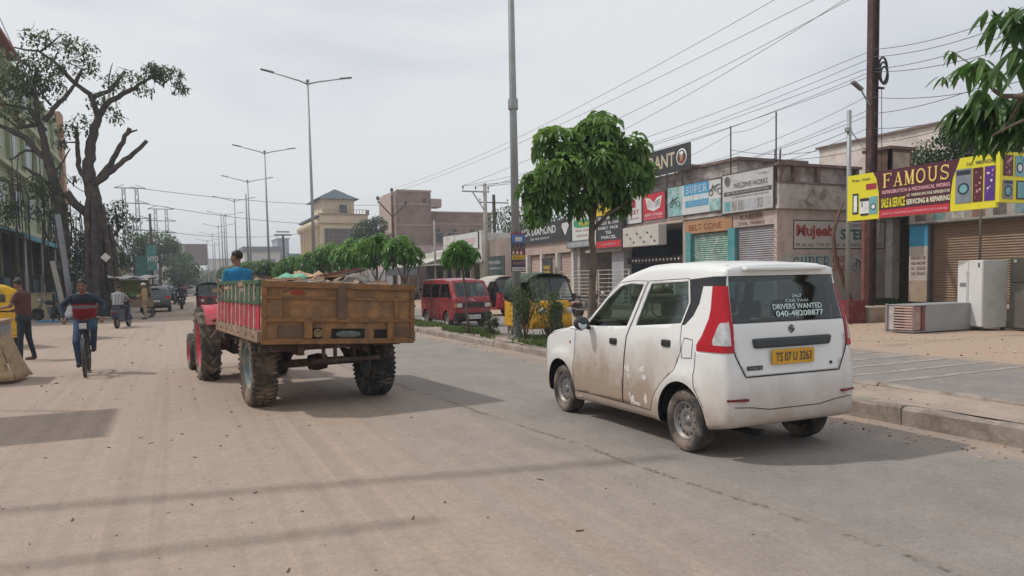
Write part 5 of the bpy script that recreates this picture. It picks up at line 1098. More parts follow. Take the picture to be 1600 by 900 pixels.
 for sg in(-1,1):
  mb=MB(); mb.ell((sg*.92,1.72,1.10),(.10,.055,.075),0,14,8); mb.bar((sg*.80,1.75,1.04),(sg*.88,1.73,1.08),.04,.04); m_r=mb.build('mirror',blackp,t)
  mb=MB(); mb.disc((sg*.93,1.668,1.10),(0,-1,0),.06,14); mb.build('mirror_glass',M('mirror_glass',(.4,.45,.48),.05,1),m_r)
  p,_=surf(tree,'L' if sg<0 else 'R',2.2,.86); mb=MB(); mb.ell((p.x,2.2,.86),(.012,.022,.018),0,8,6); mb.build('indicator',M('indicator_orange',(.5,.16,.03),.3),t)
 for y in(0,2.435):
  for sg in(-1,1):wheel(t,(sg*.70,y,.287),.287,.175,sg,rubber_d,None,.60,12)
 mb=MB(); mb.bx(-.60,.60,-.3,2.9,.24,.33).bar((-.66,0,.28),(.66,0,.28),.08,.07); mb.tube([(-.3,.5,.2),(-.35,-.45,.22),(-.35,-.58,.24)],.03,8)
 for y in(0,2.435):
  for sg in(-1,1):
   n_=14; a_=[(y+.362*math.cos(math.pi*k/n_),.287+.362*math.sin(math.pi*k/n_))for k in range(n_+1)]
   mb.add([(x,p,q)for x in(sg*.50,sg*.785)for p,q in a_],[(k,k+1,n_+2+k,n_+1+k)for k in range(n_)]); mb.add([(sg*.5,p,q)for p,q in a_],[tuple(range(n_+1))])
 mb.build('underbody',M('underbody_black',(.015,.015,.015),.95),t)
 seats(t,[(1.05,(-.36,.36)),(.28,(-.42,0,.42))],.42)
 mb=MB(); mb.bx(-.64,.64,1.55,1.9,.6,1.03); mb.build('dashboard',M('interior_trim',(.04,.04,.04)),t,bevel=.05)
 mb=MB(); mb.tube([(.36+.17*math.cos(a),1.45+.05*math.sin(a),.98+.16*math.sin(a))for a in[k*math.pi/9 for k in range(19)]],.014,6); mb.build('steering_wheel',blackp,t)
 mb=MB(); mb.tube([(-.45,-.46,1.24),(-.25,-.5,1.215),(.1,-.52,1.21)],.008,5); mb.build('wiper',blackp,t)
 return t
car_white=hatchback()
def trailer():
 t=thing('farm_trailer','rusty orange-brown high-sided farm trailer on two big tyres, loaded with broken planks and debris','trailer',(1.84,9.25,0),.09)
 ora=M('trailer_orange',(.285,.145,.058),.75,0,.3,3,dirt=((.13,.08,.05),.65,4),bump=.25,bsc=30); ora2=M('trailer_orange_frame',(.235,.115,.045),.8,0,.3,4,dirt=((.11,.07,.045),.55,6),bump=.3,bsc=30)
 dim=M('trailer_brown',(.12,.075,.05),.85,0,.3,4,dirt=((.2,.14,.1),.4,5)); hole=M('trailer_hole',(.015,.013,.012),.9)
 rd=M('trailer_red',(.42,.02,.045),.65,0,.2,4,dirt=((.3,.15,.12),.35,6)); gr=M('trailer_green',(.035,.09,.05),.7,0,.3,4,dirt=((.2,.2,.15),.3,6)); wh=M('trailer_white',(.48,.44,.37),.75,0,.25,5,dirt=((.25,.2,.15),.4,6))
 bed=thing_part('bed',t); bed.rotation_euler=(0,.05,0); bed.location=(0,0,.0)
 z0,z1,L,W=.84,1.58,3.3,.96
 mb=MB(); mb.bx(-W+.03,W-.03,.03,L,z0+.02,z0+.1); mb.build('floor',dim,bed)
 tg=MB(); tg.bx(-W,W,-.0,.03,z0,z1)
 tg.build('tailgate',ora,bed)
 fr=MB()
 fr.bx(-W-.01,W+.01,-.035,.045,1.515,1.59).bx(-W-.01,W+.01,-.028,0,z0-.01,z0+.055).bx(-W-.01,W+.01,-.03,0,1.10,1.15).bx(-W-.01,W+.01,-.018,0,1.375,1.41)
 fr.bx(-W-.01,-W+.05,-.032,.03,z0+.055,1.10).bx(-W-.01,-W+.05,-.032,.03,1.15,1.375).bx(W-.05,W+.01,-.032,.03,z0+.055,1.10).bx(W-.05,W+.01,-.032,.03,1.15,1.375)
 for x in(-.68,.72):fr.bx(x-.03,x+.03,-.026,0,1.15,1.375)
 fr.bx(-W-.01,-W+.05,-.03,.03,1.41,1.515).bx(W-.05,W+.01,-.03,.03,1.41,1.515)
 fr.build('tailgate_frame',ora2,bed,bevel=.006)
 mb=MB(); mb.bx(-.06,.06,-.042,0,1.14,1.56,0); mb.build('centre_post',dim,bed,bevel=.008)
 mb=MB(); mb.bx(-.78,-.46,-.012,0,.92,1.06).bx(.68,.88,-.012,0,.92,1.04); mb.build_each('recess_plate',dim,bed)
 mb=MB(); mb.bx(-.47,-.37,-.05,0,.90,1.13).bx(.60,.68,-.05,0,.88,1.10); mb.build_each('bracket',ora2,bed,bevel=.01)
 mb=MB(); mb.bx(-.365,-.25,-.014,0,.90,1.03).bx(-.12,.30,-.014,0,.885,1.02).bx(.43,.595,-.014,0,.885,1.01); mb.build_each('opening',hole,bed)
 mb=MB(); mb.lathe([(.055,0),(.055,-.02),(.042,-.03),(.04,-.016),(.001,-.014)],(-.30,-.012,.965),(0,1,0),18); mb.build('lamp_ring',M('lamp_brass',(.22,.16,.09),.6,.2),bed)
 mb=MB(); mb.ell((.09,-.012,.95),(.17,.012,.045),0,14,6); mb.build('old_plate',M('plate_greygreen',(.10,.12,.105),.6,0,.4,12),bed)
 mb=MB(); mb.bx(-.62,-.48,-.0215,-.002,1.44,1.48); mb.build('painted_mark',M('mark_red',(.3,.04,.02),.8,0,.4,9),bed)
 for sg,nm in((-1,'left'),(1,'right')):
  x=sg*W; xi=x-sg*.03
  mb=MB(); mb.bx(min(x,xi),max(x,xi),.045,L,z0+.14,z1-.02,0)
  side=mb.build('side_panel',wh,bed)
  n=10; mb=MB(); m2=MB(); m3=MB()
  for k in range(n):
   y=.06+k*(L-.08)/n; w=(L-.08)/n; xo=x+sg*.014
   mb.bx(min(x,xo),max(x,xo),y+.03,y+w-.055,z0+.30 if k%4==9 else z0+.16,1.30); m2.bx(min(x,xo),max(x,xo),y+.03,y+w-.055,1.335,1.54)
   xo=x+sg*.03; m3.bx(min(x,xo),max(x,xo),y+w-.055,y+w-.02,z0+.14,1.55)
  mb.build('red_panel',rd,side); m2.build('green_panel',gr,side); m3.build('rib',M('trailer_rib',(.46,.38,.31),.75,0,.35,6,dirt=((.3,.03,.04),.4,5)),side)
  xo=x+sg*.035; mb=MB(); mb.bx(min(x,xo),max(x,xo),.0,L,1.305,1.33).bx(min(xi,xo),max(xi,xo),.0,L,1.55,1.60); mb.build('rail',gr,side)
  xo=x+sg*.05; mb=MB(); mb.bx(min(xi,xo),max(xi,xo),.03,L,z0+.01,z0+.14); mb.build('side_beam',M('beam_wood',(.24,.15,.10),.85,0,.35,5,dirt=((.36,.28,.22),.4,6)),side)
  for k in range(7):
   mb=MB(); xo2=x+sg*.052; mb.lathe([(.014,0),(.014,.012),(.001,.014)],(xo,.25+k*.5,z0+.075),(sg,0,0),8)
   mb.build('bolt',dim,side)
 mb=MB(); mb.bx(-W,W,L-.04,L,z0+.1,z1-.04); mb.build('front_panel',rd,bed)
 mb=MB(); mb.bx(-W,W,L-.06,L+.01,1.55,1.6); mb.build('front_rail',gr,bed)
 ch=M('chassis_rust',(.06,.04,.032),.85,0,.35,6,dirt=((.18,.13,.1),.4,6))
 mb=MB()
 for x in(-.42,.42):mb.bx(x-.04,x+.04,.15,L+.2,.70,.84)
 for y in(.2,1.0,1.9,2.9):mb.bx(-.9,.9,y,y+.08,.76,.84)
 mb.bar((-.42,L+.1,.74),(0,L+1.1,.62),.09,.08).bar((.42,L+.1,.74),(0,L+1.1,.62),.09,.08); mb.build('chassis',ch,t)
 mb=MB(); mb.bar((-.7,.98,.52),(.7,.98,.52),.1,.1); mb.lathe([(.10,-.12),(.12,0),(.10,.12)],(0,.98,.52),(1,0,0),12); mb.build('axle',ch,t)
 for x in(-.42,.42):
  for q in range(5):mb=MB()if q==0 else mb; mb.tube([(x,.98+(.55-q*.09)*a,.66-.03*q+.09*a*a)for a in(-1,-.6,-.2,.2,.6,1)],.022,5)
  mb.build('leaf_spring',ch,t)
 mb=MB(); mb.bar((-.25,.3,.60),(.62,.25,.60),.05,.05).bar((-.1,.3,.6),(-.1,.3,.76),.04,.04).bar((.05,.3,.6),(.05,.3,.76),.04,.04).bar((.3,.3,.6),(.3,.3,.76),.04,.05)
 mb.tube([(-.25,1.5,.75),(0,1.7,.66),(.2,1.9,.75)],.05,8); mb.build('under_bar',ch,t)
 for sg in(-1,1):wheel(t,(sg*.79,.98,.515),.515,.30,sg,M('tyre_muddy',(.07,.055,.042),.9,0,.3,5,dirt=((.23,.17,.125),.6,4))if sg<0 else rubber,M('rim_teal',(.14,.19,.18),.7,.2,.3,5,dirt=((.28,.22,.17),.5,5)),.56,6,40,lugs=-44)
 for sg in(-1,1):mb=MB(); mb.bx(sg*.79-.18,sg*.79+.18,.15,.17,.45,.80); mb.build('mudflap',blackp,t)if sg>0 and False else None
 return t
trailer()
def rubble():
 rnd=random.Random(14); org=Vector((1.84,9.25,0)); q=Euler((0,0,.09)).to_matrix()
 def wp(x,y,z):return tuple(org+q@Vector((x,y,z-.05*x)))
 mb=MB(); n=16; vs=[];
 for j in range(n+1):
  for i in range(n+1):
   x=-.9+1.8*i/n; y=.1+3.05*j/n; h=1.47+.12*(1-(x/.95)**2)*(1-((y-1.4)/1.9)**2)+.10*mnoise.noise((x*3,y*3,0)); vs.append(wp(x,y,h))
 mb.add(vs,[(j*(n+1)+i,j*(n+1)+i+1,(j+1)*(n+1)+i+1,(j+1)*(n+1)+i)for j in range(n)for i in range(n)])
 for k in range(800):
  x=rnd.uniform(-.88,.88); y=rnd.uniform(.08,3.1); z=1.48+.12*(1-(x/.95)**2)*(1-((y-1.4)/1.9)**2)+rnd.uniform(-.02,.05); s=rnd.uniform(.012,.055)
  mb.bx(*[c for a,w in zip(wp(x,y,z),(s*rnd.uniform(.5,2),s*rnd.uniform(.5,2),s*.5))for c in(a-w,a+w)],rnd.randrange(6),(rnd.uniform(-.6,.6),rnd.uniform(-.6,.6),rnd.uniform(0,3)))
 o=mb.build('demolition_rubble',[M('rub_tan',(.33,.25,.18),.9,0,.3,9),M('rub_grey',(.3,.28,.26),.9),M('rub_brown',(.13,.07,.05),.9),M('rub_pale',(.55,.5,.45),.9),M('rub_dark',(.05,.045,.045),.9),M('rub_sand',(.40,.28,.19),.9)]); tag(o,kind='stuff')
 woods=[M('plank_redbrown',(.15,.055,.045),.8,0,.4,6),M('plank_tan',(.40,.26,.16),.85,0,.35,5),M('plank_dark',(.06,.045,.04),.85,0,.3,6),M('plank_pale',(.50,.42,.34),.85,0,.3,5)]
 specs=[(-.35,1.0,1.58,.8,-.05,.10,0,'reddish brown plank lying flat near the left side of the load'),(-.1,.7,1.66,.9,.10,.12,1,'wide tan board sloping up in the middle of the load'),(.05,.55,1.70,.9,.22,.09,0,'dark red plank leaning over the tan board on the load'),(.30,.8,1.70,.8,.25,.08,2,'nearly black plank tilted up near the top of the load'),(.48,.45,1.60,.8,.0,.09,3,'pale plank lying across the right part of the load'),(.55,.6,1.62,.7,.06,.07,1,'narrow tan plank at the right edge of the load'),(.15,1.3,1.70,.9,.12,.1,0,'long red-brown plank topmost on the load'),(-.55,.5,1.62,.5,.1,.1,1,'short tan offcut beside the left corner of the tailgate'),(.48,1.2,1.62,.8,-.03,.05,3,'white strip of moulding on the right of the load')]
 for(x,y,z,L,tilt,w,m,lab)in specs:
  a=rnd.uniform(-.35,.35)
  mb=MB(); dx,dz=L/2*math.cos(tilt),L/2*math.sin(tilt); p0=Vector(wp(x-dx*math.cos(a),y-dx*math.sin(a),z-dz)); p1=Vector(wp(x+dx*math.cos(a),y+dx*math.sin(a),z+dz))
  mb.bar(p0,p1,w,.03); o=mb.build('plank',woods[m],loc=tuple((p0+p1)/2)); tag(o,lab,'plank','planks on the trailer load')
 mb=MB(); rnd2=random.Random(3); c=Vector(wp(-.35,.7,1.64));
 mb.ell(c,(.20,.22,.06),0,14,8); mb.v=[tuple(Vector(v)+Vector((0,0,.05*mnoise.noise(Vector(v)*9)))+Vector((.05*mnoise.noise(Vector(v)*7),0,0)))for v in mb.v]
 o=mb.build('plastic_sack',M('sack_green',(.14,.38,.27),.5,0,.5,14),loc=tuple(c)); tag(o,'crumpled pale green plastic sack among the debris in the trailer','sack')
 for k,(x,y,z,L,lab)in enumerate([(-.15,.8,1.63,.45,'crumpled tan cloth sack in the middle of the load'),(.42,.6,1.60,.4,'dull grey-brown crumpled sheet right of the tan board')]):
  c=Vector(wp(x,y,z)); mb=MB(); mb.ell(c,(L*.5,L*.5,.10),0,16,8); mb.v=[tuple(Vector(v)+Vector((.08*mnoise.noise(Vector(v)*6),.05*mnoise.noise(Vector(v)*8),.09*mnoise.noise(Vector(v)*7))))for v in mb.v]
  tag(mb.build('debris_sack',[woods[1],M('sheet_greybrown',(.22,.19,.17),.9,0,.3,8)][k],loc=tuple(c)),lab,'sack')
rubble()
def tractor():
 t=thing('tractor','faded red farm tractor with big ribbed rear tyres and pink-red wheel rims pulling the trailer','tractor',(1.04,13.5,0),.075)
 red=M('tractor_red',(.52,.055,.085),.55,0,.15,3,dirt=((.35,.22,.19),.4,5)); rimr=M('tractor_rim_red',(.50,.03,.06),.55,0,.12,4,dirt=((.35,.2,.17),.35,5)); dk=M('tractor_iron',(.05,.045,.045),.75,.2,.3,5,dirt=((.2,.15,.12),.4,5))
 ty=M('tractor_tyre',(.06,.052,.045),.92,0,.25,5,dirt=((.22,.175,.14),.65,4))
 for sg in(-1,1):wheel(t,(sg*.56,0,.60),.60,.30,sg,ty,rimr,.66,0,40,lugs=18)
 for sg in(-1,1):wheel(t,(sg*.62,1.75,.345),.345,.17,sg,ty,rimr,.60,4,30)
 mb=MB(); mb.bx(-.2,.2,-.25,.9,.42,.85).bx(-.15,.15,.9,1.9,.45,.75); mb.bar((-.42,0,.6),(.42,0,.6),.2,.2).bar((-.55,1.75,.38),(.55,1.75,.38),.09,.09); mb.bar((0,-.25,.5),(0,-.75,.55),.12,.05); mb.build('gearbox',dk,t,bevel=.03)
 mb=MB(); mb.prism([(-.24,.75,.74),(.24,.75,.74),(.24,.75,1.16),(.17,.75,1.26),(-.17,.75,1.26),(-.24,.75,1.16)],(0,1.45,-.05)); mb.build('bonnet',red,t,bevel=.03)
 mb=MB(); mb.bx(-.2,.2,2.16,2.22,.74,1.12); mb.build('grille',blackp,t)
 for sg in(-1,1):
  mb=MB(); n=12; a0,a1=R(32),R(150); vs=[]
  for i in range(n+1):
   a=a0+(a1-a0)*i/n
   for x in(sg*.36,sg*.62):vs.append((x,-.66*math.cos(a)*.98,.60+.66*math.sin(a)))
  for i in range(n+1):
   a=a0+(a1-a0)*i/n; vs.append((sg*.36,-.50*math.cos(a),.60+.40*math.sin(a)))
  mb.add(vs,[(2*i,2*i+1,2*i+3,2*i+2)for i in range(n)]+[(2*i,2*i+2,2*n+2+i+1,2*n+2+i)for i in range(n)],0,False); o=mb.build('mudguard',red,t); sd=o.modifiers.new('thick','SOLIDIFY'); sd.thickness=.02
  mb=MB(); mb.ell((sg*.5,-.58,1.02),(.035,.03,.03),0,8,6); mb.build('tail_lamp',M('reflector_red',(.2,.02,.02)),o)
 mb=MB(); mb.bx(-.22,.22,-.18,.24,1.0,1.1).bx(-.22,.22,-.24,-.16,1.08,1.36); mb.build('seat',blackp,t,bevel=.04)
 mb=MB(); mb.bar((0,0,.8),(0,0,1.0),.12,.12); mb.build('seat_post',dk,t)
 sw=MB(); sw.tube([(.19*math.cos(a),.62+.10*math.sin(a),1.42+.15*math.sin(a))for a in[k*math.pi/9 for k in range(19)]],.016,6); sw.tube([(0,.62,1.42),(0,.8,1.1)],.02,6); sw.build('steering_wheel',blackp,t)
 mb=MB(); mb.tube([(.12,1.4,1.2),(.12,1.4,1.8)],.03,8); mb.build('exhaust',dk,t)
 for sg in(-1,1):mb=MB(); mb.ell((sg*.3,1.95,1.05),(.09,.07,.09),0,10,8); mb.build('headlight',M('lamp_clear',(.6,.6,.6)),t)
 mb=MB(); mb.bx(-.42,.42,.3,.75,.50,.53); mb.build('footplate',dk,t)
 return t
tractor()
def microvan():
 t=thing('microvan','faded red boxy microvan with a dark bumper coming towards the camera beyond the median','van',(8.98,24.4,0),math.pi+.03)
 redp=M('van_red',(.24,.014,.022),.4,0,.1,2,dirt=((.30,.14,.12),.35,3)); redp.node_tree.nodes['Principled BSDF'].inputs['Coat Weight'].default_value=.3
 def hw(y,z):
  h=.70-(max(0,z-.95))*.10
  if y>1.2:h-=(y-1.2)**2*.25
  if y<-1.4:h-=(-1.4-y)**2*.5
  return h
 bm=shell([(0,1.56),(.1,1.62),(.7,1.63),(.84,1.60),(1,1.56)],[(0,.28),(.1,.22),(.9,.22),(1,.28)],hw,[(.2,-1.6),(.9,-1.64),(1.6,-1.55)],[(.2,1.62),(.45,1.68),(.95,1.66),(1.02,1.60),(1.55,1.22),(1.7,1.2)],14,40,22,2)
 def arc(cy,r,n=16):return[(cy+r*math.cos(R(-20+220*i/n)),.26+r*math.sin(R(-20+220*i/n)))for i in range(n+1)]
 reg=[]
 for sg in(-1,1):
  for cy in(-1.05,.95):reg.append(('hole','D',[(sg*.4,cy-.31),(sg*1.1,cy-.31),(sg*1.1,cy+.31),(sg*.4,cy+.31)]))
 for s in 'LR':
  reg+=[('hole',s,arc(-1.05,.33)),('hole',s,arc(.95,.33)),('glass',s,[(.42,1.0),(1.38,1.0),(1.12,1.46),(.42,1.46)]),('glass',s,[(-.42,1.0),(.33,1.0),(.33,1.46),(-.42,1.46)]),('glass',s,[(-1.42,1.0),(-.52,1.0),(-.52,1.46),(-1.36,1.46)])]
  reg+=[('door'+s,s,[(.38,.3),(1.3,.6),(1.42,.98),(1.15,1.5),(.38,1.5)]),('door2'+s,s,[(-.46,.3),(.36,.3),(.36,1.5),(-.46,1.5)])]
 reg+=[('wind','F',[(-.56,1.03),(.56,1.03),(.52,1.5),(-.52,1.5)]),('rwind','B',[(-.5,1.0),(.5,1.0),(.45,1.45),(-.45,1.45)]),('bumper','F',[(-.9,.2),(.9,.2),(.9,.5),(-.9,.5)]),('grille','F',[(-.62,.66),(.62,.66),(.62,.84),(-.62,.84)])]
 tree=BVHTree.FromBMesh(bm); P=carve(bm,reg)
 P['body'].build('body',redp,t)
 for k in('doorL','doorR','door2L','door2R'):rim_walls(P[k],.015).build('door',redp,t)
 for b in P['glass'].islands():b.build('side_window',glass,t)
 P['wind'].build('windscreen',glass,t); P['rwind'].build('rear_window',glass_dk,t); offset(P['bumper'],.03).build('bumper',blackp,t); P['grille'].build('grille',blackp,t)
 for x in(-.5,.5):
  mb=MB(); p,_=surf(tree,'F',x,.75); mb.bx(x-.1,x+.1,p.y-.02,p.y+.03,.68,.82); mb.build('headlight',M('lamp_clear',(.6,.6,.6)),t,bevel=.02)
  mb=MB(); mb.bx(x*1.28-.03,x*1.28+.03,p.y-.03,p.y+.02,.68,.82); mb.build('indicator',M('indicator_orange',(.5,.16,.03)),t)
 p,_=surf(tree,'F',0,.4); mb=MB(); mb.bx(-.24,.24,p.y+.03,p.y+.05,.3,.43); pl_=mb.build('number_plate',M('board_white',(.6,.6,.6)),t)
 mb=MB(); lettering(mb,'AP 28 1204',(.2,p.y+.056,.33),Vector((-1,0,0)),UPV,.4,.07,0,.02); mb.build('lettering',M('ink_dark',(.05,.05,.05)),pl_)
 mb=MB(); p,_=surf(tree,'F',0,.93)
 mb.prism([(-.12,p.y+.01,.90),(-.02,p.y+.01,.92),(.02,p.y+.01,.97),(.13,p.y+.01,.94),(.02,p.y+.01,.90),(-.02,p.y+.01,.88)],(0,.01,0)); mb.build('emblem',M('badge_silver',(.5,.5,.5)),t)
 mb=MB()
 for s in 'LR':
  for pts in([(.37,.3),(.37,1.52)],[(-.47,.3),(-.47,1.52)],[(-1.55,.9),(1.5,.9)]):
   q=seam(tree,s,pts,.004,.1)
   if len(q)>1:mb.tube(q,.006,4)
 mb.build('panel_gap',gapm,t)
 for sg in(-1,1):
  mb=MB(); mb.bx(sg*.74-.02,sg*.74+.1*sg,1.25,1.32,1.02,1.2)if sg>0 else mb.bx(-.84,-.72,1.25,1.32,1.02,1.2); mb.build('mirror',blackp,t,bevel=.02)
 for y in(-1.05,.95):
  for sg in(-1,1):wheel(t,(sg*.60,y,.265),.265,.15,sg,rubber,steelrim,.58,8,28)
 seats(t,[(.2,(-.32,.32)),(-.7,(-.35,.35))],.45)
 mb=MB(); mb.bx(-.55,.55,-1.5,1.5,.2,.3); mb.build('underbody',gapm,t)
microvan()
def autorickshaw(name,label,loc,rz,col,hood,low=None,goods=False,group=None):
 """front towards +y: nose with one wheel, windscreen frame, open cabin, soft hood"""
 t=thing(name,label,'auto rickshaw',loc,rz,group)
 yl=M('auto_'+col[0],col[1],.5,0,.12,3,dirt=((.3,.2,.12),.3,4)); hd=M('hood_'+hood[0],hood[1],.85,0,.2,3,dirt=((.2,.18,.14),.35,4)); dk=blackp
 mb=MB(); mb.bx(-.60,.60,-1.15,.55,.28,.36); mb.bx(-.62,.62,-1.18,-1.10,.36,.98)
 for sg in(-1,1):mb.prism([(sg*.62,-1.18,.30),(sg*.62,-.25,.30),(sg*.62,-.20,.55),(sg*.62,-.30,.92),(sg*.62,-1.18,.98)],(-sg*.04,0,0))
 for sg in(-1,1):mb.prism([(sg*.60,.45,.30),(sg*.60,.66,.30),(sg*.48,.86,.9),(sg*.50,.52,.9)],(-sg*.04,0,0))
 mb.build('body',yl,t,bevel=.015)
 mb=MB(); n=10; vs=[]
 prof=[(-.60,.60),(-.52,.78),(-.34,.92),(-.15,.99),(.15,.99),(.34,.92),(.52,.78),(.60,.60)]
 for z,k in((.34,.96),(.55,1.0),(.75,.98),(.98,.90),(1.02,.86)):
  for x,y in prof:vs.append((x*(1.0 if z<.9 else .97),.55+(y-.55)*k,z))
 m_=len(prof); mb.add(vs,[(j*m_+i,j*m_+i+1,(j+1)*m_+i+1,(j+1)*m_+i)for j in range(4)for i in range(m_-1)],0,True); o=mb.build('nose',yl,t); sd=o.modifiers.new('thick','SOLIDIFY'); sd.thickness=.025
 mb=MB(); vs=[]; n=8
 for i in range(n+1):
  a=R(10+160*i/n)
  for x in(-.11,.11):vs.append((x,.86-.30*math.cos(a),.24+.31*math.sin(a)))
 mb.add(vs,[(2*i,2*i+1,2*i+3,2*i+2)for i in range(n)],0,True); o=mb.build('mudguard',M('guard_'+(low or 'black'),(.02,.02,.022)if not low else(.6,.32,.02),.5),t); sd=o.modifiers.new('thick','SOLIDIFY'); sd.thickness=.02
 mb=MB(); mb.prism([(-.13,1.0,.5),(.13,1.0,.5),(.17,1.0,.85),(.10,.98,.98),(-.10,.98,.98),(-.17,1.0,.85)],(0,.02,0)); mb.build('nose_panel',dk,t,bevel=.01)
 for x in((-.36,.36)):mb=MB(); mb.lathe([(.085,0),(.085,.05),(.07,.07),(.001,.08)],(x,.91,.76),(0,1,0),14); mb.build('headlight',M('lamp_clear',(.6,.6,.6)),t)
 mb=MB(); mb.bx(-.15,.15,1.02,1.035,.34,.42); mb.build('number_plate',M('plate_yellow',(.6,.33,.02)),t)
 A=[(-.58,.80,1.0),(.58,.80,1.0),(.52,.50,1.60),(-.52,.50,1.60)]
 mb=MB()
 for a,b in zip(A,A[1:]+A[:1]):mb.tube([a,b],.024,6)
 mb.tube([(0,.80,1.0),(0,.5,1.6)],.015,6); mb.build('windscreen_frame',dk,t)
 mb=MB(); mb.add(A,[(0,1,2,3)]); mb.build('windscreen',glass,t)
 mb=MB(); prof=[(-.62,1.02),(-.62,1.40),(-.55,1.60),(-.35,1.70),(0,1.73),(.35,1.70),(.55,1.60),(.62,1.40),(.62,1.02)]
 ys=[.52,.1,-.4,-.9,-1.15,-1.22]; zs=[0,.02,.03,0,-.04,-.16]; vs=[]
 for y,dz in zip(ys,zs):
  for x,z in prof:
   zz=z+dz*(1 if z>1.3 else 0)
   if y>-.35 and z<1.5:zz=1.50 if z<1.45 else zz
   vs.append((x,y,zz))
 m_=len(prof); mb.add(vs,[(j*m_+i,j*m_+i+1,(j+1)*m_+i+1,(j+1)*m_+i)for j in range(len(ys)-1)for i in range(m_-1)],0,True)
 o=len(mb.v)-m_; mb.add([mb.v[o+i]for i in range(m_)],[tuple(range(m_))]); ho=mb.build('hood',hd,t); sd=ho.modifiers.new('thick','SOLIDIFY'); sd.thickness=.02
 mb=MB(); mb.bx(-.22,.22,-1.245,-1.235,1.25,1.45); mb.build('rear_opening',glass_dk,ho)
 mb=MB()
 for sg in(-1,1):mb.tube([(sg*.6,-.32,.9),(sg*.6,-.30,1.5)],.02,6)
 mb.build_each('hood_post',dk,t)
 mb=MB(); mb.bx(-.52,.52,-1.0,-.52,.36,.62).bx(-.52,.52,-1.08,-.96,.6,1.15); mb.build('rear_seat',M('seat_vinyl',(.07,.05,.05),.6),t,bevel=.03)
 mb=MB(); mb.bx(-.22,.22,-.2,.12,.36,.64).bx(-.25,.25,-.30,-.24,.36,1.05); mb.build('driver_seat',M('seat_vinyl',(.07,.05,.05)),t,bevel=.03)
 mb=MB(); mb.tube([(-.3,.42,.98),(0,.50,1.0),(.3,.42,.98)],.018,6); mb.tube([(0,.5,1.0),(0,.7,.4)],.025,6); mb.build('handlebar',dk,t)
 for sg in(-1,1):mb=MB(); mb.bx(sg*.66-.05,sg*.66+.05,.62,.65,1.05,1.18); mb.build('mirror',dk,t,bevel=.01)
 for x in(-.5,.5):mb=MB(); mb.bx(x-.06,x+.06,-1.2,-1.18,.7,.82); mb.build('tail_lamp',M('reflector_red',(.2,.02,.02)),t)
 wheel(t,(0,.86,.21),.21,.11,1,rubber,steelrim,.55,0,24)
 for sg in(-1,1):wheel(t,(sg*.55,-.80,.21),.21,.11,sg,rubber,steelrim,.55,0,24)
 return t
AR=autorickshaw('auto_rickshaw','yellow auto rickshaw with dark green hood half hidden by the median shrub',(8.95,17.6,0),math.pi-.06,('yellow',(.62,.33,.015)),('green',(.035,.065,.05)))
autorickshaw('auto_rickshaw','red three-wheeler with a pale roof behind the red microvan',(13.1,29.6,0),math.pi+.1,('red',(.30,.012,.035)),('pale',(.5,.46,.42)))
autorickshaw('auto_rickshaw','yellow-topped auto rickshaw with a green band parked behind the man at the left edge',(-4.85,24.4,0),.5,('bright_yellow',(.66,.38,.02)),('yellow',(.66,.40,.02)))
autorickshaw('auto_rickshaw','dark-canopied auto rickshaw full of passengers ahead of the tractor',(1.75,43,0),math.pi,('maroon',(.20,.02,.03)),('black',(.03,.03,.035)))
autorickshaw('auto_rickshaw','small far yellow auto rickshaw near the stalls beyond the grey car',(-1.6,66,0),math.pi,('yellow',(.6,.3,.01)),('green',(.04,.06,.05)))
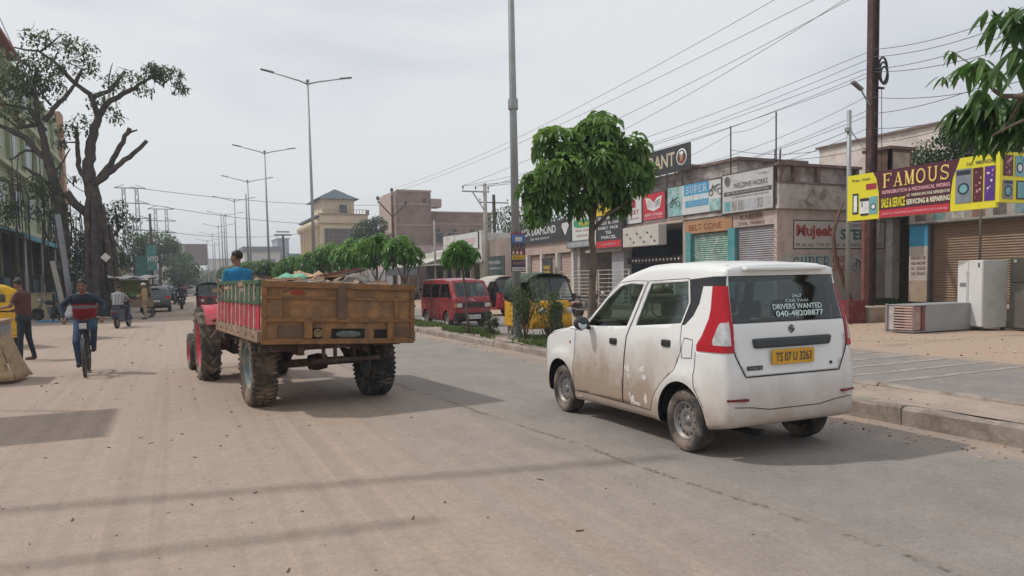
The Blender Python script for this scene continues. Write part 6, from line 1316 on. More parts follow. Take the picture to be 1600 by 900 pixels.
def grey_car(name,label,loc,rz,col,sc=1.0):
 t=thing(name,label,'car',loc,rz,scale=(sc,sc,sc)); pt=M('car_'+col[0],col[1],.35,.3,.05,2,dirt=((.2,.17,.14),.25,3))
 def hw(y,z):
  h=.86-(max(0,z-.95))*.32
  if y>1.3:h-=(y-1.3)**2*.25
  if y<-1.5:h-=(-1.5-y)**2*.5
  return h
 bm=shell([(0,1.38),(.15,1.53),(.5,1.55),(.62,1.42),(.78,1.05),(1,.85)],[(0,.32),(.1,.24),(.9,.22),(1,.28)],hw,[(.2,-1.8),(.7,-1.86),(.95,-1.8),(1.0,-1.75),(1.4,-1.35),(1.6,-1.3)],[(.2,1.95),(.8,1.98),(1.1,1.7)],14,40,20,2)
 def arc(cy,r,n=14):return[(cy+r*math.cos(R(-20+220*i/n)),.31+r*math.sin(R(-20+220*i/n)))for i in range(n+1)]
 reg=[]
 for sg in(-1,1):
  for cy in(-1.15,1.3):reg.append(('hole','D',[(sg*.5,cy-.36),(sg*1.2,cy-.36),(sg*1.2,cy+.36),(sg*.5,cy+.36)]))
 for s in 'LR':reg+=[('hole',s,arc(-1.15,.38)),('hole',s,arc(1.3,.38)),('glass',s,[(-1.3,1.05),(-.15,1.0),(-.15,1.42),(-1.0,1.42)]),('glass',s,[(-.08,1.0),(.95,1.0),(.4,1.40),(-.08,1.42)])]
 reg+=[('rw','B',[(-.62,1.05),(.62,1.05),(.5,1.40),(-.5,1.40)]),('lampL','B',[(-.9,.82),(-.55,.82),(-.55,.98),(-.9,.98)]),('lampR','B',[(.55,.82),(.9,.82),(.9,.98),(.55,.98)]),('low','B',[(-.9,.2),(.9,.2),(.9,.46),(-.9,.46)]),('ws','F',[(-.6,1.02),(.6,1.02),(.5,1.45),(-.5,1.45)])]
 P=carve(bm,reg); P['body'].build('body',pt,t)
 for b in P['glass'].islands():b.build('side_window',glass,t)
 P['rw'].build('rear_window',glass_dk,t); P['ws'].build('windscreen',glass,t)if 'ws' in P else None
 for s in 'LR':P['lamp'+s].build('tail_lamp',M('lamp_red',(.4,.01,.02)),t)
 P['low'].build('bumper',blackp,t); mb=MB(); mb.bx(-.26,.26,-1.875,-1.86,.62,.74); mb.build('number_plate',M('board_white',(.6,.6,.6)),t)
 mb=MB(); mb.bx(-.25,.25,-1.42,-1.3,1.43,1.47); mb.build('spoiler',pt,t)
 mb=MB(); mb.bx(-.7,.7,-1.6,1.6,.25,.4).bx(-.6,.6,-.9,.8,.4,.9); mb.build('underbody',gapm,t)
 for y in(-1.15,1.3):
  for sg in(-1,1):wheel(t,(sg*.76,y,.31),.31,.19,sg,rubber,steelrim,.62,6,26)
 return t
grey_car('hatchback_car','dark grey hatchback seen from behind by the stalls on the left',(-1.0,51.0,0),.0,('slate',(.09,.10,.115)))
grey_car('hatchback_car','small far blue-grey car ahead of the dark grey hatchback',(-.6,74,0),.05,('blue',(.10,.16,.22)))
def light_truck():
 t=thing('light_truck','small blue-cabbed covered truck beyond the dark grey car under the green hoarding','truck',(-3.4,70,0)); b=M('truck_blue',(.07,.20,.28),.6,0,.2,1)
 mb=MB(); mb.bx(-.9,.9,-2.2,1.0,.7,2.5); mb.build('cargo_box',b,t,bevel=.05); mb=MB(); mb.bx(-.85,.85,1.1,2.6,.5,1.9); mb.build('cab',b,t,bevel=.12)
 mb=MB(); mb.bx(-.75,.75,-2.23,-2.2,.8,2.3); mb.build('rear_door',M('truck_door',(.20,.26,.28),.6,0,.3,2),t)
 mb=MB(); mb.bx(-.9,.9,-2.3,-2.2,.5,.62); mb.build('bumper',blackp,t)
 for y in(-1.4,1.7):
  for sg in(-1,1):wheel(t,(sg*.72,y,.36),.36,.22,sg,rubber,steelrim,.6,6,24)
light_truck()
def scooter(name,label,loc,rz,col,group=None,cat='scooter'):
 t=thing(name,label,cat,loc,rz,group); b=M('scooter_'+col[0],col[1],.35,.1,.1,3)
 mb=MB(); mb.prism([(-.13,-.95,.55),(-.13,-.80,.35),(-.13,-.1,.30),(-.13,.0,.45),(-.13,-.15,.70),(-.13,-.85,.76)],(.26,0,0)); mb.build('rear_body',b,t,bevel=.06)
 mb=MB(); mb.bx(-.16,.16,-.05,.40,.24,.29).prism([(-.17,.36,.28),(.17,.36,.28),(.13,.62,.92),(-.13,.62,.92)],(0,.05,0)); mb.build('front_shield',b,t,bevel=.03)
 mb=MB(); mb.bx(-.13,.13,-.85,-.12,.74,.82); mb.build('seat',blackp,t,bevel=.03)
 mb=MB(); mb.tube([(-.33,.48,1.03),(0,.56,1.0),(.33,.48,1.03)],.02,6); mb.ell((0,.60,.98),(.12,.1,.09)); mb.tube([(0,.58,.95),(0,.74,.25)],.03,6); mb.build('handlebar',blackp,t)
 for sg in(-1,1):mb=MB(); mb.tube([(sg*.27,.5,1.03),(sg*.33,.5,1.16)],.006,4); mb.ell((sg*.34,.5,1.2),(.05,.015,.035)); mb.build('mirror',blackp,t)
 mb=MB(); n=8; vs=[]
 for i in range(n+1):
  a=R(0+170*i/n)
  for x in(-.07,.07):vs.append((x,.74-.26*math.cos(a),.24+.26*math.sin(a)))
 mb.add(vs,[(2*i,2*i+1,2*i+3,2*i+2)for i in range(n)],0,True); o=mb.build('front_mudguard',b,t); o.modifiers.new('thick','SOLIDIFY').thickness=.012
 mb=MB(); mb.bx(-.07,.07,-.98,-.93,.58,.66); mb.build('tail_lamp',M('reflector_red',(.2,.02,.02)),t)
 wheel(t,(0,.74,.23),.23,.09,1,rubber,steelrim,.6,0,22); wheel(t,(0,-.62,.23),.23,.10,1,rubber,steelrim,.6,0,22); return t
def motorbike(name,label,loc,rz,col,group=None):
 t=thing(name,label,'motorcycle',loc,rz,group); b=M('bike_'+col[0],col[1],.35,.2,.1,3); ch=M('bike_iron',(.12,.12,.12),.5,.6)
 mb=MB(); mb.ell((0,.18,.88),(.13,.26,.13),0,14,8); mb.build('tank',b,t)
 mb=MB(); mb.prism([(-.11,-.75,.80),(-.11,.0,.76),(-.11,.0,.84),(-.11,-.78,.90)],(.22,0,0)); mb.build('seat',blackp,t,bevel=.03)
 mb=MB(); mb.bx(-.12,.12,-.15,.3,.32,.66).tube([(.12,.1,.35),(.14,-.4,.33),(.14,-.85,.4)],.04,7); mb.build('engine',ch,t,bevel=.02)
 mb=MB(); mb.tube([(-.36,.45,1.08),(-.1,.55,1.05),(.1,.55,1.05),(.36,.45,1.08)],.018,6)
 for sg in(-1,1):mb.tube([(sg*.08,.52,1.02),(sg*.08,.80,.30)],.022,6); mb.tube([(sg*.08,.1,.5),(sg*.08,-.62,.3)],.02,6)
 mb.tube([(0,.5,.95),(0,.1,.4),(0,-.2,.4),(0,-.6,.8)],.025,6); mb.build('frame',ch,t)
 mb=MB(); mb.ell((0,.68,.98),(.09,.07,.09)); mb.build('headlight',M('lamp_clear',(.6,.6,.6)),t)
 for sg in(-1,1):mb=MB(); mb.tube([(sg*.25,.48,1.06),(sg*.32,.5,1.2)],.006,4); mb.ell((sg*.33,.5,1.24),(.05,.015,.035)); mb.build('mirror',blackp,t)
 mb=MB(); mb.bx(-.05,.05,-.85,-.80,.70,.80); mb.build('tail_lamp',M('reflector_red',(.2,.02,.02)),t)
 for y in(.80,-.62):
  w=wheel(t,(0,y,.30),.30,.09,1,rubber,blackp,.80,0,26); mb=MB()
  for k in range(10):a=math.pi*k/10; mb.tube([(0,.24*math.cos(a),.24*math.sin(a)),(0,-.24*math.cos(a),-.24*math.sin(a))],.005,4)
  mb.build('spokes',ch,w)
 for y in(.80,-.62):
  mb=MB(); n=8; vs=[]
  for i in range(n+1):
   a=R(20+120*i/n)
   for x in(-.06,.06):vs.append((x,y-.34*math.cos(a),.30+.34*math.sin(a)))
  mb.add(vs,[(2*i,2*i+1,2*i+3,2*i+2)for i in range(n)],0,True); o=mb.build('mudguard',b,t); o.modifiers.new('thick','SOLIDIFY').thickness=.01
 return t
def bicycle(loc,rz):
 t=thing('bicycle','dark city bicycle ridden towards the camera across the dirt','bicycle',loc,rz); fr=M('bicycle_paint',(.04,.045,.05),.5,.2); ch=M('bike_iron',(.12,.12,.12),.5,.6)
 for y in(.52,-.52):
  w=thing_part('wheel',t); w.location=(0,y,.34)
  mb=MB(); mb.tube([(0,.322*math.cos(a),.322*math.sin(a))for a in[2*math.pi*k/28 for k in range(29)]],.022,7,0,False); mb.build('tyre',M('tyre_cycle',(.07,.06,.05),.9),w)
  mb=MB()
  for k in range(9):a=math.pi*k/9; mb.tube([(0,.3*math.cos(a),.3*math.sin(a)),(0,-.3*math.cos(a),-.3*math.sin(a))],.002,3)
  mb.tube([(-.04,0,0),(.04,0,0)],.025,8); mb.build('spokes',ch,w)
 mb=MB()
 for a,b in(((0,.42,.78),(0,-.02,.30)),((0,.40,.84),(0,-.20,.82)),((0,-.02,.30),(0,-.22,.92)),((.03,-.52,.34),(.02,-.2,.82)),((-.03,-.52,.34),(-.02,-.2,.82)),((.03,-.52,.34),(.02,-.02,.3)),((-.03,-.52,.34),(-.02,-.02,.3)),((0,.38,.98),(0,.42,.78))):mb.tube([a,b],.016,6)
 for sg in(-1,1):mb.tube([(sg*.05,.42,.76),(sg*.05,.52,.34)],.012,6)
 mb.build('frame',fr,t)
 mb=MB(); mb.tube([(-.30,.30,1.02),(-.18,.36,1.04),(0,.38,1.0),(.18,.36,1.04),(.30,.30,1.02)],.012,6); mb.tube([(-.31,.29,1.02),(-.22,.34,1.035)],.018,6); mb.tube([(.31,.29,1.02),(.22,.34,1.035)],.018,6); mb.build('handlebar',blackp,t)
 mb=MB(); mb.bx(-.06,.06,.40,.44,.86,.96); mb.build('headlight',M('lamp_clear',(.6,.6,.6)),t,bevel=.01)
 mb=MB(); mb.ell((0,-.26,.94),(.08,.13,.035)); mb.build('saddle',blackp,t)
 mb=MB(); mb.tube([(-.04,-.02,.3),(.04,-.02,.3)],.03,8); mb.bar((.06,-.02,.3),(.07,.08,.17),.02,.015).bar((-.06,-.02,.3),(-.07,-.12,.43),.02,.015).bx(.06,.16,.05,.12,.155,.175).bx(-.16,-.06,-.16,-.09,.42,.44); mb.lathe([(.09,-.004),(.09,.004)],(.045,-.02,.3),(1,0,0),20); mb.build('crank',ch,t)
 mb=MB(); n=8;
 for y in(.52,-.52):
  vs=[]
  for i in range(n+1):
   a=R(20+130*i/n)
   for x in(-.03,.03):vs.append((x,y-.37*math.cos(a),.34+.37*math.sin(a)))
  mb.add(vs,[(2*i,2*i+1,2*i+3,2*i+2)for i in range(n)],0,True)
 mb.build_each('mudguard',fr,t); return t
bicycle((-1.50,15.5,0),math.pi+.03)
SC1=(-1.85,32.4,0); SCA=R(-14)
scooter('scooter','dark blue scooter with a rider in a striped shirt',SC1,SCA,('navy',(.03,.045,.08)))
MB1=(-2.55,26.5,0)
motorbike('motorcycle','dark motorcycle just behind the cyclist',MB1,3.3,('black',(.03,.03,.035)))
MB2=(.48,54,0); motorbike('motorcycle','motorcycle in the middle of the road heading away right of the grey car',MB2,.05,('black',(.03,.03,.035)))
MB3=(-1.1,61,0); motorbike('motorcycle','red-tanked motorcycle beyond the grey car, left of the lone rider',MB3,.1,('red',(.25,.02,.02)))
MB4=(.1,68,0); motorbike('motorcycle','distant motorcycle seen just above the lone rider',MB4,3.1,('black',(.03,.03,.035)))
motorbike('motorcycle','dark red motorcycle parked by the white gate next to the yellow auto rickshaw',(14.6,24.6,0),math.pi+.3,('maroon',(.15,.02,.03)))
motorbike('motorcycle','black motorcycle parked left of the yellow wall behind the tarpaulin',(-5.35,42.5,0),1.3,('black',(.03,.03,.035)))
for k,(x,y)in enumerate([(18.6,58),(18.4,60.5),(18.8,63),(18.3,66)]):
 motorbike('motorcycle',['motorcycle parked at the market shed, nearest of four','second motorcycle from the near end by the market shed','third motorcycle from the near end by the market shed','motorcycle parked at the market shed, farthest of four'][k],(x,y,0),1.9,[('black',(.03,.03,.035)),('grey',(.12,.12,.13))][k%2],group='motorcycles parked at the market shed')
def person(label,P,cloth,hair='short',group=None,vox=.013,hand_open=True,cat='person',glasses=False,cap=None,base=None,belt_z=None):
 """one continuous remeshed body. P: joints in metres (world), cloth: material per body zone"""
 P={k:Vector(v)for k,v in P.items()}
 skin=M('skin_brown',(.20,.105,.065),.6,0,.1,6); mats=[skin]+[cloth[k]for k in('shirt','trousers','shoes')]+[M('eye_dark',(.02,.015,.012),.3),M('lips_brown',(.15,.06,.045),.5)]
 segs=[]
 def seg(a,b,ra,rb,z):segs.append((Vector(a),Vector(b),ra,rb,z))
 nk,hd,pv=P['neck'],P['head'],P['pelvis']; sl,sr=P['shoulder_l'],P['shoulder_r']; ch=(sl+sr)/2*.6+pv*.1+nk*.3
 up=(nk-pv).normalized(); across=(sr-sl).normalized(); fwd=up.cross(across).normalized()if True else None
 if 'face' in P:fwd=P['face'].normalized()
 half=(sr-sl).length/2
 seg(pv-across*.075,ch-across*.085-up*.02,.112,.128,1); seg(pv+across*.075,ch+across*.085-up*.02,.112,.128,1); seg(pv,ch,.115,.13,1); seg(pv-across*.09-up*.04,pv+across*.09-up*.04,.118,.118,2)
 seg(ch,nk-up*.03,.12,.07,1); seg(sl,nk-up*.045,.062,.062,1); seg(sr,nk-up*.045,.062,.062,1); seg(nk-up*.05,hd-up*.05,.062,.057,0)
 for s in 'lr':
  S_,E_,W_,H_,K_,A_=P['shoulder_'+s],P['elbow_'+s],P['wrist_'+s],P['hip_'+s],P['knee_'+s],P['ankle_'+s]
  slv=1 if cloth.get('sleeve','long')!='none' else 0
  seg(S_,E_,.060,.047,slv)
  if cloth.get('sleeve')=='long':seg(E_,W_,.046,.034,1)
  else:seg(E_,W_,.040,.027,0)
  seg(H_,K_,.092,.066,2); seg(K_,A_,.062,.046,2)
  td=P.get('toe_'+s,A_+fwd*.17-Vector((0,0,.055))); seg(A_-Vector((0,0,.03)),td,.045,.034,3)
  hand=(W_-E_).normalized(); side=hand.cross(up); side=side.normalized()if side.length>.05 else across
  if 'grip' in P:hand=(hand*.5+Vector(P['grip'])*.5).normalized()
  pn=side.cross(hand).normalized(); c0=W_+hand*.015; seg(c0-side*.018,c0+hand*.06-side*.022,.017,.015,0); seg(c0+side*.018,c0+hand*.06+side*.024,.017,.015,0)
  for q in range(4):
   L=(.062,.072,.068,.052)[q]*.9; o=c0+hand*.065+side*(-.030+.02*q); m_=o+hand*L*.55-pn*.01; e_=m_+hand*L*.3-pn*.03; seg(o,m_,.0095,.009,0); seg(m_,e_,.009,.0075,0)
  th=c0+hand*.015-side*.03; seg(th,th-side*.03+hand*.025-pn*.008,.012,.010,0); seg(th-side*.03+hand*.025-pn*.008,th-side*.035+hand*.055-pn*.018,.010,.008,0)
 mb=MB()
 for a,b,ra,rb,z in segs:
  d=b-a; L=d.length; prof=[]
  dd=d.normalized()if L>1e-5 else Vector((0,0,1)); n=5
  for i in range(n+1):t=math.pi/2*i/n; prof.append((max(.0005,ra*math.sin(t)),-ra*math.cos(t)))
  for i in range(n+1):t=math.pi/2*i/n; prof.append((max(.0005,rb*math.cos(t)),L+rb*math.sin(t)))
  mb.lathe(prof,a,dd,12)
  k=len(mb.v)-12*len(prof); mb.f+=[tuple(k+i for i in reversed(range(12))),tuple(len(mb.v)-12+i for i in range(12))]; mb.m+=[0,0]; mb.s+=[False]*2
 hf=P.get('look',fwd); hf=Vector(hf).normalized(); hu=Vector((0,0,1)); hu=(hu-hf*hf.dot(hu)).normalized(); hr=hf.cross(hu).normalized()
 def hp(x,y,z):return hd+hr*x+hf*y+hu*z
 q=Matrix((hr,hf,hu)).transposed()
 def hell(c,r):
  t=MB(); t.ell((0,0,0),r,0,14,10); mb.add([hp(*c)+q@Vector(v)for v in t.v],t.f)
 hell((0,-.012,.035),(.076,.095,.085)); hell((0,.012,-.035),(.060,.078,.082)); hell((0,.04,-.085),(.036,.04,.03)); hell((0,.095,-.012),(.013,.018,.026)); hell((0,.102,-.026),(.018,.014,.010))
 for s in(-1,1):hell((s*.077,-.005,-.005),(.010,.020,.032)); hell((s*.034,.074,.020),(.024,.015,.008)); hell((s*.045,.055,-.03),(.022,.025,.022))
 hell((0,.086,-.058),(.024,.010,.006)); hell((0,.083,-.070),(.020,.010,.006))
 org=Vector(base)if base else Vector((pv.x,pv.y,min(P['ankle_l'].z,P['ankle_r'].z)-.08))
 tmp=mb.build('tmp',mats,loc=tuple(org)); md=tmp.modifiers.new('r','REMESH'); md.mode='VOXEL'; md.voxel_size=vox
 sm=tmp.modifiers.new('s','SMOOTH'); sm.iterations=2; sm.factor=.4
 dg=bpy.context.evaluated_depsgraph_get(); dg.update(); me=bpy.data.meshes.new_from_object(tmp.evaluated_get(dg)); bpy.data.objects.remove(tmp)
 me.materials.clear()
 for m_ in mats:me.materials.append(m_)
 el,er=hp(-.031,.082,.004),hp(.031,.082,.004); mouth=hp(0,.095,-.064); L_=[(a-org,b-org,ra,rb,z)for a,b,ra,rb,z in segs]; hd_=hd-org
 cuff=cloth.get('sleeve','long'); half_cut={}
 for pl in me.polygons:
  c=pl.center; w=c+org; pl.use_smooth=True
  if(c-hd_).length<.135 and(w-hd).dot(up)>-.10:
   z=0
   for e in(el,er):
    dv=w-e
    if abs(dv.dot(hr))<.014 and abs(dv.dot(hu))<.007:z=4
    if abs(dv.dot(hr))<.021 and .011<dv.dot(hu)<.019 and dv.dot(hf)>-.03:z=4
   dv=w-mouth
   if abs(dv.dot(hr))<.022 and abs(dv.dot(hu))<.008 and dv.dot(hf)>-.03:z=5
   pl.material_index=z; continue
  best=9; bz=1
  for a,b,ra,rb,z in L_:
   d=b-a; t=max(0,min(1,(c-a).dot(d)/max(1e-9,d.length_squared))); e=(c-(a+d*t)).length-(ra+(rb-ra)*t)
   if e<best:
    best=e; bz=z
  if cuff=='half' and bz==1:
   for s in 'lr':
    a=P['shoulder_'+s]-org; b=P['elbow_'+s]-org; d=b-a; t=(c-a).dot(d)/d.length_squared
    if t>.72 and(c-(a+d*t)).length<.07 and t<1.25:bz=0
  if bz==1 and cloth.get('low_shirt')is None and(w-pv).dot(up)<.0 and abs((w-pv).dot(up))<.3 and best<.06 and(w-P['hip_l']).length<.25+.2:bz=2 if(w-pv).dot(up)<-.03 else bz
  pl.material_index=bz
 o=bpy.data.objects.new('person',me); COL.objects.link(o); o.location=org; tag(o,label,cat,group)
 hm=MB(); n=12; rg=8; vs=[]; rx,ry,rz_=.083,.101,.093
 if cap is None or cap!='full':
  for i in range(rg+1):
   th=math.pi*.70*i/rg
   for k in range(n):
    a=2*math.pi*k/n; fr=math.sin(a); tt=th*(1-.46*max(0,fr)-.08*(1-abs(fr)))if hair!='long' else th*(1-.3*max(0,fr))*1.1
    nz=1+.05*mnoise.noise((k*.9,i*.9,len(label)))
    vs.append(hp(rx*nz*math.sin(tt)*math.cos(a),-.012+ry*nz*math.sin(tt)*math.sin(a),.038+rz_*nz*math.cos(tt)))
  hm.add(vs,[(i*n+k,i*n+(k+1)%n,(i+1)*n+(k+1)%n,(i+1)*n+k)for i in range(rg)for k in range(n)],0,True)
  ho=hm.build('hair',M('hair_black',(.012,.010,.010),.6,0,.3,30),None); ho.data.transform(Matrix.Translation(-org)); ho.parent=o; ho.modifiers.new('thick','SOLIDIFY').thickness=.006
 if cap is not None:
  cm=MB(); t=MB(); t.ell((0,0,0),(.098,.118,.10),0,14,10); cm.add([hp(0,-.012,.045)+q@Vector(v)for v in t.v if True],t.f,0,True); cm.v=[v for v in cm.v]
  co=cm.build('cap' if cap!='helmet' else 'helmet',M('cap_'+cap,(.6,.58,.54)if cap!='helmet' else(.04,.04,.045),.6),None); co.data.transform(Matrix.Translation(-org)); co.parent=o
  bmc=bmesh.new(); bmc.from_mesh(co.data); cutz=hp(0,0,.035)-org
  bmesh.ops.bisect_plane(bmc,geom=bmc.verts[:]+bmc.edges[:]+bmc.faces[:],plane_co=cutz,plane_no=hu,clear_inner=True); bmc.to_mesh(co.data); bmc.free()
 return o
def pose(kind,loc,rz,s=1.0,**kw):
 """joint layouts, facing +y before the turn; returned in world coordinates"""
 J={}
 if kind=='stand':
  J=dict(pelvis=(0,0,.95),neck=(0,.02,1.45),head=(0,.05,1.62),shoulder_l=(-.18,0,1.40),shoulder_r=(.18,0,1.40),elbow_l=(-.24,-.02,1.12),elbow_r=(.24,-.02,1.12),wrist_l=(-.24,.08,.88),wrist_r=(.24,.08,.88),hip_l=(-.09,0,.92),hip_r=(.09,0,.92),knee_l=(-.11,.03,.50),knee_r=(.11,.03,.50),ankle_l=(-.12,-.02,.08),ankle_r=(.12,-.02,.08))
 if kind=='ride':
  J=dict(pelvis=(0,-.28,.90),neck=(0,-.12,1.40),head=(0,-.07,1.58),shoulder_l=(-.18,-.14,1.34),shoulder_r=(.18,-.14,1.34),elbow_l=(-.28,.06,1.16),elbow_r=(.28,.06,1.16),wrist_l=(-.31,.34,1.07),wrist_r=(.31,.34,1.07),hip_l=(-.09,-.26,.88),hip_r=(.09,-.26,.88),knee_l=(-.19,.16,.78),knee_r=(.19,.16,.78),ankle_l=(-.17,.08,.37),ankle_r=(.17,.08,.37))
 if kind=='sit':
  J=dict(pelvis=(0,0,.55),neck=(0,.04,1.05),head=(0,.08,1.22),shoulder_l=(-.18,.02,1.0),shoulder_r=(.18,.02,1.0),elbow_l=(-.24,.08,.74),elbow_r=(.24,.08,.74),wrist_l=(-.17,.32,.72),wrist_r=(.17,.32,.72),hip_l=(-.09,.02,.53),hip_r=(.09,.02,.53),knee_l=(-.12,.42,.55),knee_r=(.12,.42,.55),ankle_l=(-.12,.40,.12),ankle_r=(.12,.40,.12))
 if kind=='squat':
  J=dict(pelvis=(0,-.05,.28),neck=(0,.22,.72),head=(0,.30,.87),shoulder_l=(-.17,.18,.66),shoulder_r=(.17,.18,.66),elbow_l=(-.24,.34,.46),elbow_r=(.24,.34,.46),wrist_l=(-.14,.50,.30),wrist_r=(.14,.50,.30),hip_l=(-.09,-.03,.27),hip_r=(.09,-.03,.27),knee_l=(-.17,.32,.50),knee_r=(.17,.32,.50),ankle_l=(-.13,.12,.08),ankle_r=(.13,.12,.08))
 for k,v in kw.items():J[k]=v
 m=Matrix.Translation(Vector(loc))@Matrix.Rotation(rz,4,'Z')@Matrix.Scale(s,4)
 r3=Matrix.Rotation(rz,3,'Z'); out={k:(m@Vector(v))for k,v in J.items()if k not in('look','grip','face')}
 out['face']=r3@Vector(J.get('face',(0,1,0))); out['look']=r3@Vector(J.get('look',(0,1,0)))
 if 'grip' in J:out['grip']=r3@Vector(J['grip'])
 return out
def cloth(shirt,trousers,shoes=(.03,.025,.025),sleeve='long',n=''):
 def f(c,nm):return c if not isinstance(c,tuple)else M('cloth_%s_%02d%02d%02d'%(nm,c[0]*99,c[1]*99,c[2]*99),c,.9,0,.18,8,bump=.3,bsc=14)
 return dict(shirt=f(shirt,'a'),trousers=f(trousers,'b'),shoes=f(shoes,'c'),sleeve=sleeve)
def banded():
 m=M('jumper_banded',(.022,.028,.045),.9,0,.15,8,bump=.3,bsc=14); nt=m.node_tree; n=nt.nodes; l=nt.links; b=n['Principled BSDF']; src=b.inputs['Base Color'].links[0].from_socket
 tc=n.new('ShaderNodeTexCoord'); sp=n.new('ShaderNodeSeparateXYZ'); l.new(tc.outputs['Object'],sp.inputs[0]); cur=src
 xa=n.new('ShaderNodeMath'); xa.operation='ABSOLUTE'; l.new(sp.outputs[0],xa.inputs[0]); xl=n.new('ShaderNodeMath'); xl.operation='LESS_THAN'; xl.inputs[1].default_value=.215; l.new(xa.outputs[0],xl.inputs[0])
 for z0,z1,c in((1.06,1.30,(.24,.018,.03)),(1.21,1.27,(.22,.19,.21)),(.6,1.06,(.20,.018,.03))):
  g=n.new('ShaderNodeMath'); g.operation='GREATER_THAN'; g.inputs[1].default_value=z0; l.new(sp.outputs[2],g.inputs[0]); h=n.new('ShaderNodeMath'); h.operation='LESS_THAN'; h.inputs[1].default_value=z1; l.new(sp.outputs[2],h.inputs[0])
  a=n.new('ShaderNodeMath'); a.operation='MULTIPLY'; l.new(g.outputs[0],a.inputs[0]); l.new(h.outputs[0],a.inputs[1]); a2=n.new('ShaderNodeMath'); a2.operation='MULTIPLY'; l.new(a.outputs[0],a2.inputs[0]); l.new(xl.outputs[0],a2.inputs[1])
  mx=n.new('ShaderNodeMix'); mx.data_type='RGBA'; mx.inputs['B'].default_value=(*c,1); l.new(a2.outputs[0],mx.inputs['Factor']); l.new(cur,mx.inputs['A']); cur=mx.outputs['Result']
 l.new(cur,b.inputs['Base Color']); return m
P=pose('ride',(-1.50,15.5,0),math.pi+.03,pelvis=(0,-.26,1.0),neck=(0,-.02,1.47),head=(0,.06,1.63),shoulder_l=(-.19,-.04,1.41),shoulder_r=(.19,-.04,1.41),elbow_l=(-.36,.06,1.26),elbow_r=(.36,.06,1.26),wrist_l=(-.31,.27,1.07),wrist_r=(.31,.27,1.07),hip_l=(-.10,-.22,.96),hip_r=(.10,-.22,.96),knee_l=(-.15,.16,.85),knee_r=(.14,.12,.60),ankle_l=(-.12,-.09,.50),ankle_r=(.12,.06,.24),look=(.15,1,-.12))
person('person in a red-banded navy jumper and jeans riding a bicycle',P,cloth(banded(),(.035,.06,.12),(.03,.025,.025)),vox=.010,base=(-1.50,15.5,0))
P=pose('stand',(-3.03,19.3,0),R(70),1.05,elbow_l=(-.28,.10,1.16),wrist_l=(-.20,.34,1.12),elbow_r=(.27,.05,1.14),wrist_r=(.18,.30,1.08),head=(0,.07,1.61),look=(.1,1,-.3),knee_r=(.12,-.01,.50),ankle_r=(.13,-.10,.08),ankle_l=(-.11,.05,.08))
person('person in a maroon shirt standing beside the covered cart at the left edge',P,dict(cloth((.085,.035,.035),(.022,.028,.04),(.10,.06,.04),'half'),low_shirt=1),vox=.011)
P=pose('sit',(1.02,13.30,.80),.10+R(8),1.0,head=(.0,.06,1.25),look=(-.75,.7,0),wrist_l=(-.16,.44,.86),wrist_r=(.16,.44,.86))
person('person in a bright blue shirt driving the tractor, head turned to the left',P,cloth((.015,.17,.33),(.05,.05,.06),sleeve='half'),vox=.012)
P=pose('ride',(MB1[0],MB1[1],.02),3.3,pelvis=(0,-.28,.92))
person('person in a pale shirt on a motorcycle just behind the cyclist',P,cloth((.42,.42,.42),(.05,.05,.07),sleeve='half'),vox=.014)
stripes=M_stripes('shirt_striped',(.50,.50,.50),(.05,.055,.07),0,.05,.9,0,.5,.1)
P=pose('ride',(SC1[0],SC1[1],-.02),SCA,pelvis=(0,-.42,.90),neck=(0,-.30,1.38),head=(0,-.26,1.56),shoulder_l=(-.19,-.32,1.32),shoulder_r=(.19,-.32,1.32),hip_l=(-.10,-.36,.88),hip_r=(.10,-.36,.88),elbow_l=(-.30,-.08,1.12),elbow_r=(.30,-.08,1.12),wrist_l=(-.30,.36,1.04),wrist_r=(.30,.36,1.04),knee_l=(-.16,.10,.82),knee_r=(.16,.10,.82),ankle_l=(-.12,.12,.36),ankle_r=(.12,.12,.36))
person('person in a black and white striped shirt riding the dark scooter',P,cloth(stripes,(.03,.035,.05),sleeve='half'),vox=.014)
P=pose('stand',(-1.25,39.6,0),R(100),1.0,elbow_r=(.28,.12,1.14),wrist_r=(.2,.38,1.08))
person('person in tan clothes and a white cap at the food cart',P,cloth((.36,.25,.13),(.30,.22,.14),sleeve='long'),vox=.016,cap='white')
for(mbk,ry,lab,sh)in((MB2,.05,'person riding the motorcycle away down the middle of the road',(.03,.035,.05)),(MB3,.1,'person in red on the motorcycle beyond the grey car',(.28,.05,.04)),(MB4,3.1,'person on the most distant motorcycle',(.2,.2,.22))):
 P=pose('ride',mbk,ry); person(lab,P,cloth(sh,(.03,.03,.04)),vox=.018,cap='helmet' if mbk is MB2 else None)
P=pose('squat',(-4.55,40.6,0),R(-40)); person('person in white crouching on the blue tarpaulin',P,cloth((.5,.5,.48),(.4,.4,.38)),vox=.016)
P=pose('squat',(-5.2,41.2,.0),R(-150)); person('person in dark clothes crouching at the left end of the blue tarpaulin',P,cloth((.03,.03,.03),(.04,.04,.045)),vox=.016)
P=pose('stand',(-4.7,42.6,0),R(150)); person('person in blue jeans standing behind the tarpaulin by the leaning pole',P,cloth((.05,.05,.06),(.06,.11,.17)),vox=.016)
P=pose('stand',(-5.9,36.0,0),R(30),.93); person('person in a rust-coloured top walking in front of the yellow wall',P,cloth((.16,.05,.03),(.05,.04,.04)),vox=.016)if False else None
P=pose('sit',(4.888+.34*.95,5.333+1.08*.95,.30),R(-.76),.92,head=(0,.10,1.30),elbow_l=(-.28,.16,.80),wrist_l=(-.18,.42,.85),wrist_r=(.18,.42,.85))
person('person in a teal shirt at the wheel of the white car',P,cloth((.03,.33,.30),(.05,.05,.06),sleeve='half'),vox=.014)
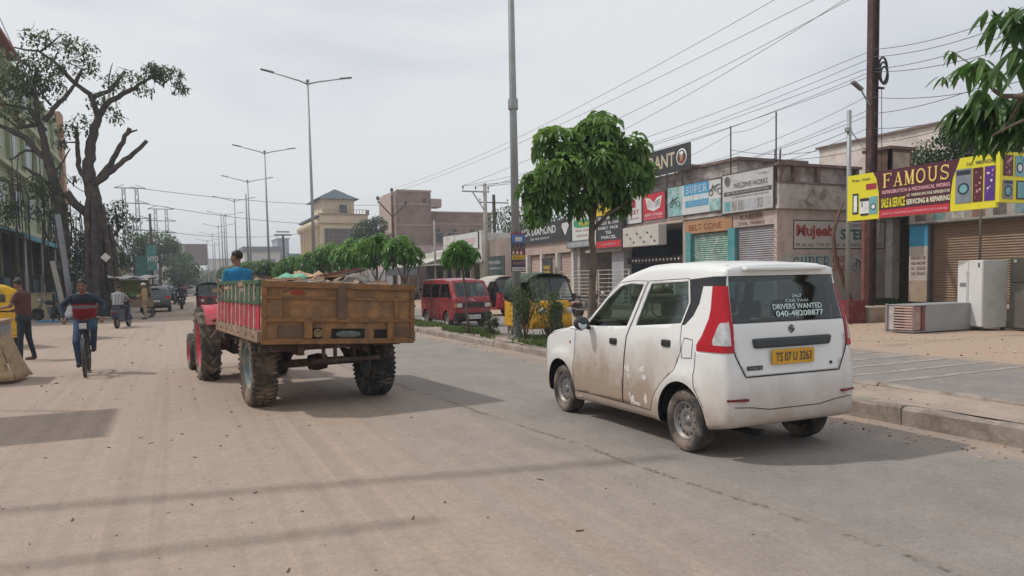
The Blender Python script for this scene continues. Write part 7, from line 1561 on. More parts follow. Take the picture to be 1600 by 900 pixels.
P=pose('sit',(8.95,17.65,.42),math.pi-.06,.85); person('person driving the yellow auto rickshaw behind its windscreen',P,cloth((.22,.2,.16),(.2,.18,.14)),vox=.018)
P=pose('sit',(8.98-.32,24.25,.25),math.pi,.88); person('person in a dark shirt driving the red microvan',P,cloth((.05,.05,.06),(.05,.05,.06)),vox=.02)
for k,(x,lab,c)in enumerate(((-.28,'person in white sitting at the left in the dark-canopied auto rickshaw',(.5,.5,.5)),(.28,'person in white sitting at the right in the dark-canopied auto rickshaw',(.45,.45,.48)))):
 P=pose('sit',(1.75+x,43.85,.10),0,.9); person(lab,P,cloth(c,(.1,.1,.1)),vox=.02)
P=pose('stand',(13.9,28.4,0),R(200)); person('person in a checked pale shirt standing between the red microvan and the red three-wheeler',P,cloth((.32,.28,.36),(.06,.06,.07)),vox=.018)
P=pose('stand',(18.3,51.5,0),R(200)); person('person in a dark top standing under the market shed',P,cloth((.09,.05,.045),(.06,.05,.05)),vox=.02)
def food_cart():
 t=thing('food_cart','food cart with a dirty white canopy and bundles, next to the dark grey hatchback','cart',(-1.75,41.3,0),.1)
 wood=M('cart_wood',(.20,.14,.09),.85,0,.3,4); mb=MB(); mb.bx(-.95,.8,-.5,.5,.85,.95).bx(-.95,.8,-.5,-.46,.55,.85); mb.build('counter',wood,t)
 mb=MB()
 for x in(-.85,.7):
  for y in(-.42,.42):mb.tube([(x,y,.1),(x,y,2.0)],.025,5)
 mb.build_each('post',wood,t)
 mb=MB(); n=8; vs=[(-1.15+2.2*i/n,-.7+1.4*j/4,2.02+.06*math.sin(i*1.9+j)+(.1 if j==2 else 0))for j in range(5)for i in range(n+1)]
 mb.add(vs,[(j*(n+1)+i,j*(n+1)+i+1,(j+1)*(n+1)+i+1,(j+1)*(n+1)+i)for j in range(4)for i in range(n)],0,True); o=mb.build('canopy',M('canopy_white',(.55,.53,.5),.85,0,.2,4,dirt=((.25,.2,.15),.5,5)),t); o.modifiers.new('thick','SOLIDIFY').thickness=.02
 mb=MB(); rnd=random.Random(8)
 for k in range(9):mb.ell((rnd.uniform(-.8,.6),rnd.uniform(-.3,.3),1.05+rnd.uniform(0,.2)),(.16,.14,.12),k%4,8,6)
 mb.build('goods',[M('goods_olive',(.16,.18,.05),.9),M('goods_tan',(.35,.24,.12),.9),M('goods_dark',(.05,.05,.04),.9),M('goods_green',(.08,.16,.05),.9)],t)
 mb=MB(); mb.bx(-.98,.7,.45,.5,1.2,1.9); mb.build('back_cloth',M('cloth_olive',(.14,.15,.06),.9,0,.4,4),t)
 for x in(-.7,.6):
  for y in(-.45,.45):mb=MB(); mb.tube([(x,y+.0,.30+.26*math.cos(a))if False else(x+.26*math.sin(a),y,.30+.26*math.cos(a))for a in[2*math.pi*k/16 for k in range(17)]],.03,6,0,False); [mb.tube([(x+.26*math.sin(a),y,.3+.26*math.cos(a)),(x-.26*math.sin(a),y,.3-.26*math.cos(a))],.008,4)for a in[math.pi*k/5 for k in range(5)]]; mb.build('wheel',blackp,t)
food_cart()
def covered_cart():
 t=thing('street_cart','street cart draped in a spotted tan cloth at the left picture edge','cart',(-3.0,14.95,0))
 mb=MB(); mb.bx(-.75,.33,-.25,.8,.30,1.02); mb.build('cabinet',M('cart_grey',(.22,.235,.235),.6,.1,.15,2,dirt=((.3,.25,.2),.3,3)),t,bevel=.01)
 mb=MB(); mb.bx(-.78,.25,-.28,-.24,.03,.30); mb.build('base_panel',M('cart_maroon',(.09,.03,.03),.8),t)
 mb=MB(); mb.bx(-.8,.36,-.27,.82,1.02,1.07); mb.build('top',M('cart_top',(.34,.22,.15),.8,0,.2,4),t)
 mb=MB(); n=12; m_=10; vs=[]
 for j in range(m_+1):
  z=1.06-1.0*j/m_
  for i in range(n+1):
   u=i/n; base=Vector((.30+.06*j/m_,-.27+u*1.1)); f=.03*math.sin(u*22+j*.2)*(j/m_)+.28*(j/m_)**2*(.6+.4*u)
   vs.append((base.x+f,base.y-.05*(j/m_),z))
 mb.add(vs,[(j*(n+1)+i,j*(n+1)+i+1,(j+1)*(n+1)+i+1,(j+1)*(n+1)+i)for j in range(m_)for i in range(n)],0,True)
 vs=[]
 for j in range(m_+1):
  z=1.06-1.0*j/m_
  for i in range(5):
   u=i/4; vs.append((.08+u*(.22+.06*j/m_+.28*(j/m_)**2*.6),-.285-.05*(j/m_)-.01*math.sin(u*9+j),z))
 mb.add(vs,[(j*5+i,j*5+i+1,(j+1)*5+i+1,(j+1)*5+i)for j in range(m_)for i in range(4)],0,True)
 c=M('cloth_spotted',(.42,.30,.19),.9,0,.15,3,dirt=((.12,.07,.05),.35,9)); o=mb.build('cloth',c,t); o.modifiers.new('thick','SOLIDIFY').thickness=.008
 mb=MB(); mb.bx(-.76,.05,-.275,-.255,.86,.98); mb.build('dark_band',blackp,t)
 for x in(-.6,.1):mb=MB(); mb.lathe([(.12,-.03),(.12,.03)],(x,-.15,.12),(0,1,0),14); mb.disc((x,-.18,.12),(0,-1,0),.12,14); mb.build('wheel',blackp,t)
covered_cart()
mb=MB(); n=14; vs=[]
for j in range(7):
 for i in range(n+1):vs.append((-5.9+2.3*i/n+.1*math.sin(j),39.4+2.6*j/6,.02+.03*abs(mnoise.noise((i*.6,j*.7,1)))))
mb.add(vs,[(j*(n+1)+i,j*(n+1)+i+1,(j+1)*(n+1)+i+1,(j+1)*(n+1)+i)for j in range(6)for i in range(n)],0,True)
o=mb.build('tarpaulin',M('tarp_blue',(.05,.20,.40),.6,0,.3,4,dirt=((.4,.4,.4),.3,5)),loc=(-4.8,40.5,0)); tag(o,'crumpled blue tarpaulin spread on the ground before the yellow wall','tarpaulin')
t=thing('pushcart','flat wooden pushcart heaped with tan goods by the white gate','cart',(16.6,22.6,0),.2)
mb=MB(); mb.bx(-.6,.6,-1.1,1.1,.85,.93); mb.build('platform',M('cart_wood',(.2,.14,.09)),t)
mb=MB(); rnd=random.Random(6)
for k in range(16):mb.ell((rnd.uniform(-.45,.45),rnd.uniform(-.95,.95),1.02+rnd.uniform(0,.35)),(.2,.26,.13),k%3,10,6)
mb.build('goods',[M('goods_straw',(.5,.38,.24),.9,0,.3,5),M('goods_cream',(.55,.5,.4),.9,0,.3,5),M('goods_brown',(.25,.14,.09),.9,0,.3,5)],t)
for x in(-.5,.5):
 for y in(-.7,.7):mb=MB(); mb.tube([(x,y+.36*math.sin(a),.38+.36*math.cos(a))for a in[2*math.pi*k/18 for k in range(19)]],.03,6,0,False); mb.build('wheel',blackp,t)
mb=MB(); mb.bx(-.58,.58,-1.08,-1.02,.93,1.5).bx(-.58,.58,1.02,1.08,.93,1.5); mb.build_each('end_rail',wall_white,t)
for k,(x,y,rz,c,lab)in enumerate([(-4.2,60,.4,(.25,.06,.05),'person in red walking beside the far stalls'),(-3.6,74,2.8,(.4,.4,.38),'person in a white shirt near the blue truck'),(-4.6,83,1.0,(.1,.12,.2),'person in dark blue under the green hoarding'),(2.6,92,3.0,(.35,.3,.12),'distant person in yellow on the road ahead of the tractor'),(-3.2,90,.2,(.3,.3,.32),'distant person in grey at the end of the stalls')]):
 P=pose('stand',(x,y,0),rz,1.0,knee_l=(-.1,.12,.5),ankle_l=(-.1,.16,.08)); person(lab,P,cloth(c,(.05,.05,.07)),vox=.03)
for k,(x,y,rz,lab)in enumerate([(-2.4,84,0,'far motorcycle near the green hoarding'),(1.2,88,3.14,'far motorcycle ahead of the dark-canopied auto'),(3.4,105,3.1,'farthest motorcycle on the road')]):
 motorbike('motorcycle',lab,(x,y,0),rz,('black',(.03,.03,.035))); P=pose('ride',(x,y,0),rz); person('rider on the '+lab,P,cloth(((.2,.2,.22),(.3,.1,.08),(.1,.2,.25))[k],(.05,.05,.06)),vox=.03)
grey_car('hatchback_car','tiny white car far down the road beyond the riders',(2.2,120,0),math.pi,('white',(.5,.5,.5)))
galv=M('galvanised_steel',(.30,.31,.31),.5,.5,.12,1.5,dirt=((.22,.19,.17),.3,2)); pole_conc=M('pole_concrete',(.34,.32,.29),.9,0,.12,2,dirt=((.2,.17,.14),.3,3)); pole_dk=M('pole_darkiron',(.055,.04,.035),.8,.1,.2,3)
def lamp_post(loc,h,label):
 t=thing('street_lamp',label,'street lamp',loc,0,'double-armed street lamps along the median')
 mb=MB(); mb.tube([(0,0,0),(0,0,h*.45),(0,0,h)],[.115,.085,.05],12); mb.build('pole',galv,t)
 mb=MB(); mb.bx(-.2,.2,-.2,.2,0,.03)
 for a in(-.14,.14):
  for b in(-.14,.14):mb.tube([(a,b,.03),(a,b,.09)],.018,6)
 mb.build('base_plate',galv,t)
 for sg in(-1,1):
  mb=MB(); mb.tube([(0,0,h-.18),(sg*.5,0,h-.02),(sg*1.9,0,h+.28)],[.045,.04,.028],8); a=mb.build('arm',galv,t)
  mb=MB(); mb.prism([(sg*1.8,-.11,h+.25),(sg*2.5,-.09,h+.37),(sg*2.5,.09,h+.37),(sg*1.8,.11,h+.25)],(0,0,.07)); mb.build('lamp_head',M('lamp_grey',(.16,.16,.17),.5,.2),a,bevel=.015)
 mb=MB(); mb.lathe([(.02,h-.1),(.1,h-.05),(.1,h+.05),(.02,h+.1)],(0,0,0),(0,0,1),10); mb.build('collar',galv,t); return t
LY=[(43,12.9),(64.5,12.5),(80,12.1),(98,12.0),(115,11.7),(134,11.4),(155,11.4),(178,11.4)]
labs=['tall double-armed street lamp above the tractor driver, largest and nearest of the row','second nearest double-armed street lamp, left of the tallest','third nearest double-armed street lamp of the receding row','fourth nearest double-armed street lamp','fifth nearest double-armed street lamp','sixth nearest double-armed street lamp','seventh nearest double-armed street lamp','smallest and farthest double-armed street lamp']
for(y,h),lb in zip(LY,labs):lamp_post((7.4,y,.1),h-.1,lb)
t=lamp_post((7.62,16.3,.15),13.0,'thick near street lamp pole rising out of the picture, with a poster tied on')
mb=MB(); mb.lathe([(.118,5.5),(.122,5.52),(.122,5.72),(.118,5.75)],(0,0,0),(0,0,1),14); mb.build('clamp',galv,t)
s=thing('poster','portrait poster with blue top and yellow band tied to the near lamp pole','poster',(7.62,16.3,1.6))
mb=MB(); mb.bx(-.19,.19,-.135,-.125,.16,1.10,0); mb.build('board',M('poster_dark',(.07,.06,.09),.5,0,.3,8),s)
pm=[M('poster_blue',(.08,.16,.42),.5,0,.3,9),M('poster_cream',(.6,.55,.5),.5,0,.2,9),M('poster_yellow',(.6,.45,.04),.5),M('poster_skin',(.30,.15,.10),.5,0,.3,20),M('poster_red',(.4,.04,.04),.5)]
mb=MB(); mb.bx(-.17,.17,-.139,-.1355,.86,1.06,0).bx(-.185,.185,-.141,-.1375,1.07,1.095,4).bx(-.17,.17,-.139,-.1355,.46,.56,2).bx(-.17,.17,-.139,-.1355,.18,.27,1)
for k in range(6):mb.ell((-.13+.052*k,-.139,.70+.05*(k%2)),(.024,.003,.034),3,8,6); mb.bx(-.155+.052*k,-.11+.052*k,-.1405,-.1385,.58,.66,(1,4)[k%2])
for k in range(4):mb.ell((-.11+.075*k,-.139,.37),(.028,.003,.038),3,8,6)
mb.bx(-.08,.10,-.142,-.1395,.90,1.0,1); mb.build('print',pm,s)
mb=MB(); lettering(mb,'HAPPY BIRTHDAY',(-.15,-.1445,.48),Vector((1,0,0)),UPV,.3,.05,0,.01); lettering(mb,'WISHES',(-.14,-.1445,.20),Vector((1,0,0)),UPV,.28,.045,1,.01); mb.build('lettering',[pm[4],M('ink_dark',(.05,.05,.05))],s)
t=thing('utility_pole','thick dark brown steel joist utility pole in front of the painted wall on the right','utility pole',(22.2,18.24,.35))
br=M('joist_brown',(.075,.038,.034),.75,.1,.25,2.5,dirt=((.16,.10,.085),.35,3))
mb=MB(); mb.bx(-.165,-.14,-.11,.11,0,11.6).bx(.14,.165,-.11,.11,0,11.6).bx(-.14,.14,-.012,.012,0,11.6); o=mb.build('joist',br,t);
mb=MB(); mb.bx(-.42,-.14,-.10,.02,0,3.2); mb.build('splice_plate',M('joist_rust',(.17,.07,.055),.8,0,.3,3),t)
mb=MB(); mb.bar((0,0,10.4),(-1.0,.0,11.9),.10,.10).bar((0,0,10.5),(.8,0,11.9),.10,.10); mb.build_each('brace',br,t)
mb=MB(); mb.bar((-1.6,0,11.9),(1.5,0,11.9),.1,.1); mb.build('crossarm',br,t)
for k in range(3):
 mb=MB(); mb.tube([(.30+.0*k+.22*math.cos(a)*(1-.1*k),-.16-.03*k,8.15-k*.10+.42*math.sin(a)*(1-.15*k))for a in[2*math.pi*i/20 for i in range(21)]],.035,6,0,False); mb.build('cable_coil',blackp,t)
mb=MB(); mb.bar((-.15,-.05,6.9),(-.85,-.25,7.35),.04,.04); a=mb.build('lamp_arm',galv,t); mb=MB(); mb.prism([(-.8,-.3,7.34),(-1.25,-.3,7.56),(-1.25,-.15,7.56),(-.8,-.15,7.34)],(.03,0,.07)); mb.build('lamp_head',M('lamp_grey',(.16,.16,.17)),a)
mb=MB(); mb.bar((.15,-.1,7.55),(.42,-.1,7.55),.09,.06); mb.build('stub',pole_dk,t)
mb=MB(); mb.tube([(.22,-.18,7.5),(.26,-.2,5),(.24,-.18,2.5)],.012,5); mb.tube([(-.28,-.18,5.2),(-.35,-.2,4.9),(-.25,-.2,4.6)],.014,5); mb.build('cable',blackp,t)
t=thing('pole','thin grey steel pole standing in the dark red planter','pole',(19.2,16.6,.62))
mb=MB(); mb.tube([(0,0,0),(.02,0,3),(.0,0,5.95)],.068,10); mb.build('shaft',galv,t); mb=MB(); mb.bx(-.12,.05,-.06,.06,5.3,5.42); mb.build('clamp',galv,t)
t=thing('bare_sapling','crooked bare brown stem growing against the painted wall by the planter','plant',(19.5,19.3,0))
mb=MB(); pts=[(22.53,19.30,0.50),(22.13,19.30,1.25),(21.70,19.30,2.18),(21.59,19.30,2.98),(21.84,19.30,3.67),(22.09,19.30,4.13)]
mb.tube(pts,[.09,.08,.07,.065,.05,.03],7); mb.build('stem',M('bark_redbrown',(.15,.08,.06),.9,0,.3,6),t,world=True)
for k,(y,z1,lb)in enumerate([(23.62,7.55,'left one of two thin dark masts on the shop parapet'),(21.16,7.6,'right one of two thin dark masts on the shop parapet')]):
 t=thing('mast',lb,'mast',(20.7,y,5.4)); mb=MB(); mb.tube([(0,0,0),(0,.01,z1-5.4)],.028,6); mb.build('shaft',pole_dk,t); mb=MB(); mb.lathe([(.06,0),(.06,.04)],(0,0,0),(0,0,1),8); mb.build('base',pole_dk,t)
def upole(name,label,loc,h,mat,arm=None,r=.14,ins=True,side_brace=True):
 t=thing(name,label,'utility pole',loc); mb=MB(); mb.tube([(0,0,0),(0,0,h)],[r,r*.7],9); mb.build('pole',mat,t)
 if arm:
  a0,a1,z=arm; mb=MB(); mb.bar((a0,0,z),(a1,0,z),.10,.08); c=mb.build('crossarm',mat,t)
  if side_brace:mb=MB(); e=a0 if abs(a0)>abs(a1)else a1; mb.bar((e*.55,0,z-.03),(0,0,z-1.3),.06,.06); mb.build('brace',mat,t)
  for q in(0,.5,1):
   x=a0+(a1-a0)*(.03+q*.94); mb=MB(); mb.tube([(x,0,z),(x,0,z+.22)],.018,5); mb.lathe([(.03,z+.18),(.06,z+.22),(.05,z+.32),(.01,z+.36)],(x,0,0),(0,0,1),8); mb.build('insulator',M('insulator',(.10,.07,.06),.4),c)
 return t
upole('utility_pole','grey concrete utility pole with one long braced crossarm beyond the near lamp post',(19.0,45.3,0),7.9,pole_conc,(-1.6,.3,7.35),.17)
upole('utility_pole','thin grey pole in front of the market shed',(19,55.8,0),6.3,pole_conc,None,.11)
t=upole('utility_pole','dark brown pole with three ball insulators before the brick building',(19,67.8,0),9.6,M('joist_brown',(.075,.038,.034)),None,.16)
mb=MB(); mb.bar((0,0,7.6),(-1.3,0,9.0),.09,.09).bar((0,0,7.6),(1.2,0,8.7),.09,.09); mb.build_each('brace',pole_dk,t)
for x,z in((0,10.1),(-1.35,9.3),(1.3,8.95)):mb=MB(); mb.ell((x,0,z),(.16,.16,.2),0,8,6); mb.tube([(x,0,z-.5),(x,0,z)],.04,5); mb.build('insulator',M('insulator',(.1,.07,.06)),t)
upole('utility_pole','old pole with short crossarm among the dark trees behind the black sign',(26.0,60,0),9.0,pole_dk,(-1.4,1.4,8.3),.2,True,False)
t=thing('floodlight_mast','slim mast with a flat rack of floodlights left of the cream building','mast',(16,120,0))
mb=MB(); mb.tube([(0,0,0),(0,0,9.0)],.16,7); mb.build('shaft',pole_dk,t); mb=MB(); mb.bx(-1.3,1.3,-.1,.1,9.0,9.25); mb.bx(-1.0,1.0,-.1,.1,9.5,9.7); mb.build_each('rack',M('rack_olive',(.22,.24,.18),.7),t)
for k,(px,Y,h,lb)in enumerate([((6.71,75.00,4.27)[0],75,10.2,'short plain pole beside the second street lamp'),((7.44,120.00,5.89)[0],120,12.0,'plain thin pole far among the street lamps, right one of a pair'),((7.96,135.00,6.43)[0],135,13.6,'plain thin pole far among the street lamps, left one of a pair')]):
 upole('pole',lb,(px,Y,0),h,galv,None,.11)
for k,(px,Y,h,lb)in enumerate([((7.99,160.00,7.34)[0],160,10,'far slim pole left of the street lamp row'),((10.49,190.00,8.41)[0],190,12,'very far slim pole at the left end of the lamp row')]):upole('pole',lb,(px,Y,0),h,galv,(-1,1,h-.5),.12,True,False)
t=thing('pole','thick grey pole leaning left by the blue tarpaulin','pole',(-4.45,40.2,0)); mb=MB(); mb.tube([(-4.38,40.00,0.80),(-4.48,40.00,2.18),(-4.59,40.00,3.66),(-4.69,40.00,4.99)],.125,10); mb.build('shaft',M('pole_grey_blue',(.20,.21,.23),.7,.1,.15,2),t,world=True); mb=MB(); mb.lathe([(.3,0),(.3,.08)],(0,0,0),(0,0,1),10); mb.build('footing',pole_conc,t)
t=thing('pole','short pale concrete post leaning beside the thick grey pole','pole',(-5.0,41.0,0)); mb=MB(); mb.bar((-4.83,41.00,0.85),(-5.14,41.00,2.87),.26,.2); mb.build('shaft',pole_conc,t,world=True); mb=MB(); mb.lathe([(.25,0),(.25,.06)],(0,0,0),(0,0,1),8); mb.build('footing',pole_conc,t)
upole('utility_pole','dark far pole with a crossarm to the left above the green hoarding',(-2.35,110,0),11.2,pole_dk,(-3.2,.3,9.0),.22,True,False)
upole('utility_pole','grey pole among the twigs right of the big twisted tree',(-5.5,95,0),9.6,pole_conc,(-.9,.9,9.0),.2,True,False)
def pylon(loc,h,w,label):
 t=thing('lattice_tower',label,'pylon',loc,0,'steel pylons beyond the left trees'); m=M('pylon_grey',(.23,.24,.26),.6,.3); mb=MB()
 for sg in(-1,1):
  cx=sg*w*.5
  for a in(-1,1):
   for b in(-1,1):mb.bar((cx+a*.55,b*.55,0),(cx*.9+a*.22,b*.22,h),.13,.13)
  n=12
  for k in range(n):
   z0,z1=h*k/n,h*(k+1)/n; q0,q1=.55-.33*k/n,.55-.33*(k+1)/n; c0,c1=cx*(1-.1*k/n),cx*(1-.1*(k+1)/n)
   mb.bar((c0-q0,-q0,z0),(c1+q1,-q1,z1),.07,.07).bar((c0+q0,-q0,z0),(c1-q1,-q1,z1),.07,.07)
 mb.build('leg',m,t)
 for z in(h,h*.86,h*.72):
  mb=MB(); L=w*1.25 if z<h else w*1.1; mb.bar((-L,0,z),(L,0,z),.16,.16).bar((-L,0,z),(-w*.4,0,z+.6),.1,.1).bar((L,0,z),(w*.4,0,z+.6),.1,.1); mb.build('crossarm',m,t)
  for x in(-L,L):pass
 return t
pylon((-6.2,150,0),19.2,2.3,'taller steel twin-legged pylon above the trees on the left'); pylon((-1.6,175,0),17.9,2.3,'shorter steel pylon right of the taller one')
ORD=['topmost','second from the top','third from the top','fourth from the top','fifth from the top','sixth from the top','seventh from the top','lowest']
def cable(pts,sag=.4,r=.010,group='overhead cables above the shops',label='thin dark overhead cable strung high above the shops on the right'):
 P_=[Vector(p)for p in pts]; out=[]
 for a,b in zip(P_,P_[1:]):
  n=12
  for i in range(n+(1 if b==P_[-1]else 0)):t_=i/n; q=a.lerp(b,t_); q.z-=sag*4*t_*(1-t_); out.append(q)
 mb=MB(); mb.tube(out,r,4,0,False); o=mb.build('overhead_cable',M('cable_dark',(.10,.10,.11),.7,0,.1),loc=tuple(out[0])); tag(o,label,'cable',group); return o
UA=(19-1.55,45.3,7.7); UB=(19-.6,45.3,7.7); UC=(19.2,45.3,7.7); BT=(22.1,18.1)
for k,(a,b,sg)in enumerate([((19.00,18.09,10.96),(19,67.8,10.2),.7),((19.00,16.41,10.35),(17.7,67.8,9.4),.6),((19.00,15.95,10.00),UC,.7),((20.00,15.67,10.41),UA,.4)]):cable([a,b],sg,label='long cable crossing the open sky left of the brown pole, '+['highest','second highest','third highest','lowest'][k]+' of four')
for k,(z,e,sg)in enumerate(((9.15,UA,.6),(8.9,UB,.7),(8.6,UC,.5),(8.45,UB,.9),(8.3,UA,.8))):cable([(BT[0],BT[1],z),e],sg,.0095,label='cable from the brown pole to the far grey pole, '+ORD[k]+' of five')
for k,(z,e)in enumerate(((7.7,(20.6,27.5,6.3)),(7.2,(20.6,30.5,5.8)),(6.6,(20.7,26,5.7)),(6.2,(20.7,23.6,6.6)),(7.0,(20.6,35,5.6)))):cable([(BT[0],BT[1],z),e],.35,.009,label='service cable dropping from the brown pole to the shop roofs, '+['topmost','second','fourth','lowest','third'][k]+' of five')
for k,(z,e)in enumerate(((9.15,(19.00,11.09,7.89)),(8.9,(19.00,11.08,7.67)),(8.5,(19.00,11.08,7.44)),(8.4,(19.00,11.07,7.07)),(7.55,(18.00,10.46,5.92)),(7.0,(18.00,10.47,6.21)),(6.5,(18.00,10.45,5.50)),(6.0,(19.00,11.03,5.74)))):cable([(BT[0],BT[1],z),e],.2,.010,label='cable leaving the brown pole towards the right picture edge, '+ORD[k]+' of eight')
for k,(z,e)in enumerate(((5.9,(20.0,21.5,5.9)),(5.7,(19.2,16.6,6.1)),(6.1,(19.2,16.6,6.0)))):cable([(BT[0],BT[1],z),e],.2,.010,label='short cable low on the brown pole, '+['running to the parapet corner','lower one to the thin pole','upper one to the thin pole'][k])
cable([(19.2,16.6,5.95),(20.6,26.8,6.0)],.3,.010,label='cable from the thin pole along the parapet signboards'); cable([(20.8,21.2,7.5),(20.8,23.6,7.3),(20.6,31,6.2)],.15,.008,label='thin cable strung between the two roof masts')
lc=dict(group='overhead cables at the left and far end')
cable([(-6.2,150,19.4),(60,190,22)],1.5,.05,**lc,label='long cable from the taller pylon crossing the whole far sky, upper one'); cable([(-4,150,16.5),(60,190,17)],2,.05,**lc,label='long cable from the taller pylon crossing the far sky, lower one'); cable([(-2.35,110,9.1),(19,120,9.4)],.8,.03,**lc,label='far cable from the dark crossarm pole towards the floodlight mast'); cable([(-3,110,9.1),(-6,44,7.2)],.8,.025,**lc,label='cable from the dark crossarm pole back to the green building'); cable([(-4.83,30.00,10.63),(-3.87,30.00,8.15)],.1,.012,**lc,label='short cable end high at the left picture edge'); cable([(-4.68,42.00,7.32),(-3.24,42.00,6.29),(-5.5,95,9.4)],.4,.02,**lc,label='cable running from the twisted tree to the grey pole behind it'); cable([(-7.26,42.00,5.27),(-4.81,42.00,4.85)],.1,.03,**lc,label='lower of two cables through the left branches of the twisted tree'); cable([(-7.24,42.00,5.57),(-4.80,42.00,5.01)],.1,.03,**lc,label='upper of two cables through the left branches of the twisted tree')
sc_=dict(group='unseen cables added for their shadows on the near road')
def over(g0,g1,z,r,lb):  # unseen cable added up-sun so that its shadow crosses the road as a band
 k=z/1.33; a=Vector((g0[0]-.85*k,g0[1]+.53*k,z)); b=Vector((g1[0]-.85*k,g1[1]+.53*k,z)); d=(b-a); return cable([a-d*1.0,b+d*.15],0.0,r,label='unseen cable added high over the near road for its shadow, '+lb,**sc_)
over((-1.20,6.27),(3.3,5.35),7.4,.065,'farther one'); over((-.97,4.96),(1.2,4.65),7.0,.055,'nearer one')
t=thing('shadow_canopy','unseen flat cloth canopy on posts, added for its shadow just outside the left picture edge','stall',(-3.2,12.0,0))  # unseen canopy, added only to cast the shadow patch on the dirt
mb=MB(); mb.bx(-4.8,-2.85,10.2,12.2,3.3,3.34); mb.build('canopy',M('canopy_tan',(.35,.28,.2),.9),t,world=True)
mb=MB()
for x in(-4.7,-3.1):
 for y in(10.3,12.1):mb.tube([(x,y,0),(x,y,3.3)],.03,6)
mb.build_each('post',pole_dk,t,world=True)
def leaves(specs,droop=.35,fold=.15,rnd=None):
 """specs: (position, direction, length, width, tone). Each leaf is a folded four-point blade"""
 vs=[]; fs=[]; tones=[]
 for p,d,L,w,tn in specs:
  d=d.normalized(); s=d.cross(Vector((0,0,1))); s=s.normalized()if s.length>.05 else Vector((1,0,0)); nrm=s.cross(d)
  o=len(vs); dr=Vector((0,0,-L*droop)); mid=p+d*L*.38+dr*.2; m2=p+d*L*.72+dr*.6
  vs+=[p,mid+s*w*.5+nrm*w*fold,p+d*L+dr,mid-s*w*.5+nrm*w*fold,mid,m2+s*w*.36+nrm*w*fold,m2-s*w*.36+nrm*w*fold]
  fs+=[(o,o+4,o+1),(o+4,o+5,o+1),(o+4,o+2,o+5),(o,o+3,o+4),(o+3,o+6,o+4),(o+6,o+2,o+4)]; tones+=[tn]*18
 return vs,fs,tones
def leaf_object(name,specs,mat,parent,droop=.35,fold=.15,world=True):
 vs,fs,tones=leaves(specs,droop,fold); off=parent.location if parent and world else Vector((0,0,0))
 me=bpy.data.meshes.new(name); me.from_pydata([v-off for v in vs],[],fs); me.materials.append(mat)
 at=me.color_attributes.new('tone','FLOAT_COLOR','CORNER'); buf=[]
 for tn in tones:buf+=[tn,tn,tn,1]
 at.data.foreach_set('color',buf); me.update(); o=bpy.data.objects.new(name,me); COL.objects.link(o); o.parent=parent; return o
def rvec(r):
 while True:
  v=Vector((r.uniform(-1,1),r.uniform(-1,1),r.uniform(-1,1)))
  if .05<v.length<1:return v
def rosettes(r,clumps,n_leaf=9,L=.22,w=.075,down=-.25,spread=1.0):
 """whorls of long leaves on the outside of each clump; clump = (centre, radii, count)"""
 sp=[]
 for c,rad,n in clumps:
  c=Vector(c); rad=Vector(rad)
  for _ in range(n):
   v=rvec(r); v=v.normalized()*(.55+.5*r.random()); p=c+Vector((v.x*rad.x,v.y*rad.y,v.z*rad.z))
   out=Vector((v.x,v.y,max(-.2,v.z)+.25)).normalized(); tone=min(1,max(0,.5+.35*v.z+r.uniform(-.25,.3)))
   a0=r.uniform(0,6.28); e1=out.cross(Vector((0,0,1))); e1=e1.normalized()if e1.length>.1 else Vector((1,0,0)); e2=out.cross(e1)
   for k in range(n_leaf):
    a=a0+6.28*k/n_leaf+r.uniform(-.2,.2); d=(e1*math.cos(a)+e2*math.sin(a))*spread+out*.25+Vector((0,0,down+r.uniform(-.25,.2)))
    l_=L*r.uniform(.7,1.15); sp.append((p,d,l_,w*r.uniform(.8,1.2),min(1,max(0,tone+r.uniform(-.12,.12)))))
 return sp
def fine(r,clumps,L=.12,w=.06):
 sp=[]
 for c,rad,n in clumps:
  c=Vector(c); rad=Vector(rad)
  for _ in range(n):
   v=rvec(r)
   if v.length<.35 and r.random()<.5:v=v.normalized()*r.uniform(.5,1)
   p=c+Vector((v.x*rad.x,v.y*rad.y,v.z*rad.z)); k=mnoise.noise(p*(1.6/max(.3,rad.length)))
   if k<-.22:continue
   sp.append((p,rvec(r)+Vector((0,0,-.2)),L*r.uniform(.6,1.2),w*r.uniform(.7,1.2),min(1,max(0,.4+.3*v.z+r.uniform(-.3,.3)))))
 return sp
bark=M('bark_grey',(.13,.10,.08),.95,0,.3,5,bump=.8,bsc=12); bark_d=M('bark_dark',(.055,.045,.04),.95,0,.3,2.5,dirt=((.15,.13,.11),.35,3),bump=.8,bsc=7)
lf_med=M_leaf('leaf_green',(.03,.075,.022),(.19,.31,.085)); lf_light=M_leaf('leaf_lightgreen',(.03,.085,.022),(.13,.27,.05)); lf_dark=M_leaf('leaf_dark',(.012,.028,.012),(.055,.10,.03)); lf_far=M_leaf('leaf_far',(.03,.055,.028),(.10,.16,.06)); lf_fore=M_leaf('leaf_fore',(.03,.065,.022),(.11,.21,.05),.42); lf_thin=M_leaf('leaf_thin',(.03,.04,.02),(.085,.12,.04))
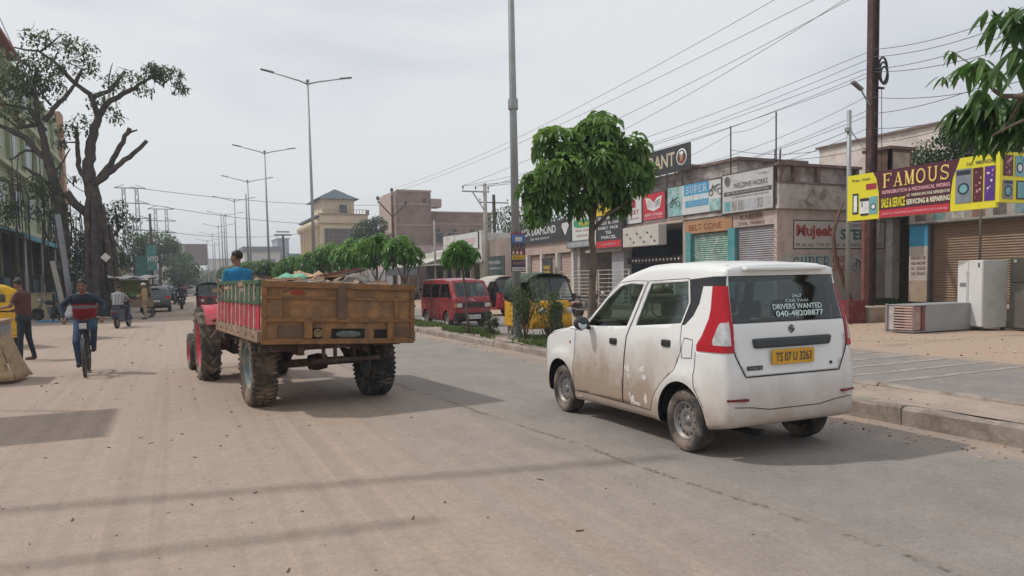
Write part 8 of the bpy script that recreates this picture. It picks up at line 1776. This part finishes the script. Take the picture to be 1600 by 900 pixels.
def limbs(par,specs,mat,name='trunk',rough=0):
 mb=MB(); first=None
 for i,(pts,r0,r1)in enumerate(specs):
  pts=[Vector(p)for p in pts]; q=[]
  for a,b in zip(pts,pts[1:]):
   nn=2 if not rough else max(2,int((b-a).length/.22))
   q+=[a]+[a.lerp(b,k/nn)+rvec(random)*min(.06,(b-a).length*.05)for k in range(1,nn)]
  q.append(pts[-1]); n=len(q); o_=len(mb.v); sg_=8 if not rough else 18; mb.tube(q,[r0+(r1-r0)*k/(n-1)for k in range(n)],sg_)
  if rough:
   for k in range(n):
    c=q[k]; rr=r0+(r1-r0)*k/(n-1)
    for j in range(sg_):
     v=Vector(mb.v[o_+k*sg_+j]); f=1+rough*(mnoise.noise((j*1.9,k*.22,i*5.1))*1.3+mnoise.noise((v.x*2.3,v.y*2.3,v.z*1.1))*.9); mb.v[o_+k*sg_+j]=tuple(c+(v-c)*f)
 return mb.build(name,mat,par,world=True)
def median_tree():
 r=random.Random(31); t=thing('roadside_tree','full leafy green tree on the median between the auto rickshaw and the white car','tree',(7.25,12.3,.15))
 Y=12.3
 T=[((7.25,Y,.15),(7.35,12.30,1.14),(7.41,12.30,2.00),(7.38,12.30,2.62)),((7.38,12.30,2.62),(7.29,12.30,3.22),(7.04,12.30,3.76)),((7.38,12.30,2.62),(7.60,12.30,3.36),(7.76,12.30,4.09)),((7.40,12.30,2.52),(7.52,12.00,2.77),(7.85,11.90,2.98),(8.21,11.90,3.39)),((7.34,12.30,2.86),(7.06,12.60,3.13),(6.61,12.80,3.26))]
 limbs(t,[(T[0],.075,.06),(T[1],.05,.02),(T[2],.05,.02),(T[3],.045,.018),(T[4],.04,.015)],bark)
 cl=[((6.66,12.30,4.09),(.50,.50,.40),50),((7.54,12.30,4.35),(.48,.55,.38),48),((8.20,12.20,4.03),(.40,.5,.36),38),((6.35,12.40,3.25),(.42,.5,.40),42),((7.05,12.20,3.30),(.55,.7,.48),60),((7.91,12.10,3.44),(.48,.6,.40),50),((7.40,12.80,3.97),(.65,.5,.5),46),((8.54,12.30,3.64),(.18,.4,.3),14),((6.52,11.90,3.59),(.5,.4,.35),30),((7.33,11.80,3.70),(.5,.4,.4),32),((7.68,12.40,4.64),(.25,.3,.18),12),((6.23,12.40,2.85),(.22,.3,.18),10),((7.79,12.10,3.02),(.3,.3,.15),10)]
 cl=[(c,tuple(q*.94 for q in rad),int(n*1.5))for c,rad,n in cl]
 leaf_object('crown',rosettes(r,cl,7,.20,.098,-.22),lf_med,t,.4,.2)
median_tree()
t=thing('roadside_tree','small young tree with a round drooping umbrella of pale green leaves before the red microvan','tree',(7.14,18.3,.15))
limbs(t,[(((7.14,18.3,.15),(7.06,18.30,1.21),(6.96,18.30,1.97),(6.93,18.30,2.36)),.035,.022),(((7.06,18.30,1.04),(7.33,18.30,1.54),(7.44,18.30,1.68)),.014,.008),(((7.17,18.30,0.18),(6.76,18.30,0.54),(6.56,18.30,1.05)),.016,.008)],bark)
leaf_object('crown',rosettes(random.Random(4),[((6.91,18.30,2.29),(.50,.50,.20),95),((6.92,18.30,2.48),(.30,.30,.17),35)],8,.26,.06,-.6),lf_light,t)
def small_tree(x,y,h,rad,label,seed,mat=lf_med,L=.30,n=60,zb=.12,group='trees along the median'):
 r=random.Random(seed); t=thing('roadside_tree',label,'tree',(x,y,zb),group=group)
 limbs(t,[(((x,y,zb),(x+r.uniform(-.1,.1),y,h*.55),(x,y,h*.9)),.06*rad+.02,.03),(((x,y,h*.5),(x+rad*.5,y+.2,h*.85)),.035,.015),(((x,y,h*.55),(x-rad*.5,y-.2,h*.85)),.035,.015)],bark)
 cl=[((x+r.uniform(-.5,.5)*rad,y+r.uniform(-.5,.5)*rad,h+r.uniform(-.3,.25)*rad),(rad*.62,rad*.62,rad*.45),n//4)for _ in range(5)]
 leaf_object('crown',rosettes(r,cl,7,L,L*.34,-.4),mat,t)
small_tree(7.5,25.5,2.8,.85,'median tree right behind the load at its right end',11,lf_light,n=90)
small_tree(7.3,28.6,2.9,1.05,'median tree second from the right behind the load',12,lf_light,n=110)
small_tree(7.5,33,3.0,1.2,'median tree in the middle of the clump behind the load',13,lf_light,n=120)
small_tree(7.3,37.5,2.9,1.2,'median tree left of the middle of the clump behind the load',14,lf_light,n=120)
small_tree(7.4,43.5,2.8,1.0,'yellower median tree at the left end of the clump, at the tall lamp post',15,lf_light,n=80)
for k,(y,h,lb)in enumerate([(52,2.6,'low median tree just beyond the tall lamp post'),(62,2.7,'low median tree right of the tractor driver'),(74,3.0,'median tree behind the tractor driver'),(88,3.3,'median tree left of the tractor driver'),(104,3.5,'far median tree above the tractor'),(124,3.8,'very far median tree near the road end')]):
 small_tree(7.4,y,h,1.25+.25*(y/60),lb,20+k,[lf_light,lf_far][k%2],.38+y*.002,80)
def shrub(x,y,w,h,n,label,seed,mat=lf_thin,L=.075):
 r=random.Random(seed); t=thing('shrub',label,'shrub',(x,y,.15),group='shrubs on the median'); st=[]
 for k in range(9):
  a=r.uniform(0,6.28); q=r.uniform(.2,1)*w; st.append((((x,y,.12),(x+q*.5*math.cos(a),y+q*.5*math.sin(a),h*.5),(x+q*math.cos(a),y+q*math.sin(a),h*r.uniform(.6,1))),.014,.004))
 limbs(t,st,bark,'stem'); cl=[((s_[0][2][0],s_[0][2][1],s_[0][2][2]*.92),(w*.42,w*.42,h*.20),n//12)for s_ in st]+[((x,y,h*.5),(w*.8,w*.8,h*.42),n//3)]
 leaf_object('foliage',fine(r,cl,L,L*.42),mat,t)
shrub(7.5,15.6,.45,1.55,1700,'leggy wild shrub growing round the near lamp pole',5,M_leaf('leaf_shrub',(.03,.05,.02),(.10,.15,.05)))
shrub(7.7,14.7,.36,1.3,1100,'lower part of the wild shrub right of the near lamp pole',6,M_leaf('leaf_shrub',(.03,.05,.02),(.1,.15,.05)))
shrub(7.3,17.2,.25,.8,500,'thin weedy shrub left of the near lamp pole',7)
for k,(y,w,h)in enumerate([(30,.5,1.0),(36,.6,1.2),(46,.6,1.4),(58,.8,1.6),(70,.9,1.6)]):shrub(7.5,y,w,h,500,['round median bush behind the trailer, nearest','second nearest round median bush behind the trailer','middle one of five median bushes','second farthest of five median bushes','farthest of five median bushes'][k],40+k,lf_med,.12)
def weeds(name,n,xr,yr,h,seed,mat,z):
 r=random.Random(seed); sp=[]
 for _ in range(n):
  x=r.uniform(*xr); y=r.uniform(*yr)
  if mnoise.noise((x*1.3,y*.45,7))<-.08:continue
  for k in range(4):sp.append((Vector((x+r.uniform(-.04,.04),y+r.uniform(-.05,.05),z)),Vector((r.uniform(-.6,.6),r.uniform(-.6,.6),1)),h*r.uniform(.5,1.3),h*.22,r.random()))
 o=leaf_object(name,sp,mat,None,.12); tag(o,kind='stuff')
weeds('grass',5200,(6.98,7.88),(11.2,42),.14,2,M_leaf('leaf_grass',(.045,.075,.02),(.14,.20,.06)),.14)
weeds('grass',1500,(7.0,7.9),(42,90),.3,3,M_leaf('leaf_grass',(.05,.08,.02),(.14,.2,.06)),.10)
weeds('grass',160,(7.6,7.88),(9.6,11.4),.10,5,M_leaf('leaf_grass',(.05,.08,.02),(.14,.2,.06)),.16)
weeds('grass',500,(23.5,26),(18.6,20.6),.22,4,lf_dark,.34)
t=thing('overhanging_tree','near tree with big hanging leaves reaching in at the top right corner','tree',(7.5,2.3,.15))
limbs(t,[(((7.5,2.3,.15),(7.6,2.4,2.2),(8.0,2.9,3.2),(8.2,3.9,3.0)),.09,.06),(((8.20,4.69,3.18),(8.20,4.94,3.14),(8.20,5.21,3.05)),.022,.012),(((8.0,2.9,3.2),(8.3,3.6,3.6),(8.30,4.88,3.41),(8.30,5.18,3.48),(8.30,5.32,3.64),(8.30,5.42,3.80)),.04,.014),(((8.0,2.9,3.2),(8.1,3.5,4.3),(8.10,4.72,3.93),(8.10,4.98,4.20)),.035,.012),(((8.30,5.32,3.64),(8.30,5.55,3.93),(8.30,5.72,4.07)),.012,.005),(((8.30,4.95,3.43),(8.40,5.20,3.15),(8.50,5.55,3.44)),.016,.008)],bark)
r=random.Random(77); sp=[]
def whorl(c,n,L,down=-.5,tone=.5,jit=.04):
 c=Vector(c)
 for k in range(n):
  a=6.28*k/n+r.uniform(-.3,.3); d=Vector((math.cos(a),math.sin(a),down+r.uniform(-.35,.3))); sp.append((c+rvec(r)*jit,d,L*r.uniform(.75,1.15),L*.30*r.uniform(.85,1.15),min(1,max(0,tone+r.uniform(-.25,.25)))))
for px,n,L,tn in(((8.30,5.42,3.94),10,.26,.75),((8.30,5.55,3.92),8,.25,.6),((8.20,5.23,3.77),8,.27,.6),((8.30,5.77,4.11),6,.16,.6),((8.30,5.87,3.87),5,.17,.5),((8.40,5.72,3.92),8,.22,.6),((8.10,5.11,4.25),9,.28,.45),((8.00,4.95,4.29),9,.3,.4),((8.00,4.82,4.08),9,.3,.35),((8.20,5.28,4.39),6,.26,.4),((7.90,4.78,3.85),9,.32,.35),((7.80,4.67,3.66),8,.32,.35),((7.90,4.72,4.22),9,.3,.3)):whorl(px,n,L,-.6,tn)
for k in range(60):
 cx=r.uniform(1482,1606); cy=r.uniform(138,208)
 if cy>196 and cx>1560 and r.random()<.5:continue
 base=Vector((8.40,5.42,3.40)); e1=(Vector((8.40,4.75,3.26))-base)/100; e2=(Vector((8.40,5.40,2.69))-base)/100
 whorl(base+e1*(cx-1540)+e2*(cy-170)+Vector((r.uniform(-.0,.5),0,0)),7,.28,-.9,.3+.3*r.random()+(.2 if cy<160 else 0))
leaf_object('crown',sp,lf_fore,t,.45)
def crown_tree(name,label,base,trunk,cl,mat,L,w,seed,barkm=bark,group=None,style='fine'):
 t=thing(name,label,'tree',base,group=group); limbs(t,trunk,barkm); r=random.Random(seed)
 leaf_object('crown',fine(r,cl,L,w)if style=='fine' else rosettes(r,cl,7,L,w,-.5),mat,t); return t
crown_tree('dense_tree','dense dark green tree rising behind the yellow sign',(28,20.5,0),[(((28,20.5,0),(28,20.5,4),(28.2,20.5,6)),.22,.1),(((28,20.5,4),(29.5,20,6)),.1,.05)],[((28.3,19.7,6.3),(1.3,1.5,1.0),2600),((27.6,20.0,5.6),(1.0,1.3,.9),1900),((29.2,18.4,6.3),(1.5,1.5,1.1),2200),((30.5,17.5,6.0),(1.8,1.6,1.1),2200),((28.6,19.4,7.0),(.9,.9,.6),900)],lf_dark,.16,.08,3)
crown_tree('dense_tree','dark tree with hanging strands behind the black-signed shops',(26.5,56,0),[(((26.5,56,0),(26.5,56,4),(26.2,56,6)),.3,.12),(((26.5,56,3.5),(25,55,5)),.12,.05)],[((26.5,56,6.4),(2.8,2.5,1.4),2600),((24.5,52,4.9),(1.3,1.3,1.3),900),((29.5,56,6.0),(2.5,2,1.5),1600),((23.6,51,3.8),(.5,.6,1.3),500)],lf_dark,.26,.11,4)
crown_tree('dense_tree','dark green tree between the cream building and the brick building',(22.5,92,0),[(((22.5,92,0),(22.5,92,5),(22.8,92,8)),.3,.12),(((22.5,92,4.5),(24,92,7)),.12,.05)],[((22.6,92,7.8),(2.0,2,1.7),1600),((23.8,92,8.6),(1.3,1.6,1.3),900),((21.4,92,6.6),(1.6,1.6,1.3),900),((24.5,92,6.5),(1.8,1.6,1.5),900)],lf_dark,.34,.18,5)
far_lab=['leafy far tree at the left of the green hoarding','broad far tree just behind the green hoarding','tall far tree rising behind the shorter pylon','far tree with a flat drooping top towards the brown building','bushy grey-green far tree at the foot of the brown building','low far tree before the brown building']
for k,(x,y,z,rx,rz,n)in enumerate([(-8.5,108,5.2,3.0,2.6,1500),(-5.0,118,6.6,3.2,3.0,1900),(-1.8,126,7.6,3.2,2.8,1900),(.4,140,6.4,3.0,1.3,1000),(1.2,118,3.6,2.6,2.5,1300),(6.5,190,3.2,4.2,2.2,1000)]):
 crown_tree('far_tree',far_lab[k],(x,y,0),[(((x,y,0),(x+.2,y,z*.6),(x,y,z)),.3,.12),(((x,y,z*.5),(x+rx*.6,y,z)),.14,.06)],[((x,y,z),(rx,rx,rz),n),((x-rx*.5,y,z-rz*.4),(rx*.6,rx*.6,rz*.6),n//3),((x+rx*.5,y,z+rz*.1),(rx*.6,rx*.6,rz*.5),n//3)],lf_far if k>1 else lf_dark,.42,.24,60+k)
for k,(x,y,z,rx,rz,n,lb)in enumerate([(3.0,205,2.6,3.6,1.8,700,'small far tree at the left foot of the brown building'),(12.5,215,3.4,5,2.6,900,'far tree right of the brown building'),(19,225,4,6,3,1000,'far tree before the long white building'),(-13,150,5,5,3.5,1100,'far tree behind the stalls at the left'),(28,210,4.5,6,3.2,1000,'far tree left of the cream building')]):
 crown_tree('far_tree',lb,(x,y,0),[(((x,y,0),(x+.2,y,z*.6),(x,y,z)),.3,.12)],[((x,y,z),(rx,rx*.6,rz),n)],lf_far,.6,.34,80+k)
crown_tree('tangled_tree','small sparse tree right of the twisted trunk above the stalls',(-5.2,62,0),[(((-5.2,62,0),(-5.3,62,3.5),(-3.47,62.00,5.75),(-3.60,62.00,7.39)),.2,.07),(((-3.47,62.00,5.75),(-2.67,62.00,6.46)),.07,.03),(((-3.49,62.00,5.27),(-4.14,62.00,6.44)),.08,.03)],[((-3.52,62.00,7.25),(.9,.9,.9),260),((-2.80,62.00,6.46),(1.0,.8,.7),220),((-3.99,62.00,6.21),(1.0,.9,.9),260),((-3.29,62.00,5.04),(1.1,.9,.8),200)],lf_dark,.24,.13,9,bark_d)
crown_tree('dense_tree','dark tangled tree behind the trunk of the big twisted tree',(-6.4,56,0),[(((-6.4,56,0),(-6.4,56,3),(-6.0,56,5)),.25,.1),(((-6.4,56,3),(-7.5,56,5.5)),.12,.05)],[((-5.62,56.00,3.86),(1.5,1.5,1.2),700),((-6.27,56.00,5.32),(1.2,1.2,1.5),500),((-3.62,56.00,3.22),(1.2,1.2,1.0),500),((-4.97,56.00,2.39),(1.6,1.2,.9),500)],lf_dark,.26,.13,10,bark_d)
def twisted_tree():
 t=thing('twisted_tree','large twisted half-bare tree with a fat ridged trunk and lopped dead limbs on the left','tree',(-3.2,42,0)); S_=[]
 def L(pts,a,b):S_.append((pts,a,b))
 L([(-3.27,42.00,0.20),(-3.28,42.00,1.54),(-3.33,42.00,3.29),(-3.32,42.00,4.72),(-3.35,42.00,5.72),(-3.41,42.00,6.75)],.70,.40)
 for dx in(((-3.78,41.60,0.36),(-3.70,41.60,1.87),(-3.68,41.60,3.43),(-3.65,41.60,4.99),(-3.50,41.80,6.26)),((-2.80,41.80,0.32),(-2.77,41.70,1.85),(-2.84,41.70,3.75),(-2.98,41.90,5.66)),((-3.44,41.40,0.23),(-3.39,41.30,2.17),(-3.38,41.40,4.05),(-3.34,41.70,5.94)),((-2.58,42.20,0.56),(-2.55,42.00,2.17),(-2.70,42.00,4.72))):L(dx,.30,.14)
 L([(-3.41,42.00,6.60),(-3.51,42.00,7.47),(-3.24,42.00,8.94),(-2.96,42.00,10.04)],.34,.24); L([(-2.96,42.00,9.98),(-3.12,42.00,10.65),(-3.26,42.00,11.10)],.2,.15)
 L([(-2.96,42.00,9.98),(-2.40,42.00,10.80),(-1.43,42.00,11.42),(-0.51,42.00,12.07),(0.06,42.00,12.44)],.20,.06); L([(-3.14,42.00,10.90),(-2.43,42.00,11.24),(-2.07,42.00,11.73),(-1.65,42.00,12.30)],.15,.10)
 L([(-3.24,42.00,11.04),(-3.84,42.00,11.48),(-4.50,42.00,12.27),(-5.30,42.00,12.88),(-6.27,42.00,12.95)],.15,.04); L([(-5.25,42.00,12.85),(-4.70,42.00,13.36),(-4.31,42.00,13.77)],.07,.03); L([(-4.70,42.00,12.49),(-4.45,42.00,13.09)],.05,.02); L([(-3.84,42.00,11.48),(-3.56,42.00,12.21),(-4.06,42.00,12.46)],.08,.03); L([(-2.41,42.00,11.64),(-2.32,42.00,12.21),(-2.19,42.00,12.65)],.05,.02)
 L([(-3.26,41.80,6.64),(-2.65,41.70,7.46),(-2.04,41.60,8.54),(-1.57,41.50,9.42)],.20,.13); L([(-1.66,41.50,9.16),(-1.23,41.50,9.35)],.07,.05); L([(-3.18,41.60,6.71),(-2.24,41.40,7.50),(-1.47,41.20,8.13),(-0.82,41.00,8.75)],.22,.13)
 L([(-3.54,42.00,6.75),(-3.92,42.30,7.43),(-3.97,42.50,8.52),(-3.97,42.50,9.51)],.18,.09); L([(-3.94,42.40,8.75),(-4.58,42.50,8.73)],.06,.03)
 L([(-3.57,42.00,5.18),(-4.14,42.00,5.70),(-4.49,42.00,6.25)],.30,.22)
 L([(-4.77,42.00,3.14),(-4.82,42.00,4.70),(-4.87,42.00,6.24),(-5.08,42.00,7.30),(-5.31,42.00,8.81),(-5.52,42.00,9.86),(-5.58,42.00,11.05),(-5.40,42.00,12.12)],.38,.10)
 L([(-5.22,42.00,9.58),(-4.70,42.00,10.37),(-4.22,42.00,10.96),(-3.79,42.00,11.52),(-3.56,42.00,12.15)],.18,.05); L([(-5.19,42.00,9.13),(-5.84,42.00,10.13),(-6.98,42.00,10.25),(-7.73,42.00,10.14)],.14,.06); L([(-5.02,42.00,7.40),(-6.05,42.00,8.77),(-7.04,42.00,9.27),(-7.78,42.00,9.40)],.20,.10); L([(-5.49,42.00,9.41),(-6.28,42.00,9.21),(-6.82,42.00,9.62)],.12,.05); L([(-4.92,42.00,10.36),(-5.35,42.00,11.07),(-5.47,42.00,12.26)],.07,.03); L([(-5.09,42.00,8.07),(-6.08,42.00,8.17),(-6.75,42.00,7.68)],.10,.04)
 L([(-5.50,42.00,10.76),(-5.01,42.00,11.10),(-4.88,42.00,11.06)],.06,.02); L([(-4.87,42.00,6.24),(-5.62,42.00,6.98),(-6.25,42.00,7.40)],.16,.06); L([(-4.98,42.00,7.16),(-4.52,42.00,7.79),(-4.22,42.00,8.36)],.08,.03)
 S_=[(p,a*.76,b*.72)for p,a,b in S_]; o=limbs(t,S_,bark_d,rough=.22)
 mb=MB(); rnd=random.Random(2)
 for x0,x1,ya,yb,n in((-7.0,-5.4,8.2,3.2,26),(-5.6,-4.6,7.5,2.5,26),(-5.0,-3.9,6.5,3.0,16)):
  for k in range(n):
   x=rnd.uniform(x0,x1); z=rnd.uniform(yb+1,ya); mb.tube([(x,42+rnd.uniform(-.5,.5),z),(x+rnd.uniform(-.1,.1),42,z-rnd.uniform(.5,1.3)),(x+rnd.uniform(-.1,.1),42,z-rnd.uniform(1.4,3.0))],.025,4)
 mb.build('aerial_root',bark_d,t,world=True)
 r=random.Random(19); tw=[]; cl=[]
 def C(p,rx,rz,n):cl.append((p,(rx,rx,rz),n))
 for p,rx,rz,n in(((0.26,42.00,12.27),.85,.45,620),((-0.37,42.00,12.46),.6,.4,320),((0.77,42.00,11.67),.5,.3,160),((-1.41,42.00,11.98),.8,.4,170),((-0.94,42.00,11.46),.6,.35,110),((-3.71,42.00,13.05),1.0,.7,330),((-4.48,42.00,13.51),.9,.45,200),((-5.40,42.00,13.46),.8,.45,150),((-3.47,42.00,12.31),.9,.6,260),((-5.35,42.00,11.97),1.3,.9,900),((-6.16,42.00,11.30),1.2,.8,800),((-4.87,42.00,11.27),.9,.8,330),((-5.98,42.00,9.97),1.3,.7,380),((-2.74,42.00,10.53),.8,.7,160),((-2.27,42.00,11.65),.6,.5,110),((-3.62,42.00,9.53),.7,.6,140),((-4.31,42.00,9.18),.6,.5,130),((-4.61,42.00,8.55),.35,.2,60),((-6.36,42.00,12.32),.7,.5,150),((-4.16,42.00,6.88),.3,.2,40),((-6.43,42.00,6.49),1.6,.5,500),((-5.39,42.00,6.38),.8,.6,260),((-2.07,42.00,9.95),.35,.3,40),((-5.85,42.00,5.29),1.4,.6,420),((-6.88,42.00,5.27),1.0,.7,350),((-2.26,42.00,10.10),.4,.5,50),((-4.79,42.00,5.32),.6,.9,260)):C(p,rx,rz,n)
 mb=MB()
 for p,rad,n in cl:
  for k in range(7):a=Vector(p)+rvec(r)*rad[0]*.5; b=a+Vector((r.uniform(-1,1)*rad[0]*.8,r.uniform(-1,1)*.4,r.uniform(-.4,1)*rad[2]*.9)); mb.tube([a,a.lerp(b,.5)+rvec(r)*.05,b],[.022,.014,.006],4)
 mb.build('twigs',bark_d,t,world=True); leaf_object('crown',fine(r,cl,.19,.10),M_leaf('leaf_twisted',(.025,.04,.015),(.10,.15,.045)),t)
twisted_tree()
t=thing('tin_plate','small white diamond-shaped tin plate nailed on the twisted trunk','sign',(-2.91,41.00,3.03)); mb=MB(); mb.bx(-.16,.16,-.01,.01,-.16,.16,0,(0,R(45),0)); mb.build('plate',wall_white,t)
for nm_ in[]:pass
for k,(x,y,w,d,h,c,lb)in enumerate([(-14,260,16,12,9,'far_white','pale far block behind the pylons'),(11.5,290,14,12,10.5,'far_white','pale far block right of the brown building'),(28,300,10,12,8,'far_bluegrey2','low grey far block behind the street lamps')]):
 t=thing('far_building',lb,'building',(x,y,0)); mb=MB(); mb.bx(0,w,0,d,0,h); mb.build('wall',MATS[c],t); mb=MB(); mb.bx(-.3,w+.3,-.3,d,h,h+.5); mb.build('parapet',MATS['far_bluegrey2'],t)
 for q in range(4):
  for z in(2,5.2):mb=MB(); mb.bx(1+q*w/4,2.6+q*w/4,-.05,.02,z,z+1.4); mb.build('window',win_dark,t)
mb=MB(); mb.bx(-705,905,-65,1505,-1,30); hz=mb.build('haze',None or M('haze_dummy',(.5,.5,.5)),loc=(0,0,0)); hz['kind']='stuff'
hm=bpy.data.materials.new('haze_air'); hm.use_nodes=True; nt=hm.node_tree; nt.nodes.remove(nt.nodes['Principled BSDF']); pv=nt.nodes.new('ShaderNodeVolumePrincipled'); pv.inputs['Color'].default_value=(.86,.90,.95,1); pv.inputs['Density'].default_value=.0011; pv.inputs['Anisotropy'].default_value=.2
nt.links.new(pv.outputs[0],nt.nodes['Material Output'].inputs['Volume']); hz.data.materials.clear(); hz.data.materials.append(hm)
